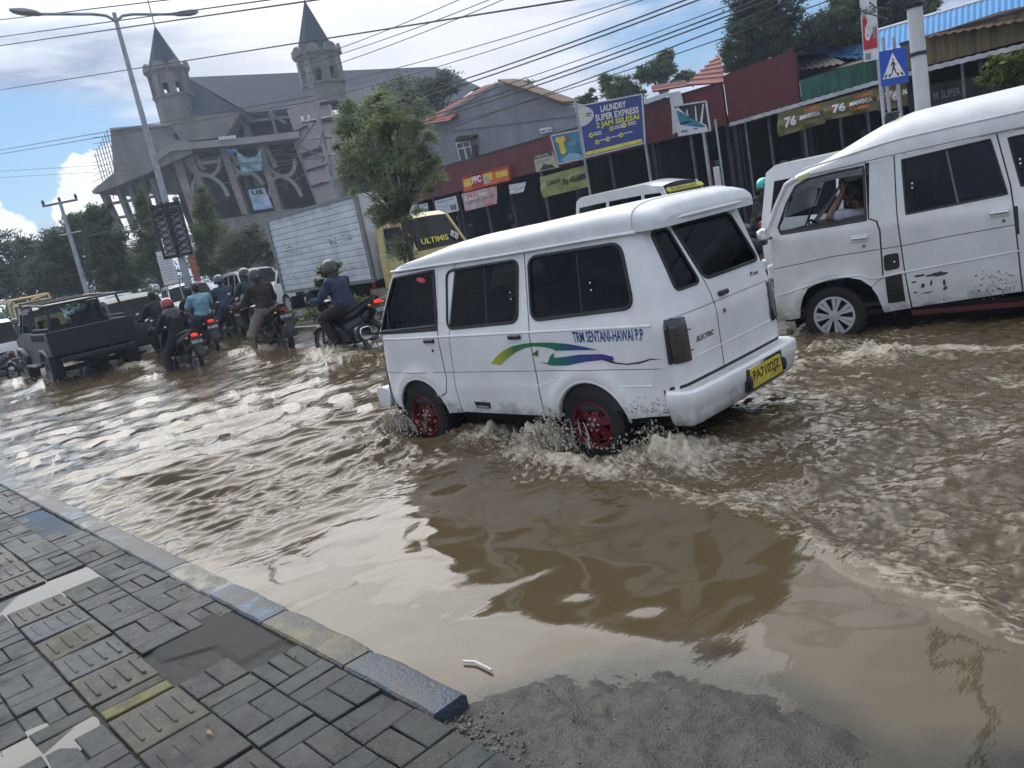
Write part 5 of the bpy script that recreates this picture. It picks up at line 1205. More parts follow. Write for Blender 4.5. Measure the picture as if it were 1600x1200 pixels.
def build_far_truck():
    x,y=-44.5,9.6; root=empty('dropside_lorry',(x,y,ZR),0,'yellow dropside lorry at the far left, partly hidden by the white car','lorry')
    Y=M['yellow_paint']; mb=MB()
    P=[(.6,.7),(.6,2.15),(.8,2.3),(1.7,2.28),(2.15,1.55),(2.2,.6)]
    def ys(X,z): return .85-.08*max(0,z-1.3)
    win=[(.95,2.1),(1.6,2.08),(1.95,1.52),(.95,1.48)]
    for s in (1,-1):
        mb=MB(); skin(mb,P,side_fn(ys,s),[win],.2,.03,flip=(s>0)); mb.build('cab_side',Y,root); mb=MB(); skin(mb,win,side_fn(lambda X,z:ys(X,z)-.01,s),[],.3); mb.build('window_glass',G['dark'],root)
    for (a,b),nm,m in (((1,3),'cab_roof',Y),((3,4),'windscreen',G['dark']),((4,5),'cab_front',Y)):
        mb=MB(); seg=P[a:b+1]; vs=[(X,s*ys(X,z),z) for X,z in seg for s in (-1,1)]; mb.add(vs,[(2*k,2*k+1,2*k+3,2*k+2) for k in range(len(seg)-1)]); mb.build(nm,m,root,smooth=0)
    mb=MB()
    for s in (1,-1): mb.box((-1.4,s*.9,1.2),(3.6,.05,.45)); 
    mb.box((-3.2,0,1.2),(.05,1.8,.45)); mb.box((-1.4,0,.98),(3.6,1.8,.06)); mb.build('drop_sides',Y,root,smooth=0)
    mb=MB()
    for s in (1,-1):
        mb.tube([(.45,s*.9,1.0),(.45,s*.9,2.55)],.05,6); mb.tube([(-3.1,s*.9,1.0),(-3.1,s*.9,2.45)],.05,6); mb.tube([(.45,s*.9,2.52),(-3.1,s*.9,2.42)],.05,6)
    mb.tube([(.45,-.9,2.52),(.45,.9,2.52)],.05,6); mb.build('bed_frame',Y,root)
    mb=MB(); mb.box((-.6,0,.7),(5.2,.8,.2)); mb.build('chassis',M['underbody'],root)
    for X in (1.3,-2.0):
        for s in (1,-1): wheel(root,X,s*.75,.38,.24,'steel','steel',side=s)
build_far_truck()
# ------------------------------------------------------------------ people
def skinm(n,c): 
    if n not in M: mk(n,c,.55,var=.12,sc=20)
    return M[n]
mk('skin_brown',(.10,.055,.035),.5,var=.15,sc=25); mk('hair_black',(.010,.009,.009),.5,var=.3,sc=40,bump=.4,bsc=120)
def remesh(o,v,smooth=2):
    m=o.modifiers.new('join','REMESH'); m.mode='VOXEL'; m.voxel_size=v; m.use_smooth_shade=True
    if smooth: s=o.modifiers.new('smooth','SMOOTH'); s.iterations=smooth; s.factor=.5
    return o
def V3(*a): return Vector(a)
def hand(mb,wrist,d,up,curl=.9,side=1,s=1.0):
    """palm, four unequal bent fingers and a thumb; d = direction of the hand, up = back of the hand"""
    d=d.normalized(); up=(up-d*up.dot(d)).normalized(); w=d.cross(up)*side
    palm=wrist+d*.085*s
    for k in range(4): mb.capsule(wrist+w*(.010-.006*k)*s,wrist+d*.085*s+w*(.030-.020*k)*s,.017*s,.012*s,8)
    Ls=(.070,.080,.074,.058)
    for k in range(4):
        p=palm+w*(.030-.020*k)*s; q=d.copy()
        for j in range(3):
            q=(q-up*curl*.55).normalized(); L=Ls[k]*s*(.45,.32,.26)[j]; n=p+q*L; mb.capsule(p,n,(.0092,.0085,.0078)[j]*s,(.0085,.0078,.007)[j]*s,8); p=n
    p=wrist+d*.03*s+w*.028*s; q=(d*.6+w*.8-up*.2).normalized()
    for j in range(2): L=(.036,.030)[j]*s; n=p+q*L; mb.capsule(p,n,.0105*s,.009*s,8); p=n; q=(q+d*.5-up*.5*curl).normalized()
def person(loc,rz,label,J,shirt,trousers,skin='skin_brown',helmet=None,long_sleeve=True,shorts=False,hair=True,hijab=None,voxel=.011,group=None,head_turn=0,barefoot=True,shoes=None):
    """J: joints dict in local space (x forward, z up). body, clothing and headgear"""
    root=empty('person',loc,rz,label,'person',group); b=MB()
    H_,N,Cc,Pv=J['head'],J['neck'],J['chest'],J['pelvis']
    fw=Matrix.Rotation(head_turn,3,'Z')@Vector((1,0,0))
    b.capsule(Pv+V3(0,.07,0),Pv-V3(0,.07,0),.115,.115); b.capsule(Pv,Cc,.125,.145); b.capsule(Cc+V3(0,.07,.02),Cc-V3(0,.07,-.02),.115,.115); b.capsule(Cc,N,.10,.055)
    b.capsule(J['shL'],J['shR'],.06,.06); b.capsule(N,H_-V3(0,0,.03),.055,.058)
    # head: skull, jaw, nose, brow, ears, lips
    up=(H_-N).normalized(); up=(up+V3(0,0,1.5)).normalized()
    b.ball(H_+up*.02,(.092,.076,.105),14,10,Matrix.Rotation(head_turn,4,'Z')); sd=up.cross(fw).normalized()
    b.capsule(H_-up*.045+fw*.022,H_-up*.078+fw*.052,.058,.036); b.capsule(H_+fw*.090+up*.012,H_+fw*.108-up*.022,.010,.015,8)
    b.capsule(H_+fw*.080+sd*.035+up*.030,H_+fw*.080-sd*.035+up*.030,.014,.014,8); b.capsule(H_+fw*.086+sd*.016-up*.050,H_+fw*.086-sd*.016-up*.050,.010,.010,8)
    for s in (1,-1): b.ball(H_+sd*s*.077-up*.005,(.020,.010,.030),8,6)
    for s in 'LR':
        sh,el,wr,hip,kn,an=[J[k+s] for k in ('sh','el','wr','hip','kn','an')]; dr=(wr-el).normalized()
        b.capsule(sh,el,.052,.040); b.capsule(el,el+(wr-el)*.35,.040,.041); b.capsule(el+(wr-el)*.35,wr,.041,.026)
        hand(b,wr,J.get('hd'+s,V3(.9,0,-.35)),J.get('hu'+s,V3(.3,0,1)),J.get('curl'+s,1.0),1 if s=='L' else -1)
        b.capsule(hip,kn,.088,.058); b.capsule(kn,kn+(an-kn)*.35,.056,.058); b.capsule(kn+(an-kn)*.35,an,.058,.036)
        ft=J.get('ft'+s,V3(1,0,-.25)).normalized(); b.capsule(an-V3(0,0,.02)-ft*.03,an+ft*.13-V3(0,0,.035),.038,.032)
        b.capsule(an+ft*.13-V3(0,0,.035),an+ft*.19-V3(0,0,.04),.032,.022)
    o=remesh(b.build('body',M[skin],root),voxel)
    c=MB(); e=.030
    c.capsule(Pv+V3(0,.06,.02),Pv-V3(0,.06,-.02),.118+e,.118+e); c.capsule(Pv+V3(0,0,.02),Cc,.13+e,.15+e); c.capsule(Cc+V3(0,.07,.02),Cc-V3(0,.07,-.02),.118+e,.118+e); c.capsule(Cc,N-V3(0,0,.03),.10+e,.06+e); c.capsule(J['shL'],J['shR'],.062+e,.062+e)
    for s in 'LR':
        sh,el,wr=J['sh'+s],J['el'+s],J['wr'+s]
        if long_sleeve: c.capsule(sh,el,.055+e,.046+e*.9); c.capsule(el,el+(wr-el)*.92,.046+e*.8,.034+e*.5)
        else: c.capsule(sh,sh+(el-sh)*.62,.062+e,.058+e)
    cl=remesh(c.build('shirt',M[shirt],root),voxel,3); t=bpy.data.textures.get('folds') or bpy.data.textures.new('folds','CLOUDS'); t.noise_scale=.09
    d=cl.modifiers.new('folds','DISPLACE'); d.texture=t; d.strength=.035; d.mid_level=.5
    c=MB(); c.capsule(Pv+V3(0,.07,-.02),Pv-V3(0,.07,.02),.122+e,.122+e)
    for s in 'LR':
        hip,kn,an=J['hip'+s],J['kn'+s],J['an'+s]; c.capsule(hip,kn,.096+e,.068+e)
        if not shorts: c.capsule(kn,kn+(an-kn)*.93,.066+e,.050+e)
        else: c.capsule(kn,kn+(an-kn)*.08,.068+e,.068+e)
    cl=remesh(c.build('trousers',M[trousers],root),voxel,3); d=cl.modifiers.new('folds','DISPLACE'); d.texture=t; d.strength=.03; d.mid_level=.5
    R4=Matrix.Rotation(head_turn,4,'Z')
    if helmet:
        m=MB(); HC=H_+up*.035
        prof=[(.001,.135),(.05,.130),(.09,.108),(.118,.07),(.132,.02),(.134,-.03),(.128,-.075),(.120,-.08)]
        m.lathe(prof[::-1],26,Matrix.Translation(HC)@R4@Matrix.Diagonal((1.08,.94,1,1)),cap=False)
        hl=m.build('helmet',M[helmet],root); 
        m=MB(); m.lathe([(.135,-.035),(.139,-.06),(.135,-.085),(.120,-.088)],26,Matrix.Translation(HC)@R4@Matrix.Diagonal((1.08,.94,1,1)),cap=False); m.build('helmet_rim',M['black_plastic'],hl)
        m=MB()
        for k in range(9):
            pass
        P=[(HC+R4.to_3x3()@V3(.150*math.cos(a),.135*math.sin(a),zz)) for zz in (.03,-.075) for a in np.linspace(-1.0,1.0,10)]; m.add(P,[(i,i+1,11+i,10+i) for i in range(9)]); m.build('visor',G['tint'],hl)
        m=MB(); m.ball(HC-R4.to_3x3()@V3(.142,0,.02),(.010,.035,.035),10,6); m.build('helmet_badge',M['steel'],hl)
    if hijab:
        c=MB(); c.ball(H_-up*.01,(.112,.10,.12),14,10); c.capsule(H_-up*.08,N-V3(.03,0,.03),.10,.13); c.capsule(N+V3(-.03,.05,-.02),N+V3(-.03,-.05,-.02),.14,.14); c.capsule(N-V3(.05,0,.04),Cc-V3(.08,0,-.02),.13,.09); remesh(c.build('headscarf',M[hijab],root),voxel,2)
    elif hair and not helmet:
        c=MB(); c.ball(H_+up*.035-fw*.012,(.102,.088,.100),16,10,R4); c.ball(H_-fw*.05+up*.0,(.06,.078,.09),12,8,R4)
        for k in range(30): a=random.uniform(0,6.28); c.ball(H_+up*.06+V3(.07*math.cos(a),.06*math.sin(a),random.uniform(-.02,.06)),.024,6,4)
        remesh(c.build('hair',M['hair_black'],root),.009,1)
    if shoes:
        for s in 'LR':
            an=J['an'+s]; ft=J.get('ft'+s,V3(1,0,-.25)).normalized(); c=MB(); c.capsule(an-V3(0,0,.035)-ft*.04,an+ft*.17-V3(0,0,.05),.045,.036); c.build('shoe',M[shoes],root)
    return root
def ride(lean=.12,footL=None,footR=None,hy=.36,hz=1.02,hx=.50,seat=.82,sc=1):
    J=dict(pelvis=V3(0,0,seat+.06),chest=V3(lean,0,seat+.36),neck=V3(lean+.03,0,seat+.53),head=V3(lean+.07,0,seat+.68))
    for s,k in (('L',1),('R',-1)):
        J['sh'+s]=V3(lean,k*.175,seat+.46); J['el'+s]=V3(lean+.16,k*.30,seat+.22); J['wr'+s]=V3(hx-.12,k*hy,hz+.03); J['hip'+s]=V3(.02,k*.09,seat+.02)
        J['kn'+s]=V3(.40,k*.19,seat-.10); J['an'+s]=V3(.22,k*.20,.36); J['hd'+s]=V3(.9,0,-.2); J['hu'+s]=V3(.2,0,1)
    for s,k,f in (('L',1,footL),('R',-1,footR)):
        if f: J['kn'+s]=V3(f[0]*.6+.16,k*(abs(f[1])*.7+.05),seat*.52+.04); J['an'+s]=V3(f[0],k*f[1],.10); 
    return J
# ------------------------------------------------------------------ motorcycles
mk('bike_black',(.008,.008,.010),.3,var=.3); mk('bike_red',(.25,.015,.02),.3,coat=.4); mk('bike_grey',(.10,.11,.12),.35); mk('bike_white',(.55,.56,.58),.3)
def bike_wheel(root,x,r,w,name='wheel'):
    T=Matrix.Translation((x,0,r))@Matrix.Rotation(R(90),4,'X'); mb=MB(); h=w/2
    mb.lathe([(r*.80,-h*.6),(r*.90,-h),(r*.98,-h*.5),(r,0),(r*.98,h*.5),(r*.90,h),(r*.80,h*.6)],28,T,cap=False); t=mb.build(name,M['rubber'],root)
    mb=MB(); mb.lathe([(r*.80,-h*.55),(r*.74,-h*.3),(r*.74,h*.3),(r*.80,h*.55)],28,T,cap=False); mb.lathe([(.035,-h),(.035,h)],12,T)
    for k in range(6): a=2*math.pi*k/6; mb.tube([(x+.03*math.cos(a),0,r+.03*math.sin(a)),(x+r*.76*math.cos(a+.25),0,r+r*.76*math.sin(a+.25))],.010,5)
    mb.build('rim',M['steel'],t)
mk('dark_metal',(.045,.045,.05),.45,metal=.5,var=.3,sc=20)
def moto(loc,rz,label,scooter=True,paint='bike_black',plate='PA 3512 RJ',lit=True,group='motorcycles wading through the flood',tail_col='tail_lit',number='motorcycle'):
    root=empty('scooter' if scooter else 'motorcycle',loc,rz,label,'scooter' if scooter else 'motorcycle',group); r=.27 if scooter else .29
    bike_wheel(root,.62,r,.09 if scooter else .10); bike_wheel(root,-.62,r,.10 if scooter else .12)
    mb=MB()
    for s in (1,-1): mb.tube([(.62,s*.07,r),(.50,s*.06,.72),(.42,s*.05,.92)],.018,7)
    mb.build('fork',M['dark_metal'],root)
    mb=MB(); mb.tube([(.34,.34,1.00),(.40,.20,1.02),(.43,0,.97),(.40,-.20,1.02),(.34,-.34,1.00)],.014,7)
    for s in (1,-1): mb.tube([(.28,s*.36,.99),(.36,s*.335,1.005)],.020,7)
    hb=mb.build('handlebar',M['black_plastic'],root)
    for s in (1,-1): MB().tube([(.38,s*.24,1.02),(.40,s*.30,1.20)],.007,5).ball((.41,s*.34,1.22),(.018,.065,.045),10,6).build('mirror',M['black_plastic'],hb)
    # mirror faces catch the sky
    for s in (1,-1): MB().ball((.395,s*.34,1.22),(.008,.055,.036),10,6).build('mirror_glass',M['chrome'],hb)
    mb=MB(); mb.loftx([(.30,0,.98,.05,.03),(.40,0,.98,.15,.06),(.50,0,.94,.13,.10),(.58,0,.90,.07,.06)],12,2.6); mb.build('headlight_cowl',M[paint],root)
    mb=MB(); mb.ball((.57,0,.91),(.035,.085,.055),12,8); mb.build('headlight',M['lamp_clear'],root)
    mb=MB()
    P=[(.62+ (r+.03)*math.cos(a),0,r+(r+.03)*math.sin(a)) for a in np.linspace(R(30),R(150),10)]
    vs=[];
    for p in P: vs+=[(p[0],-.06,p[2]-.03),(p[0],-.035,p[2]),(p[0],.035,p[2]),(p[0],.06,p[2]-.03)]
    mb.add(vs,[(4*i+j,4*i+j+1,4*i+j+5,4*i+j+4) for i in range(9) for j in range(3)]); mb.build('front_mudguard',M[paint],root)
    if scooter:
        mb=MB(); 
        mb.add([(.52,-.18,.50),(.52,.18,.50),(.44,.22,.75),(.38,.15,.98),(.38,-.15,.98),(.44,-.22,.75),(.46,-.16,.50),(.46,.16,.50),(.36,.20,.75),(.32,.13,.97),(.32,-.13,.97),(.36,-.20,.75)],[(0,1,2,5),(5,2,3,4),(7,6,11,8),(8,11,10,9),(0,5,11,6),(5,4,10,11),(2,1,7,8),(3,2,8,9),(4,3,9,10)])
        mb.box((.28,0,.34),(.46,.30,.08),ch=.02); mb.build('leg_shield',M[paint],root)
        mb=MB(); mb.loftx([(.10,0,.50,.12,.16),(0,0,.58,.15,.17),(-.30,0,.66,.155,.14),(-.60,0,.76,.13,.11),(-.84,0,.84,.07,.05)],16,2.8); mb.build('rear_body',M[paint],root)
        mb=MB(); mb.loftx([(.14,0,.76,.09,.03),(.05,0,.78,.13,.05),(-.25,0,.80,.145,.05),(-.55,0,.86,.13,.045),(-.70,0,.87,.08,.03)],14,3); mb.build('saddle',M['rubber'],root)
        mb=MB(); mb.box((-.30,.10,.32),(.52,.14,.16),ch=.04); mb.tube([(-.2,-.14,.30),(-.5,-.17,.32),(-.85,-.18,.40)],[.03,.045,.05],10); mb.build('engine',M['dark_metal'],root)
        tz=.80; tx=-.86
    else:
        mb=MB(); mb.loftx([(.42,0,.74,.05,.06),(.32,0,.78,.14,.12),(.12,0,.82,.15,.11),(-.08,0,.78,.10,.07)],16,2.5); mb.build('fuel_tank',M[paint],root)
        mb=MB(); mb.loftx([(.0,0,.80,.10,.04),(-.25,0,.81,.14,.045),(-.55,0,.90,.11,.04),(-.80,0,.98,.06,.03)],14,3); mb.build('saddle',M['rubber'],root)
        mb=MB(); mb.loftx([(-.05,0,.70,.08,.07),(-.35,0,.74,.12,.07),(-.65,0,.86,.10,.06),(-.88,0,.95,.05,.04)],14,2.6); mb.loftx([(.55,0,.62,.05,.05),(.45,0,.58,.16,.16),(.15,0,.48,.15,.14),(0,0,.42,.10,.10)],14,3); mb.loftx([(.05,0,.52,.10,.10),(-.20,0,.50,.15,.17),(-.50,0,.60,.13,.13),(-.70,0,.74,.08,.07)],14,2.8); mb.build('fairing',M[paint],root)
        mb=MB(); mb.box((.08,0,.38),(.38,.26,.30),ch=.06); mb.tube([(.25,.12,.38),(.0,-.10,.22),(-.35,-.15,.30),(-.80,-.18,.42)],[.025,.025,.04,.055],10); mb.tube([(-.05,.07,.38),(-.62,.08,r)],.025,6); mb.tube([(-.05,-.07,.38),(-.62,-.08,r)],.025,6); mb.build('engine',M['dark_metal'],root)
        tz=.90; tx=-.88
    mb=MB(); mb.loftx([(tx+.02,0,tz,.065,.035),(tx-.03,0,tz,.06,.03),(tx-.045,0,tz,.03,.015)],12,3); mb.build('tail_light',M[tail_col if lit else 'tail_red'],root)
    for s in (1,-1): MB().ball((tx+.04,s*.15,tz-.04),(.035,.03,.022),8,6).build('turn_signal',M['amber'],root)
    mb=MB(); mb.prism([(tx+.02,-.08,tz-.04),(tx+.02,.08,tz-.04),(tx-.16,.07,tz-.40),(tx-.16,-.07,tz-.40)],(.02,0,.01)); 
    P=[(-.62+ (r+.035)*math.cos(a),0,r+(r+.035)*math.sin(a)) for a in np.linspace(R(60),R(165),9)]; vs=[]
    for p in P: vs+=[(p[0],-.07,p[2]-.02),(p[0],0,p[2]+.01),(p[0],.07,p[2]-.02)]
    mb.add(vs,[(3*i+j,3*i+j+1,3*i+j+4,3*i+j+3) for i in range(8) for j in range(2)]); mb.build('rear_mudguard',M['black_plastic'],root)
    q=[(tx-.075,.13,tz-.20),(tx-.075,-.13,tz-.20),(tx-.04,-.13,tz-.085),(tx-.04,.13,tz-.085)]
    mb=MB(); mb.prism(q,(-.006,0,0)); pl=mb.build('number_plate',M['plate_black'],root)
    mb=MB(); text_on(mb,plate,quadmap([Vector(p)+Vector((-.010,0,0)) for p in q]),.08,.30,.92,.85,.02); mb.build('plate_lettering',M['ink_white'],pl,smooth=0)
    for s in (1,-1): MB().tube([(-.66,s*.12,.34),(-.52,s*.13,.72)],.016,6).build('shock_absorber',M['dark_metal'],root)
    for s in (1,-1): MB().tube([(.12,s*.10,.30),(.12,s*.24,.30)],.014,6).build('footrest',M['black_plastic'],root)
    return root
mk('cloth_black',(.007,.007,.009),.85,var=.25); mk('cloth_lightblue',(.17,.33,.42),.85,var=.12); mk('cloth_navy',(.025,.04,.085),.85,var=.2); mk('cloth_steelblue',(.035,.055,.09),.85,var=.2)
mk('cloth_brown',(.030,.020,.018),.9,var=.2); mk('cloth_green',(.02,.05,.055),.85); mk('cloth_grey',(.12,.115,.12),.9,var=.2); mk('cloth_khaki',(.18,.15,.13),.9); mk('jeans',(.03,.045,.07),.9,var=.2); mk('cloth_shirtgrey',(.25,.27,.33),.85)
mk('helmet_red',(.36,.008,.012),.2,coat=.6); mk('helmet_blue',(.05,.09,.16),.25,coat=.4); mk('helmet_dark',(.03,.035,.04),.25,coat=.4); mk('helmet_olive',(.045,.05,.042),.35,coat=.2); mk('helmet_teal',(.02,.42,.36),.15,coat=.8,metal=.3)
W_=math.pi
def mount(x,y,a,dx=0): return (x+dx*math.cos(a),y+dx*math.sin(a),ZR)
def scl(o,k): o.scale=(k,k,k); return o
# woman in black, red helmet
a=W_+R(2); moto((-16.95,6.12,ZR),a,'black scooter under the rider in the red helmet, its red tail light lit',True,'bike_black','PA 5511 UA')
person(mount(-16.95,6.12,a,-.12),a,'rider in long black dress, grey headscarf and red helmet, one foot down',ride(.08,footL=(-.10,.40),seat=.76),'cloth_black','cloth_black',helmet='helmet_red',hijab='cloth_grey')
# rider in black ahead
a=W_-R(4); scl(moto((-20.3,7.05,ZR),a,'dark scooter hidden behind the rider in the red helmet, close to the pickup',True,'bike_grey','PA 2236 AB',False),1.05)
scl(person(mount(-20.3,7.05,a,-.1),a,'bareheaded rider in black jacket beside the black pickup, ahead of the red helmet',ride(.14,seat=.84),'cloth_black','cloth_black'),1.08)
# light blue passenger + driver
a=W_-R(5); scl(moto((-19.75,7.75,ZR),a,'black scooter carrying two people, glowing red tail light, in front of the brown-shirted rider',True,'bike_black','PA 4108 RK'),1.05)
scl(person(mount(-19.75,7.75,a,-.50),a,'pillion passenger in light blue T-shirt with short black hair',ride(.02,hx=.20,hy=.22,hz=.88,seat=.88),'cloth_lightblue','jeans',long_sleeve=False),1.05)
scl(person(mount(-19.75,7.75,a,-.02),a,'scooter driver in black in front of the light blue T-shirt passenger',ride(.18,seat=.82),'cloth_black','jeans'),1.05)
# steel blue jacket, blue helmet
a=W_-R(8); scl(moto((-21.5,9.28,ZR),a,'dark scooter ridden by the person with the blue helmet and steel blue jacket',True,'bike_black','PA 6640 JA',False),1.1)
scl(person(mount(-21.5,9.28,a,-.12),a,'rider with blue helmet and steel blue jacket, on the far side of the riders',ride(.10,footL=(.1,.32),seat=.84),'cloth_steelblue','jeans',helmet='helmet_blue',shoes='bike_white'),1.1)
# green jacket, dark helmet
a=W_-R(6); scl(moto((-19.3,9.02,ZR),a,'motorcycle with white side fairing ahead of the brown-shirted rider',False,'bike_white','PA 2981 RL',False),1.08)
scl(person(mount(-19.3,9.02,a,-.15),a,'rider in dark green jacket and dark helmet, just ahead of the brown shirt',ride(.12,seat=.88),'cloth_green','cloth_black',helmet='helmet_dark'),1.1)
# brown shirt, shorts
a=W_-R(4); scl(moto((-15.9,7.66,ZR),a,'black motorcycle of the rider in brown shirt and shorts, tail light off',False,'bike_black','PA 3325 JO',False),1.05)
scl(person(mount(-15.9,7.66,a,-.05),a,'rider in dark brown shirt, khaki shorts and olive helmet, bare foot down',ride(.06,footL=(-.12,.44),footR=(.05,.34),seat=.86),'cloth_brown','cloth_khaki',helmet='helmet_olive',shorts=True),1.08)
# navy shirt
a=W_+R(10); scl(moto((-12.45,7.42,ZR),a,'black motorcycle with red tail light beside the front of the foreground minibus',False,'bike_black','PA 5120 RG',tail_col='tail_lit'),1.03)
scl(person(mount(-12.45,7.42,a,-.08),a,'rider in navy long-sleeved shirt and grey-green helmet next to the foreground minibus',ride(.08,seat=.82),'cloth_navy','cloth_black',helmet='helmet_olive'),1.05)
# oncoming rider, teal helmet
a=R(-8); moto((-7.55,13.4,ZR),a,'motorcycle facing the camera with the rider in the teal helmet, between the two big vans',False,'bike_black','PA 7712 AE',False)
person(mount(-7.55,13.4,a,-.12),a,'rider in black with shiny teal helmet, between the two big white vans',ride(.10,seat=.84),'cloth_black','cloth_black',helmet='helmet_teal')
# parked scooter at far left edge
moto((-27.0,4.55,ZR),W_+R(25),'dark scooter at the extreme left edge in front of the white car',True,'bike_grey','PA 1184 JB',False)
person((-34.6,6.9,ZR+.03),W_,'distant rider in blue beside the yellow lorry at the far left',ride(.10,seat=.84),'cloth_steelblue','jeans',helmet='helmet_dark',voxel=.016)
moto((-34.5,6.9,ZR),W_,'distant motorcycle under the rider in blue at the far left',False,'bike_black','PA 9031 JK',False)
# driver of the right-hand van, elbow on the window, hand at forehead
F,ys_,f_,S_=RV_F[0]; rvw=right_van.location
def L2(px,py,y): # photo pixel to van-local point at a given lateral offset
    x,z=F.side(px,py,lambda a,b:y); return V3(x,y,z)
hd=L2(1332,303,.45)
el=L2(1296,340,.74); wr=L2(1317,300,.60)
J=dict(pelvis=V3(.62,.36,.62),chest=V3(.60,.36,.98),neck=V3(.64,.37,1.15),head=V3(.67,.38,1.30),shL=V3(.62,.54,1.10),shR=V3(.60,.20,1.10),elL=el,wrL=wr,elR=V3(.85,.15,.95),wrR=V3(1.08,.28,1.08),
    hipL=V3(.64,.45,.60),hipR=V3(.64,.27,.60),knL=V3(1.05,.46,.72),knR=V3(1.05,.26,.72),anL=V3(1.20,.44,.46),anR=V3(1.20,.28,.46),hdL=V3(.10,-.12,.9),huL=V3(.6,.8,0),curlL=.35,hdR=V3(.9,.1,.2),huR=V3(0,0,1),curlR=1.3)
J['head']=L2(1334,302,.42)+V3(0,0,-.01); J['neck']=J['head']+V3(-.04,0,-.17); J['chest']=J['neck']+V3(-.02,0,-.17); J['shL']=J['neck']+V3(-.02,.17,-.06); J['shR']=J['neck']+V3(-.02,-.17,-.06)
person(right_van.location,F.rz,'driver in grey T-shirt resting an elbow on the open window, hand at forehead',J,'cloth_shirtgrey','jeans',long_sleeve=False,voxel=.0075)
# driver of the near van
J=dict(pelvis=V3(.50,.36,.60),chest=V3(.47,.36,.95),neck=V3(.52,.36,1.12),head=V3(.56,.36,1.27),shL=V3(.48,.53,1.06),shR=V3(.48,.19,1.06),elL=V3(.66,.55,.88),wrL=V3(.92,.46,1.02),elR=V3(.68,.18,.88),wrR=V3(.92,.24,1.02),
    hipL=V3(.50,.45,.58),hipR=V3(.50,.27,.58),knL=V3(.92,.46,.70),knR=V3(.92,.26,.70),anL=V3(1.08,.44,.44),anR=V3(1.08,.28,.44))
person(near_van.location,NF.rz,'driver in grey shirt behind the dark front side window of the foreground minibus',J,'cloth_shirtgrey','jeans',long_sleeve=True)
mk('cloth_red',(.20,.02,.03),.9)
J={k:v+V3(-1.55,-.70,.02) for k,v in J.items()}
for k in ('elL','wrL','elR','wrR'): J[k]=J[k]+V3(-.15,0,-.15)
person(near_van.location,NF.rz,'passenger in dark red seen dimly through the rear window of the foreground minibus',J,'cloth_red','jeans')
# ------------------------------------------------------------------ vegetation
def leafmat(k,c,tr=.25):
    m=bpy.data.materials.new(k); m.use_nodes=True; nt=m.node_tree; N=nt.nodes; L=nt.links; b=N['Principled BSDF']
    a=N.new('ShaderNodeAttribute'); a.attribute_name='Col'; q=N.new('ShaderNodeMix'); q.data_type='RGBA'; q.blend_type='MULTIPLY'; q.inputs[0].default_value=1; q.inputs[7].default_value=(*c,1); L.new(a.outputs[0],q.inputs[6]); L.new(q.outputs[2],b.inputs['Base Color'])
    b.inputs['Roughness'].default_value=.6; b.inputs['Specular IOR Level'].default_value=.3
    t=N.new('ShaderNodeBsdfTranslucent'); L.new(q.outputs[2],t.inputs[0]); x=N.new('ShaderNodeMixShader'); x.inputs[0].default_value=tr; L.new(b.outputs[0],x.inputs[1]); L.new(t.outputs[0],x.inputs[2]); L.new(x.outputs[0],N['Material Output'].inputs[0]); M[k]=m
leafmat('leaf_street',(.21,.28,.15),.5); leafmat('leaf_dark',(.066,.110,.054),.4); leafmat('leaf_mid',(.10,.155,.06),.4); leafmat('leaf_grey',(.11,.14,.08),.35); leafmat('leaf_bright',(.10,.15,.035))
mk('bark',(.09,.075,.06),.9,var=.3,sc=8,bump=.6,bsc=40)
def leaves(name,blobs,n,size,m,parent,aspect=.35,clump=.28,seed=0,droop=.0,ncl=None):
    r=np.random.default_rng(seed); B=np.array([[*b[0],*b[1]] for b in blobs],float); vol=np.prod(B[:,3:],1)**(2/3); vol/=vol.sum()
    nc=ncl or max(12,n//70); bi=r.choice(len(B),nc,p=vol); d=r.normal(size=(nc,3)); d/=np.linalg.norm(d,axis=1,keepdims=True); rad=r.random(nc)**.38
    cc=B[bi,:3]+d*rad[:,None]*B[bi,3:]; cs=B[bi,3:].mean(1)*clump*r.uniform(.55,1.3,nc); shade=r.uniform(.60,1.45,nc); hue=r.normal(-.02,.05,nc)
    ci=r.integers(0,nc,n); off=r.normal(size=(n,3))*cs[ci][:,None]*np.array([1,1,.62])*.55; P=cc[ci]+off
    u=r.normal(size=(n,3)); u[:,2]=u[:,2]*.6-droop; u/=np.linalg.norm(u,axis=1,keepdims=True); w=np.cross(u,r.normal(size=(n,3))+np.array([0,0,1.2])); w/=np.linalg.norm(w,axis=1,keepdims=True)
    s=size*r.uniform(.6,1.35,n)[:,None]; nn=np.cross(u,w)
    V=np.stack([P,P+u*s*.45+w*s*aspect*.5+nn*s*.06,P+u*s,P+u*s*.45-w*s*aspect*.5+nn*s*.06],1).reshape(-1,3)
    me=bpy.data.meshes.new(name); me.vertices.add(4*n); me.vertices.foreach_set('co',V.ravel().astype(np.float32)); me.loops.add(4*n); me.loops.foreach_set('vertex_index',np.arange(4*n,dtype=np.int32))
    me.polygons.add(n); me.polygons.foreach_set('loop_start',np.arange(0,4*n,4,dtype=np.int32)); me.polygons.foreach_set('loop_total',np.full(n,4,dtype=np.int32)); me.update(); me.validate()
    c=(shade[ci]*r.uniform(.75,1.25,n)); col=np.stack([c*(1+hue[ci]+.1),c,c*(1-hue[ci]),np.ones(n)],1).repeat(4,0); at=me.color_attributes.new('Col','FLOAT_COLOR','POINT'); at.data.foreach_set('color',np.clip(col,0,4).astype(np.float32).ravel())
    me.materials.append(M[m]); o=bpy.data.objects.new(name,me); COL.objects.link(o); o.parent=parent; return o,cc
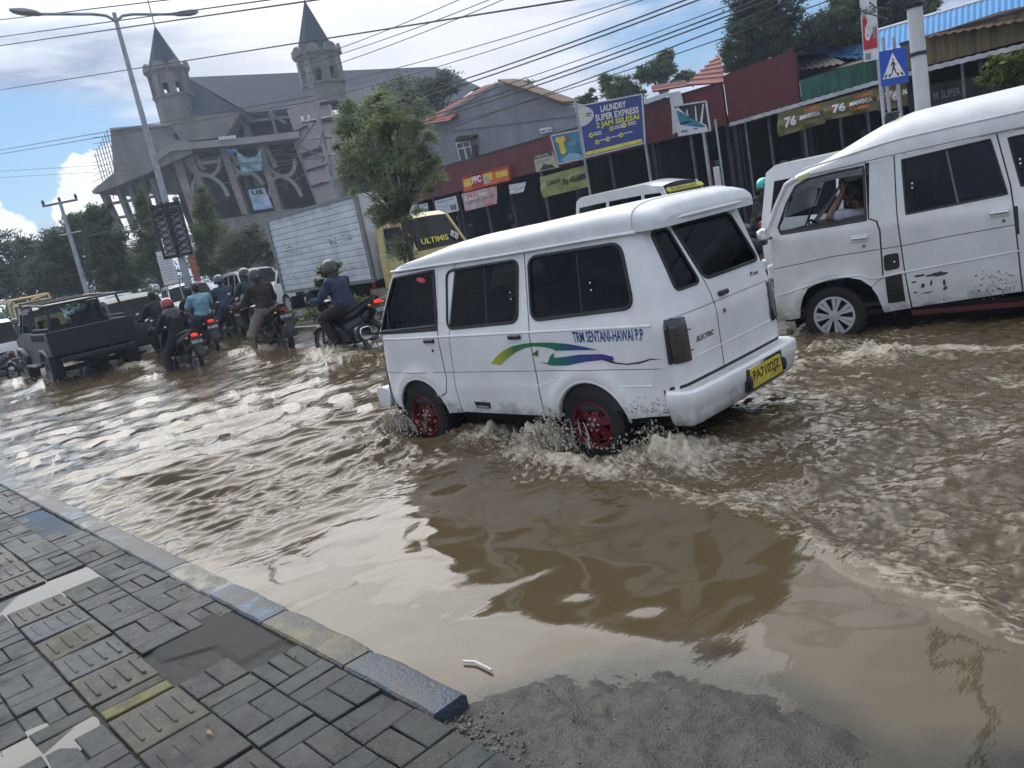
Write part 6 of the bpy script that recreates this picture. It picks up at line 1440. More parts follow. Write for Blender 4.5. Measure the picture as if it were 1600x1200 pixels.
def tree(label,bl,plane,n,size,m,name='tree',cat='tree',group=None,aspect=.35,clump=.28,trunk=None,tr=.12,seed=0,droop=0,crown='crown',ground=-.05,depth=.8):
    """bl: crown masses given as photo pixels (px,py,rx,ry); plane: ('Y',v) or ('D',v)"""
    pf=PY if plane[0]=='Y' else PD; C=[]
    for b in bl:
        p=pf(b[0],b[1],plane[1]+(b[4] if len(b)>4 else 0)); k=(p-CAMP).dot(Fv)/FPX; C.append((p,b[2]*k,b[3]*k))
    tp=pf(*trunk,plane[1]) if trunk else C[0][0]; base=Vector((tp.x,tp.y,ground)); root=empty(name,base,0,label,cat,group)
    blobs=[(tuple(p-base),(rx,rx*depth,ry)) for p,rx,ry in C]
    o,cc=leaves(crown,blobs,n,size,m,root,aspect,clump,seed,droop)
    mb=MB(); top=Vector(blobs[0][0]); low=min(b[0][2]-b[1][2]*.5 for b in blobs); low=max(low,.25)
    f=Vector((0,0,max(low,top.z*.35))); mb.tube([Vector((0,0,0)),f*.5+Vector((tr*.3,0,0)),f],[tr,tr*.85,tr*.7],8)
    r=random.Random(seed)
    for (c,rr) in blobs:
        for k in range(3):
            e=Vector(c)+Vector((r.uniform(-.5,.5)*rr[0],r.uniform(-.5,.5)*rr[1],r.uniform(-.2,.6)*rr[2])); mdl=f.lerp(e,.5)+Vector((r.uniform(-.1,.1),0,r.uniform(-.1,.2)))*rr[0]*.5
            mb.tube([f*.92,mdl,e],[tr*.5,tr*.3,tr*.08],6)
    for k in range(0,len(cc),max(1,len(cc)//40)):
        e=Vector(cc[k]); s=f.lerp(e,.55); mb.tube([s,e],[tr*.12,tr*.03],4)
    mb.build('trunk',M['bark'],root); return root
g='trees along the far end of the street'
tree('slim street tree with feathery pointed leaves standing on the central reservation behind the box lorry',[(600,225,72,55),(560,180,42,32),(625,175,58,34),(650,255,42,32),(560,255,40,36),(625,300,58,26),(590,160,30,22),(545,215,28,26),(670,230,24,26),(665,275,30,22),(575,285,34,26),(600,335,36,14)],('Y',10.3),15500,.155,'leaf_street',aspect=.14,clump=.24,trunk=(641,400),tr=.075,seed=1,droop=.25)
bpy.context.view_layer.update()
tree('low leafy side shoots growing around the street tree trunk in front of the yellow cab',[(622,390,20,24),(606,335,24,14),(646,330,16,14)],('Y',10.15),1500,.14,'leaf_street',name='sapling',cat='sapling',aspect=.16,clump=.5,trunk=(634,415),tr=.03,seed=2,droop=.3)
tree('broad dark tree with sky showing through at the far left',[(25,385,48,24),(-25,400,50,40),(55,420,60,30),(20,440,60,30),(-60,380,50,40)],('D',52),20700,0.244,'leaf_dark',group=g,seed=3,tr=.3,clump=.30)
tree('dark round-topped tree behind the far T-shaped utility pole',[(105,385,45,40),(90,430,60,35),(125,350,26,20)],('D',48),20700,0.232,'leaf_dark',group=g,seed=4,tr=.3)
tree('large dark green tree between the T-shaped pole and the church',[(165,385,42,45),(150,340,24,20),(185,430,45,35),(165,325,14,9)],('D',46),20700,0.220,'leaf_dark',group=g,seed=5,tr=.3)
tree('tall narrow conifer left of the lamp post',[(228,360,24,30),(226,325,16,26),(232,405,34,34),(222,302,8,13)],('D',44),18400,0.174,'leaf_mid',group=g,seed=6,tr=.15,aspect=.2,droop=-.3)
tree('tall pointed conifer right of the lamp post',[(325,365,34,30),(320,325,22,28),(330,405,40,30),(316,297,10,16)],('D',42),23000,0.162,'leaf_mid',group=g,seed=7,tr=.15,aspect=.2,droop=-.3)
tree('wide olive bush in front of the church steps',[(375,388,44,30),(400,372,28,24),(350,400,26,22),(415,400,20,22)],('D',38),16099,0.128,'leaf_grey',name='bush',cat='bush',seed=8,tr=.08)
tree('dark green trees behind the street tree, right of the second church tower',[(640,150,62,30),(690,135,40,20),(600,175,40,30),(660,185,50,28),(560,270,30,50)],('D',56),20700,0.244,'leaf_dark',group=g,seed=9,tr=.3)
tree('treetop showing just above the grey gable house',[(800,140,34,9),(775,136,14,8),(840,150,18,7)],('D',60),5750,0.244,'leaf_dark',group=g,seed=10,tr=.2)
g2='trees behind the shops'
tree('small treetop just left of the laundry sign',[(905,165,16,12),(922,152,10,14),(890,168,8,8)],('D',52),4140,0.220,'leaf_mid',group=g2,seed=11,tr=.15)
tree('treetop behind the laundry sign',[(968,142,28,20),(945,128,10,16),(990,150,18,16)],('D',50),8049,0.220,'leaf_mid',group=g2,seed=12,tr=.2)
tree('tall loose treetop right of the laundry sign',[(1030,110,26,18),(1042,92,16,12),(1005,115,14,14),(1070,122,18,10)],('D',50),10350,0.209,'leaf_mid',group=g2,seed=13,tr=.2)
tree('huge dark tree above the dark red shop fascia',[(1180,60,55,45),(1150,85,28,32),(1200,15,60,35),(1240,60,50,45),(1210,100,60,20),(1160,-20,40,40)],('D',34),34500,0.174,'leaf_dark',group=g2,seed=14,tr=.4,clump=.22)
tree('dense dark tree behind the crossing sign and the tall pole',[(1330,35,60,40),(1400,20,50,35),(1290,60,40,35),(1440,10,24,22),(1360,-10,60,30)],('D',33),29899,0.174,'leaf_dark',group=g2,seed=15,tr=.4,clump=.22)
tree('bright green leafy shrub beside the shops at the right edge',[(1575,112,34,26),(1600,95,30,24),(1548,122,14,12),(1590,140,34,18)],('Y',15.5),3200,.13,'leaf_bright',name='bush',cat='bush',seed=16,tr=.06)
tree('leafy potted-height plant on the reservation, behind the navy rider helmet',[(512,425,17,16),(500,440,10,12),(530,418,10,8)],('Y',10.2),700,.13,'leaf_bright',name='shrub',cat='shrub',seed=17,tr=.02,aspect=.45)
tree('leafy shrub on the reservation, between the silver people carrier and the riders',[(332,468,16,11),(318,476,10,8)],('Y',10.3),600,.17,'leaf_bright',name='shrub',cat='shrub',seed=18,tr=.02,aspect=.45)
r_=random.Random(4)
for i in range(18):
    X=-27.5+i*.72+r_.uniform(-.2,.2); root=empty('shrub',(X,10.25+r_.uniform(-.2,.2),.04),0,'low leafy shrub in the kerbed strip between the carriageways, %s from the left'%('first second third fourth fifth sixth seventh eighth ninth tenth eleventh twelfth thirteenth fourteenth fifteenth sixteenth seventeenth eighteenth'.split()[i]),'shrub','low shrubs on the central reservation')
    h=r_.uniform(.18,.36); leaves('foliage',[((0,0,h),(.24,.22,h*.7)),((.22,.05,h*.7),(.16,.16,h*.5))],240,.12,'leaf_mid' if i%3 else 'leaf_bright',root,.4,.5,40+i)
    mb=MB()
    for k in range(4): mb.tube([(0,0,0),(r_.uniform(-.15,.15),r_.uniform(-.1,.1),h)],.006,4)
    mb.build('stem',M['bark'],root)
o_=PD(150,445,75); root=empty('far_hedge',(o_.x,o_.y,0),0); bl=[]
for px in range(-160,640,26):
    p=PD(px,470-.197*px-20+random.uniform(-9,9),75+random.uniform(-6,10)); bl.append(((p.x-o_.x,p.y-o_.y,random.uniform(1.2,2.6)),(2.6,2.2,random.uniform(1.8,3.2))))
bpy.data.objects.remove(root); root=None
lo,_=leaves('distant_trees',bl,26000,.38,'leaf_dark',None,.4,.4,77); lo.location=(o_.x,o_.y,0); tag(lo,'continuous belt of far dark green trees at the end of the street','trees',kind='stuff')
# ------------------------------------------------------------------ buildings behind the far lane
mk('sign_blue',(.02,.045,.22),.4,var=.05); mk('sign_teal',(.02,.20,.30),.4,var=.2,sc=2); mk('sign_cream',(.42,.42,.30),.6); mk('sign_green',(.30,.34,.12),.6,var=.2,sc=2); mk('sign_orange',(.60,.13,.02),.5); mk('sign_red',(.42,.02,.025),.5); mk('sign_yellow',(.70,.50,.04),.5); mk('sign_white',(.58,.60,.62),.6,var=.08); mk('cross_blue',(.01,.07,.42),.35,var=.03); mk('paleblue',(.25,.42,.58),.6)
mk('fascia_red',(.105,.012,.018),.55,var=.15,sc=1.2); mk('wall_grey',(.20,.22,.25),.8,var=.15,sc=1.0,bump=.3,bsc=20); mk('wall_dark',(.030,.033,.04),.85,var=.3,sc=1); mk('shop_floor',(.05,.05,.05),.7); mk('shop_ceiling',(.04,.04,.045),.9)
mk('roof_red',(.24,.05,.045),.7,var=.25,sc=3); mk('roof_blue',(.06,.24,.52),.75,sc=2,col2=(.10,.27,.48),spec=.2); mk('rust_wall',(.22,.17,.07),.85,sc=1.6,col2=(.05,.04,.035),stretch=(6,6,.6),detail=9); mk('green_wall',(.02,.15,.10),.7,sc=1.6,col2=(.012,.035,.03),stretch=(5,5,.8),detail=9)
mk('awning_white',(.5,.52,.54),.6,var=.2,sc=3); mk('sheet_dark',(.045,.035,.035),.7,var=.3,sc=2); mk('roof_rust',(.16,.10,.07),.8,var=.3,sc=2)
mk('frame_white',(.55,.57,.6),.5); mk('pane_dark',(.03,.035,.045),.15); mk('curtain',(.45,.42,.34),.8)
def quadslab(name,q,m,parent=None,t=.05,smooth=0):
    q=[Vector(p) for p in q]; n=(q[1]-q[0]).cross(q[3]-q[0]).normalized(); 
    if n.dot(Fv)>0: n=-n
    return MB().prism(q,-n*t).build(name,m,parent,smooth=smooth)
def q3(L,Y): return [PY(x,y,Y) for x,y in L]
def corr(mb,a,b,c,d,n,amp):   # corrugated sheet a-b (eave) to d-c (ridge)
    a,b,c,d=map(Vector,(a,b,c,d)); nn=(b-a).cross(d-a).normalized(); vs=[]
    for i in range(n+1):
        o=nn*amp*(1 if i%2 else -1); vs+=[a.lerp(b,i/n)+o,d.lerp(c,i/n)+o]
    mb.add(vs,[(2*i,2*i+2,2*i+3,2*i+1) for i in range(n)]); return mb
def shop(name,label,x0,x1,Y,zb,zt,fm,dep=5.5,bays=3,zt1=None,floor=.06):
    root=empty(name,((x0+x1)/2,Y,0),0,label,'shop'); cx=(x0+x1)/2; w=x1-x0; zt1=zt1 or zt
    n=int(w/.35); mb=MB(); vs=[]
    for i in range(n+1):
        x=x0-cx+w*i/n; o=-.012 if i%2 else 0; z1=zt+(zt1-zt)*i/n; vs+=[(x,o,zb),(x,o,z1)]
    mb.add(vs,[(2*i,2*i+2,2*i+3,2*i+1) for i in range(n)]); mb.box((0,.06,(zb+min(zt,zt1))/2),(w,.06,min(zt,zt1)-zb-.01)); mb.build('fascia',M[fm],root,smooth=0)
    mb=MB(); mb.box((0,.02,max(zt,zt1)+.0) if abs(zt-zt1)<.01 else (0,.02,zb-.02),(w,.09,.05)); mb.build('fascia_trim',M['black_plastic'],root,smooth=0)
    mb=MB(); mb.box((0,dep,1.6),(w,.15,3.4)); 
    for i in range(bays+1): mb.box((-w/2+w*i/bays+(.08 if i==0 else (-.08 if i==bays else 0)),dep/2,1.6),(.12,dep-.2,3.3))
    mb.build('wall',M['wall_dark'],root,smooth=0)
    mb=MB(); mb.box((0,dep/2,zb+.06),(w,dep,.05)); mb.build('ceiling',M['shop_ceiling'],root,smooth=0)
    mb=MB(); mb.add([(-w/2,.1,zt+.02),(w/2,.1,zt1+.02),(w/2,dep+.3,max(zt,zt1)+.7),(-w/2,dep+.3,max(zt,zt1)+.7)],[(0,1,2,3)]); mb.build('roof',M['roof_rust'],root,smooth=0)
    mb=MB()
    for i in range(bays*2+1): mb.tube([(-w/2+.1+(w-.2)*i/(bays*2),.25,floor),(-w/2+.1+(w-.2)*i/(bays*2),.25,zb)],.05,8)
    mb.build('post',M['steel'],root)
    rr=random.Random(int(abs(cx)*7)); mb=MB()
    for i in range(bays):
        bx=-w/2+w*(i+.5)/bays; mb.box((bx+rr.uniform(-.5,.5),1.6,.55),(1.3,.5,.95),ch=.02); mb.box((bx+rr.uniform(-.6,.6),dep-.4,1.2),(1.6,.4,2.0))
        for k in range(5): mb.box((bx+rr.uniform(-1,1),dep-.7,.9+rr.random()*1.1),(.22,.2,.25))
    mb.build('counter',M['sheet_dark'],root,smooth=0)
    for gi in range(3):
        mb=MB()
        for i in range(bays):
            bx=-w/2+w*(i+.5)/bays
            for k in range(14): mb.box((bx+rr.uniform(-.42,.42)*w/bays,dep-rr.choice((.55,.9,1.4,3.2)),rr.choice((.5,.9,1.3,1.7,2.1))+rr.uniform(-.05,.05)),(rr.uniform(.08,.25),.12,rr.uniform(.1,.28)))
        mb.build('goods',M[('ink_white','sign_red','paleblue')[gi]],root,smooth=0)
    return root
zAb=2.99
shop('shop','long dark red fronted shop with the PFC sign, left of the laundry sign',-27.0,-14.75,20,3.0,4.02,'fascia_red',bays=4)
shop('shop','dark red fronted shop directly right of the laundry sign',-14.7,-12.05,20,3.0,4.10,'fascia_red',bays=1)
shop('shop','tall dark red fronted shop under the huge dark tree',-11.98,-9.95,20.0,3.02,4.25,'fascia_red',bays=1,zt1=4.38)
rt=shop('shop','open-fronted shop with stained green wall above its white-edged awning',-9.9,-6.9,20.0,2.95,3.62,'green_wall',bays=2,zt1=3.66)
rt=shop('shop','shop with rust-streaked yellowish concrete fascia at the right edge',-6.8,1.0,18.2,3.08,3.62,'rust_wall',bays=3)
# awnings
def awning(label,a,b,Y,dy,m='sheet_dark'):
    pa,pb=PY(*a,Y),PY(*b,Y); root=empty('awning',pa,0,label,'awning'); d=pb-pa
    mb=corr(MB(),(0,0,0),d,d+Vector((0,dy,.04)),(0,dy,.04),int(d.length/.09),.012); mb.build('roof_sheet',M[m],root,smooth=0)
    mb=MB(); n=int(d.length/.09); vs=[]
    for i in range(n+1): p=d*(i/n); vs+=[p+Vector((0,-.015,.035+(.015 if i%2 else 0))),p+Vector((0,-.015,-.05+(.012 if i%2 else 0)))]
    mb.add(vs,[(2*i,2*i+1,2*i+3,2*i+2) for i in range(n)]); mb.build('white_edge',M['awning_white'],root,smooth=0)
    mb=MB()
    for t in (.1,.5,.9): mb.tube([d*t+Vector((0,.1,0)),Vector((d.x*t,.1,.06-pa.z))],.03,6)
    mb.build('post',M['steel'],root)
awning('dark awning with a scalloped white edge above the row of 76 banners',(1140,195),(1376,127),18.6,1.6)
awning('awning with bright edge running from the crossing sign to the right frame edge',(1378,125),(1640,62),17.4,1.2)
# sloping dark roof and blue roofs above
root=empty('roof_canopy',PY(1200,120,21),0,'dark brown sheet canopy above the stained green wall','canopy')
o=Vector(root.location); mb=MB(); corr(mb,PY(1196,118,20.2)-o,PY(1325,98,20.2)-o,PY(1290,84,23)-o,PY(1200,90,23)-o,24,.02); mb.build('roof_sheet',M['sheet_dark'],root,smooth=0)
root=empty('roof',PY(1300,80,24),0,'small light blue hipped roof left of the cola banner','roof'); o=Vector(root.location)
mb=MB(); corr(mb,PY(1255,86,23)-o,PY(1350,92,23)-o,PY(1300,73,25)-o,PY(1292,72,25)-o,16,.015); corr(mb,PY(1300,74,25)-o,PY(1350,92,23)-o,PY(1352,68,25)-o,PY(1340,70,25)-o,8,.015); mb.build('roof_sheet',M['roof_blue'],root,smooth=0)
root=empty('roof',PY(1400,60,21),0,'long light blue corrugated roof running behind the tall pole to the right frame edge','roof'); o=Vector(root.location)
mb=MB(); corr(mb,PY(1350,88,19.2)-o,PY(1680,5,19.2)-o,PY(1680,-40,24)-o,PY(1352,55,24)-o,70,.02); mb.build('roof_sheet',M['roof_blue'],root,smooth=0)
mb=MB(); mb.tube([PY(1350,89,19.15)-o,PY(1680,6,19.15)-o],.035,6)
mb.tube([PY(1352,54,24)-o,PY(1680,-41,24)-o],.06,6); mb.build('white_edge',M['frame_white'],root)
root=empty('roof',PY(1600,30,19),0,'rusty brown sheet roof at the top right corner','roof'); o=Vector(root.location)
mb=MB(); corr(mb,PY(1440,60,18)-o,PY(1680,18,18)-o,PY(1680,-8,19.1)-o,PY(1560,20,19.1)-o,30,.02); mb.build('roof_sheet',M['roof_rust'],root,smooth=0)
root=empty('roof',PY(1280,100,23.5),0,'dark brown sheet roof rising behind the stained green wall','roof'); o=Vector(root.location)
mb=MB(); mb.prism([PY(x,y,23.5)-o for x,y in ((1190,135),(1375,110),(1375,84),(1290,86),(1196,95))],(0,.1,0)); mb.build('roof_sheet',M['sheet_dark'],root,smooth=0)
# red tiled roofs
def tiled(label,L,Ys,nrow=6):
    q=[PY(x,y,Y) for (x,y),Y in zip(L,Ys)]; root=empty('tiled_roof',q[0],0,label,'roof'); o=q[0]; mb=MB(); q=[p-o for p in q]
    for k in range(nrow):
        a,b=k/nrow,(k+1)/nrow; p0=q[0].lerp(q[3],a);p1=q[1].lerp(q[2],a);p2=q[1].lerp(q[2],b);p3=q[0].lerp(q[3],b); mb.prism([p0,p1,p2,p3],(0,.0,.0)) if 0 else mb.add([p0+Vector((0,-.05,.0)),p1+Vector((0,-.05,.0)),p2,p3,p0+Vector((0,0,-.05)),p1+Vector((0,0,-.05))],[(0,1,2,3),(4,5,1,0)])
    mb.build('tiles',M['roof_red'],root,smooth=0)
    mb=MB(); 
    for k in range(1,nrow): mb.tube([q[0].lerp(q[3],k/nrow)+Vector((0,-.06,.03)),q[1].lerp(q[2],k/nrow)+Vector((0,-.06,.03))],.022,5)
    mk('batten_light',(.4,.25,.24),.7) if 'batten_light' not in M else None
    mb.build('tile_edges',M['batten_light'],root); return root
tiled('red tiled roof with pale stripes right beside the huge dark tree',[(1073,132),(1135,128),(1125,85),(1116,92)],(24,24,27,27))
tiled('small low red roof slope left of the striped red gable roof',[(1020,142),(1080,132),(1070,126),(1020,134)],(24,24,26,26),4)
# grey gable house
Yg=22.5; root=empty('house',PY(780,240,Yg),0,'grey two-storey gabled house with a red roof slope and a white-framed window','house'); o=Vector(root.location); o.z=0; root.location=o
W4=[PY(x,y,Yg)-o for x,y in ((655,200),(700,172),(776,129),(800,131),(876,163),(905,168),(905,235),(655,310))]
MB().prism(W4,(0,.8,0)).build('wall',M['wall_grey'],root,smooth=0)
mb=MB(); rd=lambda a,b,t,Y2: mb.prism([PY(*a,Yg-.25)-o,PY(*b,Yg-.25)-o,PY(*b,Yg-.25)-o+Vector((0,Y2,0)),PY(*a,Yg-.25)-o+Vector((0,Y2,0))],(0,0,t))
rd((778,127),(880,162),.07,.9); mb.build('roof',M['roof_rust'],root,smooth=0)
mb=MB(); a=[PY(648,196,Yg-.5)-o,PY(702,188,Yg-.3)-o,PY(779,129,Yg+1.2)-o,PY(758,133,Yg+1.2)-o]; n=12
for k in range(n):
    p0=a[0].lerp(a[3],k/n);p1=a[1].lerp(a[2],k/n);p2=a[1].lerp(a[2],(k+1)/n);p3=a[0].lerp(a[3],(k+1)/n); mb.add([p0+Vector((0,-.03,0)),p1+Vector((0,-.03,0)),p2,p3],[(0,1,2,3)])
mb.build('red_roof_slope',M['roof_red'],root,smooth=0)
mb=MB(); mb.prism([PY(x,y,Yg-.03)-o for x,y in ((655,198),(776,131),(776,134),(655,203))],(0,.03,0)) ; mb.prism([PY(x,y,Yg-.04)-o for x,y in ((680,206),(905,178),(905,180),(680,208))],(0,.03,0)); mb.build('wall_band',M['frame_white'] if 0 else M['wall_grey'],root,smooth=0)
def window(root,o,L,Y,mull=1,trans=.3,curt=True):
    q=[PY(x,y,Y)-o for x,y in L]; fn=quadmap(q); mb=MB(); mb.prism([p+Vector((0,.02,0)) for p in q],(0,.02,0)); pn=None
    mbf=MB(); r=.035
    for a,b in (((0,0),(1,0)),((1,0),(1,1)),((1,1),(0,1)),((0,1),(0,0)),((.5,0),(.5,1)),((0,1-trans),(1,1-trans))): mbf.tube([fn(*a),fn(*b)],r,4)
    w=mbf.build('window',M['frame_white'],root,smooth=0); mb.build('pane',M['pane_dark'],w,smooth=0)
    if curt:
        mc=MB(); mc.prism([fn(.40,.02)+Vector((0,-.0,0)),fn(.62,.02),fn(.55,.68),fn(.45,.68)],(0,.015,0)); mc.build('curtain',M['curtain'],w,smooth=0)
    return w
w=window(root,o,[(721,254),(740,249),(734,220),(713,224)],Yg-.06)
mb=MB(); mb.prism([PY(x,y,Yg-.3)-o for x,y in ((710,222),(738,215),(738,211),(714,213))],(0,.3,0)); mb.prism([PY(x,y,Yg-.10)-o for x,y in ((738,249),(745,247),(743,226),(736,226))],(0,.04,0)); mb.build('window_shade',M['sheet_dark'],root,smooth=0)
window(root,o,[(846,208),(863,204),(861,199),(844,202)],Yg-.06,curt=False)
# ------------------------------------------------------------------ church
CD=78
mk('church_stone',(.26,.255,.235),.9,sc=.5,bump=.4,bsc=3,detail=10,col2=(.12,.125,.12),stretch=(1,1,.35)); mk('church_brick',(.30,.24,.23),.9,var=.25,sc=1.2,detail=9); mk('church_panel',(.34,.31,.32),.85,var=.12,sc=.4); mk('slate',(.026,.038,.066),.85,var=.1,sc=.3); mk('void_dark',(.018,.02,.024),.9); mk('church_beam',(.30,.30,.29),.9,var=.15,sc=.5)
ch=empty('church',(0,0,0),0,'large unfinished grey stone church with two spired towers, slate roof and open arches','church')
p0=PD(330,440,CD); p0.z=0; ch.location=p0
def CP(px,py,dd=0): return PD(px,py,CD+dd)-p0
def cpr(mb,L,d0,d1): mb.prism([CP(x,y,d0) for x,y in L],FH*(d1-d0))
def tower(cx,cy0,cy1,cxb,half,apex,base_y,crown_h,flip):
    up=(CP(cx,cy0)-CP(cxb,cy1)); top=CP(cx,cy0); bot=CP(cxb,cy1); ctr=Vector((bot.x,bot.y,0)); k=(PD(cx,cy0,CD)-CAMP).dot(Fv)/FPX
    r=half*k; zt=top.z; zb=bot.z; ap=CP(*apex).z; T=Matrix.Translation(ctr+FH*r*.3)@Matrix.Rotation(YAW+R(22.5),4,'Z')
    mb=MB(); n=8; rr=r/math.cos(R(22.5))
    # shaft below belfry
    zs=zt-2.9*r/2.1
    mb.lathe([(rr*.98,zb),(rr*.98,zs)],8,T)
    mb.lathe([(rr*1.0,zt-.25*r),(rr*1.08,zt-.1*r),(rr*1.10,zt+.15*r)],8,T); mb.lathe([(rr*1.06,zs-.1),(rr*1.06,zs+.12)],8,T)
    # belfry piers with arches between
    for i in range(8):
        a=2*math.pi*i/8; mb.box((rr*.95*math.cos(a),rr*.95*math.sin(a),(zs+zt)/2),(r*.30,r*.30,zt-zs-.1),M=None,rz=a) if 0 else mb.add(*boxat(T@Vector((rr*.90*math.cos(a),rr*.90*math.sin(a),0)),YAW+R(22.5)+a,(r*.26,r*.38),zs,zt-.2*r))
        a2=a+math.pi/8; c=T@Vector((r*.96*math.cos(a2),r*.96*math.sin(a2),0)); side=Vector((-math.sin(a2+YAW+R(22.5)),math.cos(a2+YAW+R(22.5)),0)); hw=r*.42; za=zt-.95*r
        P=[c+side*hw+Vector((0,0,zt-.2*r)),c-side*hw+Vector((0,0,zt-.2*r)),c-side*hw+Vector((0,0,za))]+[c+side*hw*.55*math.cos(t)*-1+Vector((0,0,za+hw*.62*math.sin(t))) for t in np.linspace(0,math.pi,9)]+[c+side*hw+Vector((0,0,za))]
        mb.prism(P,(Vector((c.x-T.translation.x,c.y-T.translation.y,0))).normalized()*-.18*r)
    mb.build('tower',M['church_stone'],ch,smooth=0)
    mb=MB()
    for i in range(8):   # rounded merlons
        a=math.pi/8+2*math.pi*i/8; c=T@Vector((rr*1.0*math.cos(a),rr*1.0*math.sin(a),0)); side=Vector((-math.sin(a+YAW+R(22.5)),math.cos(a+YAW+R(22.5)),0)); hw=r*.34
        P=[c+side*hw+Vector((0,0,zt+.0*r)),c-side*hw+Vector((0,0,zt+.0*r))]+[c-side*hw*math.cos(t)+Vector((0,0,zt+.18*r+hw*.75*math.sin(t))) for t in np.linspace(0,math.pi,9)]
        mb.prism(P,(Vector((c.x-T.translation.x,c.y-T.translation.y,0))).normalized()*.14*r)
    mb.build('battlement',M['church_stone'],ch,smooth=0)
    mb=MB(); mb.lathe([(rr*.97,zt+.0*r),(rr*.93,zt+.14*r),(.03,ap)],8,T); mb.build('spire',M['slate'],ch,smooth=0)
    mb=MB(); c=T.translation; mb.tube([(c.x,c.y,ap-.3),(c.x,c.y,ap+ (2.6 if cx<400 else .5))],.05,5); mb.build('lightning_rod',M['steel'],ch)
def boxat(c,a,d,z0,z1):
    x=Vector((math.cos(a),math.sin(a),0))*d[0]/2; y=Vector((-math.sin(a),math.cos(a),0))*d[1]/2; v=[Vector((c.x,c.y,z))+sx*x+sy*y for z in (z0,z1) for sx,sy in ((-1,-1),(1,-1),(1,1),(-1,1))]
    return v,[(0,3,2,1),(4,5,6,7),(0,1,5,4),(1,2,6,5),(2,3,7,6),(3,0,4,7)]
tower(256,112,210,284,27.5,(234,40),100,1.0,0)
tower(487,88,165,512,31,(460,1),60,1.0,0)
mb=MB()
# nave roof (ridge behind the towers) and hipped right end
def roofp(L): 
    q=[CP(x,y,d) for x,y,d in L]; mb.add(q,[tuple(range(len(q)))])
roofp([(285,121,9),(680,104,9),(745,136,2),(700,170,-1),(520,172,-1),(300,200,-1)]); roofp([(680,104,9),(745,136,2),(760,140,16)]); roofp([(285,121,9),(680,104,9),(760,140,18),(300,200,18)])
roofp([(292,121,3),(392,178,-2),(400,188,-2.2),(300,205,-2.2)])
mb.build('nave_roof',M['slate'],ch,smooth=0)
mb=MB(); cpr(mb,[(296,195),(700,166),(715,330),(330,420)],.5,16); mb.build('nave_wall',M['church_stone'],ch,smooth=0)
# left wing with pitched skirt
mb=MB(); cpr(mb,[(172,202),(268,195),(300,300),(190,300),(178,272)],-1,7); cpr(mb,[(143,299),(180,268),(255,215),(300,222),(300,240),(180,292),(146,303)],-4,5); mb.build('side_wing',M['church_stone'],ch,smooth=0)
mb=MB(); cpr(mb,[(171,203),(171,200),(268,192),(268,196)],-1.3,7.2); mb.build('wing_cornice',M['church_beam'],ch,smooth=0)
mb=MB()
for x0,y0,x1,y1,w in ((153,298,182,360,7),(178,292,205,360,6),(196,288,222,360,7),(214,284,240,370,7),(233,280,258,370,8)):
    cpr(mb,[(x0,y0),(x0+w,y0-1),(x1+w,y1-1),(x1,y1)],-2.5,-1.6)
mb.build('column',M['church_stone'],ch,smooth=0)
mb=MB(); cpr(mb,[(160,318),(250,303),(250,307),(160,322)],-2.4,-1.8); cpr(mb,[(170,340),(262,326),(262,330),(170,344)],-2.4,-1.8); mb.build('tie_beam',M['church_stone'],ch,smooth=0)
mb=MB(); rs=random.Random(9)
for i in range(26):
    x=rs.uniform(292,478); y=rs.uniform(232,300); l=rs.uniform(14,46); t=rs.choice((0,0,1,2))
    a,b=((x,y),(x+l,y-l*.16)) if t==0 else (((x,y),(x+l*.28,y+l)) if t==1 else ((x,y),(x+l*.7,y-l*.5)))
    mb.tube([CP(*a,-1.2),CP(*b,-1.2)],.05,4)
mb.build('scaffold_poles',M['church_beam'],ch)
mb=MB()
for i in range(9):   # window grids deep in the hall
    x=305+i*19; y=292-i*3; 
    for k in range(3): mb.tube([CP(x+k*3,y,-1.0),CP(x+k*3+7,y+26,-1.0)],.05,4)
    for k in range(3): mb.tube([CP(x+k*2.4,y+2+k*9,-1.0),CP(x+8+k*2.4,y+1+k*9,-1.0)],.05,4)
mb.build('window_grid',M['church_stone'],ch)
# front: upper gallery, deep beam, dark slab painted as the shade of the open hall, piers, arches
mb=MB(); cpr(mb,[(259,183),(375,176),(352,214),(284,222)],-3.5,0); mb.build('gable_front',M['church_stone'],ch,smooth=0)
mb=MB(); cpr(mb,[(376,178),(462,168),(472,208),(385,218)],-.6,0); cpr(mb,[(262,232),(470,210),(500,300),(480,420),(330,440),(285,330)],-.8,-.2); mb.build('hall_shade_slab',M['void_dark'],ch,smooth=0)
mb=MB()
for L in ([(374,176),(382,175),(392,216),(384,217)],[(420,172),(424,172),(434,212),(430,212)],[(452,168),(462,167),(474,207),(462,208)],[(376,190),(460,180),(461,183),(377,193)],[(420,175),(448,190),(447,195),(419,180)]): cpr(mb,L,-1.6,-.7)
mb.build('gallery_frame',M['church_stone'],ch,smooth=0)
mb=MB(); cpr(mb,[(238,246),(264,225),(400,213),(466,205),(468,215),(402,223),(268,236),(242,255)],-4.2,-.6); mb.build('gallery_beam',M['church_beam'],ch,smooth=0)
mb=MB(); mc=MB()
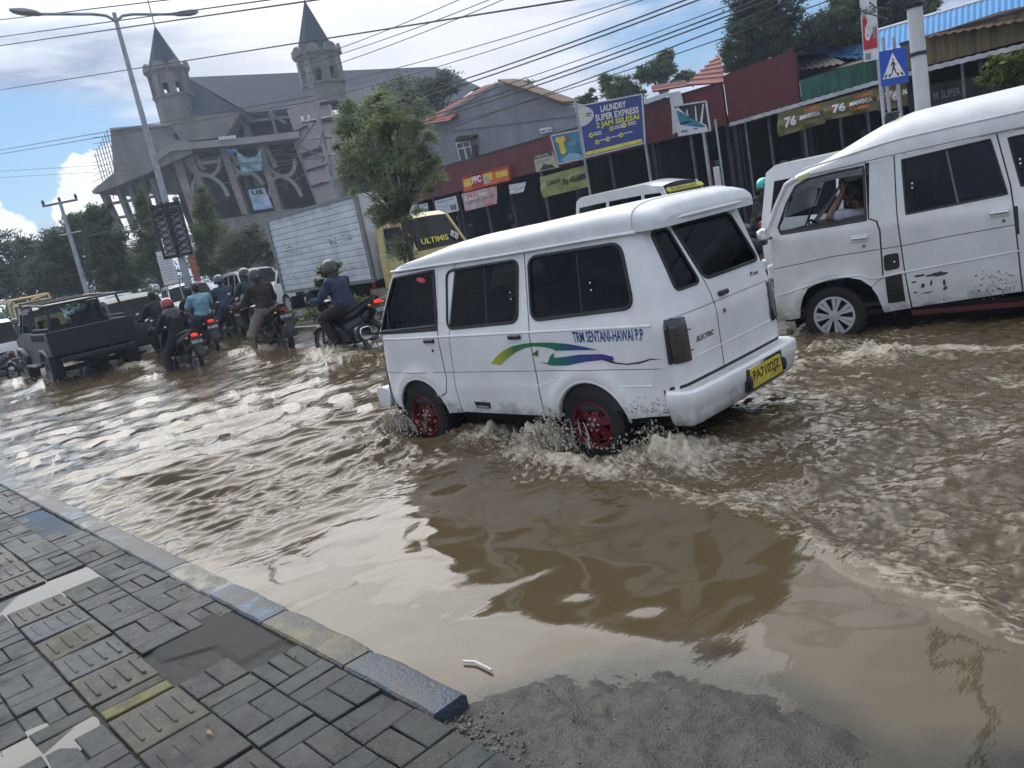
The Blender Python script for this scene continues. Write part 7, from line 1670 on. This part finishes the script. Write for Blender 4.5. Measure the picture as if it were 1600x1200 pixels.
for (xt,yt,xb,yb,w) in ((265,236,302,350,13),(287,233,330,345,9),(341,228,378,335,10),(398,222,440,360,10),(455,214,498,330,10)):
    cpr(mb,[(xt,yt),(xt+w*1.3,yt-1),(xt+w*1.0+(xb-xt)*.35,yt+(yb-yt)*.35),(xt+(xb-xt)*.35,yt+(yb-yt)*.35)],-3.2,-2.0)
    cpr(mc,[(xt+(xb-xt)*.35,yt+(yb-yt)*.35),(xt+w+(xb-xt)*.35,yt+(yb-yt)*.35-1),(xb+w,yb),(xb,yb)],-3.1,-2.1)
    cpr(mb,[(xt+w,yt),(xt+w*1.6,yt),(xt+w*2.4+(xb-xt)*.3,yt+(yb-yt)*.28),(xt+w*1.7+(xb-xt)*.3,yt+(yb-yt)*.30)],-3.0,-2.4)
mb.build('pier',M['church_stone'],ch,smooth=0); mc.build('brick_pier',M['church_brick'],ch,smooth=0)
mb=MB()
def ring(cx,cy,rx,ry,a0,a1,w=.2):
    mb.tube([CP(cx+rx*math.cos(R(t))+.27*ry*math.sin(R(t))*-1,cy-ry*math.sin(R(t)),-2.8) for t in np.linspace(a0,a1,15)],w,6)
for cx,cy,rx,ry,a0,a1 in ((318,243,24,32,185,355),(330,310,28,36,5,175),(436,246,24,30,185,355),(448,310,24,34,5,175),(392,300,24,32,20,160),(376,244,20,28,190,350)): ring(cx,cy,rx,ry,a0,a1)
mb.tube([CP(296,258,-2.8),(CP(340,252,-2.8))],.2,5); mb.build('arch_ring',M['church_beam'],ch)
mb=MB(); cpr(mb,[(448,172),(508,155),(522,190),(530,330),(500,330)],-3.5,-.5); sh=mb.build('panelled_wall',M['church_panel'],ch,smooth=0)
mb=MB()
for L in ([(458,205),(480,195),(481,198),(459,208)],[(470,240),(505,228),(506,234),(472,247)],[(478,265),(515,255),(515,257),(479,268)],[(486,290),(518,280),(518,283),(487,293)],[(500,160),(528,156),(528,160),(500,164)],[(500,188),(530,184),(530,188),(500,192)]):
    mb=MB(); cpr(mb,L,-3.7,-3.4); mb.build('panel_joint',M['void_dark'],sh,smooth=0)
mb=MB(); cpr(mb,[(330,345),(440,328),(540,318),(545,420),(340,440)],-6,-2.2); mb.build('plinth',M['church_stone'],ch,smooth=0)
mb=MB(); 
for i in range(7):
    x=172+i*.1; a=CP(166-i*3.0,203+i*6,1.5); mb.tube([a,a+Vector((0,0,-5.0))],.045,4)
for i in range(9): mb.tube([CP(145+i*0,215+i*10,1.5),CP(176,212+i*8,1.5)],.03,4)
mb.build('scaffolding',M['steel'],ch)
mb=MB()
for i in range(5): x=373+i*5; mb.box(tuple(CP(344+i*5.5,216.5-i*.6,-4.3)),(.22,.22,.28))
mb.build('cement_bags',M['ink_white'],ch,smooth=0)
# tarpaulin & banners hung on the church
def cloth(name,label,cat,L,plane,m,wav=.25,n=14,drape=.0,group=None):
    pf=(lambda x,y:PD(x,y,plane[1])) if plane[0]=='D' else (lambda x,y:PY(x,y,plane[1]))
    q=[pf(x,y) for x,y in L]; o=q[0]; fn=quadmap([p-o for p in q]); root=tag(bpy.data.objects.new(name,None),label,cat,group); COL.objects.link(root); root.location=o
    nv=(q[1]-q[0]).cross(q[3]-q[0]).normalized(); 
    if nv.dot(CAMP-q[0])<0: nv=-nv
    def f2(u,v,off=0): return fn(u,v)+nv*(off+wav*(math.sin(u*9+v*3)*.35+mnoise.noise((u*4,v*4,plane[1]))*.8)*(.3+.7*(1-v)))+Vector((0,0,-drape*4*u*(1-u)*(v)))
    mb=MB(); vs=[f2(i/n,j/n) for j in range(n+1) for i in range(n+1)]; mb.add(vs,[(j*(n+1)+i,j*(n+1)+i+1,(j+1)*(n+1)+i+1,(j+1)*(n+1)+i) for j in range(n) for i in range(n)])
    b=mb.build('sheet',m,root,smooth=60); return root,f2,b
cloth('tarpaulin','pale blue tarpaulin draped between two arches of the church','tarpaulin',[(378,270),(410,266),(407,232),(370,236)],('D',CD-4.4),M['tarp_blue'],.5,14,.7)
mk('tarp_bright',(.05,.20,.45),.6); cloth('tarpaulin','small bright blue plastic sheet beside the pale tarpaulin on the church','tarpaulin',[(357,240),(371,238),(370,232),(355,234)],('D',CD-4.3),M['tarp_bright'],.2)
mk('banner_blue',(.10,.25,.50),.6,sc=.6,col2=(.55,.62,.68)); r,f2,b=cloth('banner','white and blue banner hanging on the front of the church','banner',[(397,329),(427,325),(413,293),(388,297)],('D',CD-4.6),M['banner_blue'],.3)
mb=MB(); text_on(mb,'US',lambda u,v:f2(u,v,.12),.15,.72,.85,.95,.05); mb.build('banner_lettering',M['ink_black'],r,smooth=0)
# ------------------------------------------------------------------ signs
def board(name,label,L,Y,m,t=.06,cat='sign',frame=None):
    q=q3(L,Y); o=q[0].copy(); root=empty(name,o,0,label,cat); q=[p-o for p in q]; fn0=quadmap(q)
    quadslab('panel',q,m,root,t); MBs=MB()
    n=(q[1]-q[0]).cross(q[3]-q[0]).normalized(); 
    if n.y>0: n=-n
    f=lambda u,v,off=.006: fn0(u,v)+n*off
    if frame:
        for a,b in (((0,0),(1,0)),((1,0),(1,1)),((1,1),(0,1)),((0,1),(0,0))): MBs.tube([f(*a,.0),f(*b,.0)],.025,4)
        MBs.build('frame',M[frame],root,smooth=0)
    return root,f
def poly_on(mb,f,P,off=.006): mb.add([f(u,v,off) for u,v in P],[tuple(range(len(P)))])
def rect(u0,v0,u1,v1): return [(u0,v0),(u1,v0),(u1,v1),(u0,v1)]
def disc(cu,cv,r,asp=1,n=20): return [(cu+r*math.cos(2*math.pi*i/n),cv+r*asp*math.sin(2*math.pi*i/n)) for i in range(n)]
def put(root,f,items):
    """items: (part name, material, kind, data)"""
    for nm,m,k,d in items:
        mb=MB()
        if k=='t': text_on(mb,d[0],lambda u,v:f(u,v,d[6] if len(d)>6 else .010),*d[1:5],d[5] if len(d)>5 else .02)
        else:
            for P in d: poly_on(mb,f,P,.007 if k=='p' else .0085)
        mb.build(nm,M[m],root,smooth=0)
root,f=board('laundry_sign','large dark blue billboard reading laundry super express on two posts',[(915,246),(1008,223),(1003,147),(903,166)],18,M['sign_blue'],frame='frame_white')
put(root,f,[('lettering','ink_white','t',('LAUNDRY',.36,.80,.76,.93,.03)),('lettering','ink_white','t',('SUPER EXPRESS',.26,.64,.94,.77,.03)),('lettering','ink_yellow','t',('2 JAM SELESAI',.26,.48,.94,.62,.03)),('logo_disc','sign_white','p',[[(0,.999),(0,.60)]+[( .24*math.cos(t),.80+.20*math.sin(t)) for t in np.linspace(-1.57,1.57,12)][1:-1]]),('bottom_stripe','ink_yellow','p',[rect(.02,.03,.96,.10)]),
 ('icon_disc','ink_yellow','p',[disc(*c,.038,1.25) for c in ((.15,.40),(.50,.44),(.70,.45),(.24,.24),(.42,.25),(.64,.27))]),('icon_mark','sign_blue','q',[disc(*c,.015,1.3,8) for c in ((.15,.40),(.50,.44),(.70,.45),(.24,.24),(.42,.25),(.64,.27))]),
 ('small_lettering','ink_white','q',[rect(u,v,u+.13,v+.018) for u,v in ((.20,.42),(.20,.38),(.55,.46),(.55,.42),(.76,.47),(.76,.43),(.29,.25),(.47,.26),(.69,.28))]),('logo_mark','ink_yellow','q',[[(.03,.86),(.07,.86),(.08,.78),(.11,.86),(.10,.88),(.06,.74)]]),('logo_lettering','sign_blue','q',[rect(.11,.81,.21,.835),rect(.11,.77,.20,.79)])])
mb=MB(); o=Vector(root.location)
for a,b in (((902,152),(927,330)),((1005,147),(1012,250))): 
    p=PY(*a,18.1)-o; q=PY(*b,18.1)-o; mb.tube([(q.x,q.y,p.z),(q.x,q.y,-o.z)],.035,8)
mb.build('post',M['galv'],root)
root,f=board('shop_sign','small teal sign with a yellow garment and a red edge, left of the laundry sign',[(873,256),(914,247),(905,203),(861,212)],18.3,M['sign_teal'],frame='frame_white')
put(root,f,[('garment_print','sign_yellow','p',[[(.10,.80),(.20,.92),(.30,.88),(.42,.93),(.48,.78),(.38,.70),(.40,.35),(.28,.28),(.18,.34),(.20,.70)]]),('red_edge','sign_red','q',[rect(-.06,0,0,1)]),('wave_print','paleblue','p',[[(.15,.12),(.5,.28),(.8,.22),(.95,.05),(.2,.03)]]),('small_lettering','sign_red','q',[rect(.48,.80,.60,.86),rect(.46,.72,.62,.76)]),('small_lettering','paleblue','q',[rect(.55,.62,.85,.65),rect(.55,.55,.80,.58)])])
root,f=board('shop_sign','cream card sign with a dark heading, left of the small teal sign',[(838,269),(872,262),(861,236),(833,243)],19.2,M['sign_cream'])
put(root,f,[('heading_bar','sheet_dark','p',[rect(0,.76,1,1)]),('heading','sign_cream','t',('AMBUVAR',.08,.80,.85,.95,.03)),('print','sheet_dark','p',[[(.15,.05),(.9,.05),(.8,.25),(.55,.30),(.45,.42),(.3,.2)]]),('print','wall_grey','q',[rect(.1,.55,.8,.60),rect(.1,.45,.5,.50)])])
root,f2,b=cloth('banner','yellow-green price banner strung between the posts, below the laundry sign','banner',[(848,309),(922,291),(917,257),(843,277)],('Y',18.6),M['sign_green'],.06,16)
mb=MB(); text_on(mb,'Rp 45.000',lambda u,v:f2(u,v,.03),.48,.30,.97,.66,.03); text_on(mb,'SUMBER',lambda u,v:f2(u,v,.03),.14,.50,.44,.72,.02); mb.build('lettering',M['ink_black'],root,smooth=0)
root,f=board('restaurant_sign','red and yellow striped PFC restaurant sign',[(725,300),(797,281),(794,259),(721,277)],19.85,M['sign_orange'],.1,frame='sign_red')
put(root,f,[('yellow_block','sign_yellow','p',[rect(.03,.30,.20,.80),rect(.46,.35,.66,.85),rect(.73,.35,.97,.75)]),('red_block','sign_red','p',[rect(.21,.05,.45,1.0),rect(0,.86,1,1)]),('lettering','ink_white','t',('PFC',.22,.38,.42,.86,.05,.016)),('food_print','curtain','q',[[(.48,.15),(.62,.12),(.52,.75),(.46,.85)]])])
mk('banner_mixed',(.45,.10,.08),.6,sc=3.5,col2=(.45,.50,.55),detail=3); r,f2,b=cloth('banner','red and pale printed banner hanging below the PFC sign','banner',[(727,330),(777,318),(776,290),(721,303)],('Y',19.7),M['banner_mixed'],.05)
mb=MB(); text_on(mb,'Kedai PFC',lambda u,v:f2(u,v,.03),.08,.52,.80,.80,.03); mb.build('lettering',M['ink_white'],r,smooth=0)
for L,lab in (([(657,336),(669,333),(668,317),(655,320)],'narrow white menu poster at the left end of the red-fronted shop'),([(683,337),(717,329),(712,306),(679,314)],'wide white menu poster left of the hanging red banner')):
    root,f=board('poster',lab,L,19.9,M['sign_white'],.02,'poster'); put(root,f,[('print','paleblue','p',[rect(.08,.78,.9,.92),rect(.1,.55,.6,.60),rect(.1,.42,.7,.47),rect(.1,.28,.5,.33)]),('print','wall_dark','q',[rect(.68,.12,.74,.5),rect(.77,.12,.83,.45),rect(.86,.12,.92,.5)])])
cloth('hanging_cloth','white cloth hanging in the shop front right of the PFC banner','cloth',[(797,304),(818,300),(822,284),(795,289)],('Y',19.9),M['sign_white'],.06)
# pedestrian crossing sign
Yc=10.4; root,f=board('crossing_sign','square blue pedestrian crossing sign with white triangle on grey posts',[(1377,136),(1420,128),(1416,72),(1373,81)],Yc,M['cross_blue'],.01)
fig=[[(.50,.665),(.53,.655),(.56,.60),(.60,.55),(.585,.53),(.54,.57),(.545,.48),(.58,.40),(.60,.30),(.57,.29),(.545,.38),(.51,.43),(.47,.37),(.44,.28),(.41,.29),(.44,.40),(.475,.48),(.48,.58),(.43,.55),(.42,.50),(.40,.51),(.415,.58)]]
put(root,f,[('triangle','ink_white','p',[[(.08,.20),(.92,.20),(.50,.90)]]),('walking_figure','ink_black','q',fig+[disc(.505,.705,.032,1.1,12)]),('zebra_bars','ink_black','q',[[(.14,.235),(.22,.235),(.27,.32),(.21,.32)],[(.30,.235),(.38,.235),(.40,.32),(.34,.32)],[(.62,.235),(.70,.235),(.66,.32),(.60,.32)],[(.78,.235),(.86,.235),(.79,.32),(.73,.32)]])])
o=Vector(root.location); mb=MB()
for px in (1386,1403):
    p=PY(px,134,Yc+.03)-o; mb.tube([(p.x,p.y,p.z+.55),(p.x,p.y,.05-o.z)],.022,8)
mb.build('post',M['galv'],root)
# cola banner on a thin pole
Yk=12.2; root,f=board('banner_sign','tall narrow white and red cola banner on a thin pole above the crossing sign',[(1350,97),(1373,92),(1367,-30),(1341,-25)],Yk,M['sign_white'],.03)
put(root,f,[('lettering','ink_black','t',('Fresh Cola',.02,.60,.98,.70,.02)),('red_print','sign_red','p',[[(.05,.15),(.97,.15),(.97,.45),(.55,.30),(.25,.36),(.10,.62)],[(.18,.60),(.35,.56),(.42,.50),(.30,.40),(.15,.48)]]),('numeral','ink_white','t',('6',.22,.26,.58,.50,.03,.016)),('stamp_print','wall_grey','q',[rect(.72,.28,.92,.42),rect(.15,.02,.5,.10)])])
o=Vector(root.location); p=PY(1388,200,Yk+.05)-o; q=PY(1371,-30,Yk+.05)-o; mb=MB(); mb.tube([(p.x-.05,p.y,q.z+.6),(p.x-.05,p.y,.05-o.z)],.028,8); mb.tube([f(1,.02,0),(p.x-.05,p.y,f(1,.02,0).z)],.012,5); mb.tube([f(1,.98,0),(p.x-.05,p.y,f(1,.98,0).z)],.012,5); mb.build('post',M['galv'],root)
# torn teal sign
root,f=board('light_box_sign','torn teal and white light-box sign on a grey pole, right of the laundry sign',[(1061,212),(1110,204),(1103,158),(1053,166)],17.6,M['wall_dark'],.12,frame='frame_white')
put(root,f,[('torn_sheet','sign_white','p',[[(0,0),(.95,.0),(.9,.22),(.45,.5),(.2,.85),(.12,.95),(0,.9)]]),('teal_print','sign_teal','q',[[(.05,.85),(.16,.80),(.9,.15),(.75,.15),(.1,.35)],rect(.1,.08,.3,.16)]),('small_lettering','ink_black','q',[rect(.12,.38,.45,.43),rect(.5,.12,.62,.16)]),('torn_strip','sign_white','q',[[(.35,.75),(.40,.85),(.42,.5),(.38,.5)],[(.6,.4),(.65,.9),(.68,.9),(.66,.4)],[(.72,.3),(.9,.95),(.93,.9),(.8,.3)]])])
o=Vector(root.location); p=f(.75,0,0); mb=MB(); mb.tube([(p.x,p.y+.05,p.z),(p.x,p.y+.05,.06-o.z)],.045,8); mb.build('post',M['galv'],root)
# torn white plaster patch + drain box on fascia
root=empty('torn_banner',PY(1045,150,19.9),0,'shredded white plastic banner hanging on the red fascia behind the light-box sign','banner'); o=Vector(root.location)
mb=MB(); mb.prism([PY(x,y,19.9)-o for x,y in ((1046,146),(1063,142),(1068,160),(1060,205),(1052,210),(1050,170))],(0,-.03,0)); mb.prism([PY(x,y,19.88)-o for x,y in ((1005,157),(1045,143),(1048,149),(1010,163))],(0,-.05,0)); mb.build('sheet',M['sign_white'],root,smooth=0)
# 76 banners
mk('promo',(.20,.19,.06),.6,sc=1.2,col2=(.07,.045,.03),detail=4); mk('promo_disc',(.22,.12,.06),.5,var=.2); mk('promo_green',(.10,.17,.03),.6)
for k,(L,lab) in enumerate((([(1216,214),(1290,192),(1286,160),(1215,176)],'first of the mango promotion banners under the awning, its lower edge curling up'),([(1290,188),(1372,172),(1370,137),(1286,160)],'middle mango promotion banner, the one showing the price'),([(1372,174),(1456,158),(1454,112),(1370,138)],'mango promotion banner partly hidden behind the crossing sign posts'))):
    r,f2,b=cloth('promotion_banner',lab,'banner',L,('Y',18.4),M['promo'],.08,18,0,'76 mango banners')
    mb=MB(); mb.add([f2(u,v,.025) for u,v in disc(.28,.50,.16,.95)],[tuple(range(20))]); mb.build('emblem_disc',M['promo_disc'],r,smooth=0)
    mb=MB(); text_on(mb,'76',lambda u,v:f2(u,v,.04),.17,.28,.42,.74,.05); text_on(mb,'MANGGA',lambda u,v:f2(u,v,.04),.50,.44,.93,.64,.05); mb.build('lettering',M['ink_white'],r,smooth=0)
    mb=MB(); text_on(mb,'BARU',lambda u,v:f2(u,v,.04),.60,.76,.92,.92,.03); text_on(mb,'12.000',lambda u,v:f2(u,v,.04),.52,.22,.84,.37,.03) if k==1 else None; mb.build('lettering',M['sign_orange'],r,smooth=0)
    mb=MB(); mb.add([f2(u,v,.02) for u,v in disc(.07,.28,.06,3.2)],[tuple(range(20))]); mb.build('mango_print',M['promo_green'],r,smooth=0)
root,f=board('shop_sign','dark shop sign reading super, behind the right-hand van roof',[(1457,172),(1560,150),(1556,112),(1455,132)],18.0,M['sheet_dark'],.05)
put(root,f,[('lettering','wall_grey','t',('M SUPER',.03,.36,.46,.68,.02))])
root,f=board('notice_board','white notice board on posts left of the lamp post base',[(257,446),(279,441),(264,391),(243,394)],12.0,M['sign_white'],.03)
put(root,f,[('print','wall_grey','q',[rect(.1,.12+.08*i,.9,.135+.08*i) for i in range(10)])])
o=Vector(root.location); mb=MB(); 
for u in (.05,.95): p=f(u,.5,-.06); mb.tube([(p.x,p.y,p.z),(p.x,p.y,-.05-o.z)],.03,6)
mb.build('post',M['galv'],root)
root,f=board('notice_board','small pale sign below the trees, far left of the lamp post',[(196,446),(208,443),(202,425),(190,427)],16,M['sign_white'],.03)
put(root,f,[('print','wall_grey','q',[[(.5,.1),(.7,.9),(.8,.9),(.65,.1)],[(.2,.1),(.35,.6),(.4,.6),(.3,.1)]])])
# ------------------------------------------------------------------ poles
lpb=PY(292,435,10.3); lzt=PY(178,20,10.3).z
root=empty('street_lamp',(lpb.x,10.3,0),0,'tall double-armed street lamp with a black ornamental lattice on its pole','street lamp')
mb=MB(); mb.tube([(0,0,0),(0,0,3),(0,0,lzt)],[.13,.115,.06],12); mb.lathe([(.22,0),(.20,.3),(.14,.35)],12); mb.build('pole',M['galv'],root)
tp=PZ(178,20,10.0); 
hl=PY(38,10,8.3); hr=PY(292,8,12.2); hl=Vector((-.3,-2.3,lzt+.02)); hr=Vector((.0,2.2,lzt+.02))
mb=MB()
for e in (hl,hr): mb.tube([(0,0,lzt-.25),(e.x*.10,e.y*.10,lzt-.08),(e.x*.25,e.y*.25,lzt-.03),(e.x*.9,e.y*.9,e.z-.02)],.045,8)
mb.build('lamp_arm',M['galv'],root)
for e in (hl,hr):
    mb=MB(); mb.loftx([(-.05,0,0,.06,.05),(.1,0,.01,.13,.08),(.45,0,0,.17,.10),(.65,0,-.01,.12,.07),(.75,0,0,.04,.03)],14,2.4,Matrix.Translation((e.x*.88,e.y*.88,e.z-.02))@Matrix.Rotation(R(90) if e.y>0 else R(-90),4,'Z')@Matrix.Rotation(R(-8),4,'Y')); mb.build('lamp_head',M['galv'],root)
mb=MB(); A=Matrix.Rotation(YAW,4,'Z')
for s in (-.24,.24):
    for z in (2.55,4.15): mb.box((0,0,0),(.46,.10,.10),M=A@Matrix.Translation((s,-.16,z)))
    for x in (s-.21,s+.21): mb.box((0,0,0),(.05,.10,1.6),M=A@Matrix.Translation((x,-.16,3.35)))
    for i in range(8):
        z=2.65+i*.2
        for q in (1,-1): mb.tube([A@Vector((s-.2,-.16,z if q>0 else z+.2)),A@Vector((s+.2,-.16,z+.2 if q>0 else z))],.022,4)
    mb.lathe([(.12,0),(.08,.03),(.001,.03)],8,A@Matrix.Translation((s,-.22,3.95))@Matrix.Rotation(R(90),4,'X'))
mb.build('ornamental_lattice',M['black_plastic'],root,smooth=0)
mb=MB()
for s in (-.24,.24): mb.box((0,0,0),(.30,.02,1.5),M=A@Matrix.Translation((s,-.10,3.35)))
mb.build('lattice_backing',M['galv'],root,smooth=0)
root=empty('utility_pole',(*PY(524,300,18).xy,0),0,'tapering concrete power pole with crossarm and tangled brackets in front of the church','utility pole')
mk('pole_concrete',(.30,.31,.32),.8,var=.15,sc=2)
mb=MB(); mb.tube([(0,0,0),(0,0,8.8)],[.17,.09],12); mb.build('pole',M['pole_concrete'],root)
ax=Vector((math.cos(YAW),math.sin(YAW),0))
MB().tube([ax*-.65+Vector((0,0,6.85)),ax*.65+Vector((0,0,6.85))],.05,6).build('crossarm',M['steel'],root)
mb=MB()
for z,l in ((6.2,.5),(5.5,.45),(4.5,.4)): mb.tube([ax*-l+Vector((0,-.1,z)),ax*l+Vector((0,-.1,z-.1))],.03,5)
mb.build('brackets',M['steel'],root); mb=MB(); mb.tube([ax*-1.2+Vector((0,0,5.9)),Vector((0,0,6.9))],.025,5); mb.tube([ax*-1.1+Vector((0,0,6.1)),Vector((0,0,5.3))],.035,5); mb.build('brackets',M['steel'],root)
mb=MB()
for t in (-.62,-.35,.62): mb.lathe([(.05,0),(.075,.06),(.045,.10),(.06,.16),(.02,.2)],10,Matrix.Translation(ax*t+Vector((0,0,6.88))))
mb.build('insulator',M['ink_white'],root)
mb=MB(); rr=random.Random(3)
for i in range(14): z=rr.uniform(4.6,6.7); a=Vector((rr.uniform(-.5,.5),rr.uniform(-.3,.1),z)); mb.tube([a,a+Vector((rr.uniform(-.25,.25),0,rr.uniform(-.25,.25))),Vector((0,0,z+rr.uniform(-.3,.3)))],.014,4)
mb.build('cable_tangle',M['black_plastic'],root)
mk('rust_orange',(.30,.10,.05),.8,var=.3,sc=3); p=PY(296,390,13.5); root=empty('pole',(p.x,p.y,0),0,'rust-orange pole standing directly behind the lamp post','pole')
mb=MB(); mb.tube([(0,0,0),(0,0,5.0)],[.16,.11],10); mb.build('shaft',M['rust_orange'],root); mb=MB(); mb.lathe([(.13,4.96),(.13,5.05),(.05,5.12)],10); mb.build('cap',M['steel'],root)
p=PY(128,430,12); root=empty('utility_pole',(p.x,p.y,0),0,'distant T-shaped utility pole with three insulators at far left','utility pole')
ztop=PY(92,318,12).z
mb=MB(); mb.tube([(0,0,0),(0,0,ztop)],[.15,.08],8); mb.build('pole',M['galv'],root); mb=MB(); mb.tube([ax*-.85+Vector((0,0,ztop)),ax*.85+Vector((0,0,ztop))],.06,5).build('crossarm',M['steel'],root); mb=MB(); mb.tube([ax*-.5+Vector((0,0,ztop-1.5)),ax*.6+Vector((0,0,ztop-1.5))],.05,5); mb.build('crossarm',M['steel'],root)
mb=MB(); [mb.ball(ax*t+Vector((0,0,ztop+.15)),(.07,.07,.14),8,6) for t in (-.8,0,.8)]; mb.build('insulator',M['black_plastic'],root)
p=PY(1443,180,10.35); root=empty('pole',(p.x,p.y,0),0,'thick pale metal pole with dark clamps just right of the crossing sign','pole')
mb=MB(); mk('pole_pale',(.50,.52,.53),.6,var=.08,sc=3); mb.tube([(0,0,0),(0,0,7)],[.088,.074],14); mb.build('shaft',M['pole_pale'],root)
z1=PY(1432,85,10.35).z;z2=PY(1422,12,10.35).z
for z in (z1,z2): MB().lathe([(.096,z-.02),(.096,z+.02)],14).build('band',M['black_plastic'],root)
mb=MB(); mb.box((0,-.03,z2+.06),(.22,.16,.10)); mb.tube([(-.05,-.1,z1+.75),(-.2,-.12,z1+.55),(-.38,-.12,z1+.62),(-.45,-.1,z1+.7)],.009,5); mb.tube([(-.05,-.1,z1+.65),(-.25,-.12,z1+.45),(-.50,-.1,z1+.60)],.009,5); mb.build('clamp',M['black_plastic'],root)
p=PY(1130,280,17); root=empty('pole',(p.x,p.y,0),0,'slim white-painted post in front of the dark shop, above the minibus rear','pole'); mb=MB(); mb.tube([(0,0,0),(0,0,3.0)],.025,8); mb.build('shaft',M['galv'],root); mb=MB(); mb.box((-.14,0,1.2),(.16,.05,1.5),ch=.01); mb.build('white_board',M['sign_white'],root)
# ------------------------------------------------------------------ overhead cables
CW=[((-60,38),(260,0),9.5,.016),((-60,66),(520,-14),9.8,.016),((-60,80),(520,-4),10.0,.018),((-60,150),(930,-6),12.5,.018),((-60,245),(489,150),14,.016),((-60,251),(490,158),14.3,.016),((-60,271),(505,238),16,.012),((-60,281),(507,248),16.2,.011),
((478,97),(740,-10),15,.011),((480,104),(790,-10),15.2,.011),((484,118),(815,-12),15.4,.011),((500,140),(1010,-8),16.5,.011),((500,160),(1030,-8),16.7,.011),((560,180),(1100,-10),13.5,.015),((560,188),(1120,-10),13.6,.015),
((620,190),(1180,-6),15.5,.010),((620,202),(1185,0),14.5,.015),((640,202),(1195,4),14.7,.015),((560,250),(1160,32),15.3,.014),((640,215),(1160,50),15.6,.011),((-60,420),(270,335),14,.02),((-60,398),(262,352),14.4,.02)]
mk('cable',(.018,.018,.022),.6)
for k,(a,b,Y,r) in enumerate(CW):
    A_,B_=PY(*a,Y),PY(*b,Y); d=B_-A_; B_=B_+d*(1.6 if a[0]<0 and a[1]<200 else (0 if a[0]<0 else .25)); A_=A_-d*.05; n=14; sag=.010*(B_-A_).length
    mb=MB(); L=[A_.lerp(B_,i/n)-Vector((0,0,(0 if a[0]<0 else 1)*(sag*(4*(i/n)*(1-i/n))-sag*.7))) for i in range(n+1)]; o=L[0].copy(); mb.tube([p-o for p in L],r,5)
    c=mb.build('overhead_cable',M['cable'],None,loc=o)
    nl=[q for q in CW if q[0][0]<0]; ORD='first second third fourth fifth sixth seventh eighth ninth tenth eleventh twelfth thirteenth'.split()
    if a[0]<0: i_=sorted(nl,key=lambda q:q[0][1]).index(CW[k]); lab=ORD[i_]+' overhead cable from the top, counted along the left edge of the photo'
    else: i_=sorted([q for q in CW if q[0][0]>0],key=lambda q:q[1][0]).index(CW[k]); lab=ORD[i_]+' overhead cable from the left in the bundle rising over the shops'
    tag(c,lab,'cable','overhead cables')
# ------------------------------------------------------------------ splashes
mk('foam_water',(.42,.38,.31),.25,var=.15,sc=20); mk('splash_water',(.30,.26,.20),.12,var=.2,sc=20)
def splash(label,cx,cy,rx,ry,h,n,seed,ss=1):
    r=random.Random(seed); mb=MB()
    for i in range(int(n*1.7)):
        a=r.uniform(0,6.28); q=abs(r.gauss(0,.6)); x=cx+rx*q*math.cos(a); y=cy+ry*q*math.sin(a); z=h*(r.random()**1.7)*math.exp(-q*1.1)+.02; s=r.choice((.0025,.003,.004,.006,.009))*r.uniform(.7,1.2)*ss
        mb.ball((x,y,z),(s,s,s*r.uniform(.8,1.8)),6,4,Matrix.Rotation(r.uniform(-.9,.9),4,'X'))
    for i in range(n//9):
        a=r.uniform(0,6.28); q=abs(r.gauss(0,.4)); x=cx+rx*q*math.cos(a); y=cy+ry*q*math.sin(a); z0=h*.25*math.exp(-q); l=h*r.uniform(.15,.45); dx,dy=r.uniform(-.5,.5)*l,r.uniform(-.6,.2)*l
        mb.tube([(x,y,z0),(x+dx*.6,y+dy*.6,z0+l*.8),(x+dx,y+dy,z0+l)],[.010*ss,.006*ss,.002*ss],5)
    return tag(mb.build('splash',M['foam_water'],smooth=60),label,'splash',kind='stuff')
(w1x,w1y),(w2x,w2y)=WHL
splash('spray of muddy droplets thrown up by the front wheel of the foreground minibus',w1x-.25,w1y-.16,.42,.30,.30,520,1)
splash('spray of muddy droplets thrown up by the rear wheel of the foreground minibus',w2x-.25,w2y-.20,.42,.34,.34,700,2)
splash('spray trailing behind the rear wheel of the foreground minibus',w2x+.55,w2y-.02,.45,.3,.22,320,3)
splash('small spray beyond the front wheel of the right-hand van',-3.0,6.75,.28,.2,.14,160,4)
splash('spray around the bare foot of the brown-shirted rider',-16.3,7.35,.5,.4,.22,160,5,1.6)
splash('spray around the wheels of the black pickup',-21.4,4.6,.9,.5,.35,200,6,2)
# ------------------------------------------------------------------ moist air that pales the far things
hm=bpy.data.materials.new('haze'); hm.use_nodes=True; hn=hm.node_tree; hn.nodes.clear()
hv=hn.nodes.new('ShaderNodeVolumePrincipled'); hv.inputs['Color'].default_value=(.70,.82,1,1); hv.inputs['Density'].default_value=.0012; hv.inputs['Anisotropy'].default_value=.3
ho=hn.nodes.new('ShaderNodeOutputMaterial'); hn.links.new(hv.outputs[0],ho.inputs['Volume'])
tag(MB().box((0,0,0),(330,240,31)).build('haze',hm,smooth=0,loc=(-60,60,14.1)),kind='stuff')
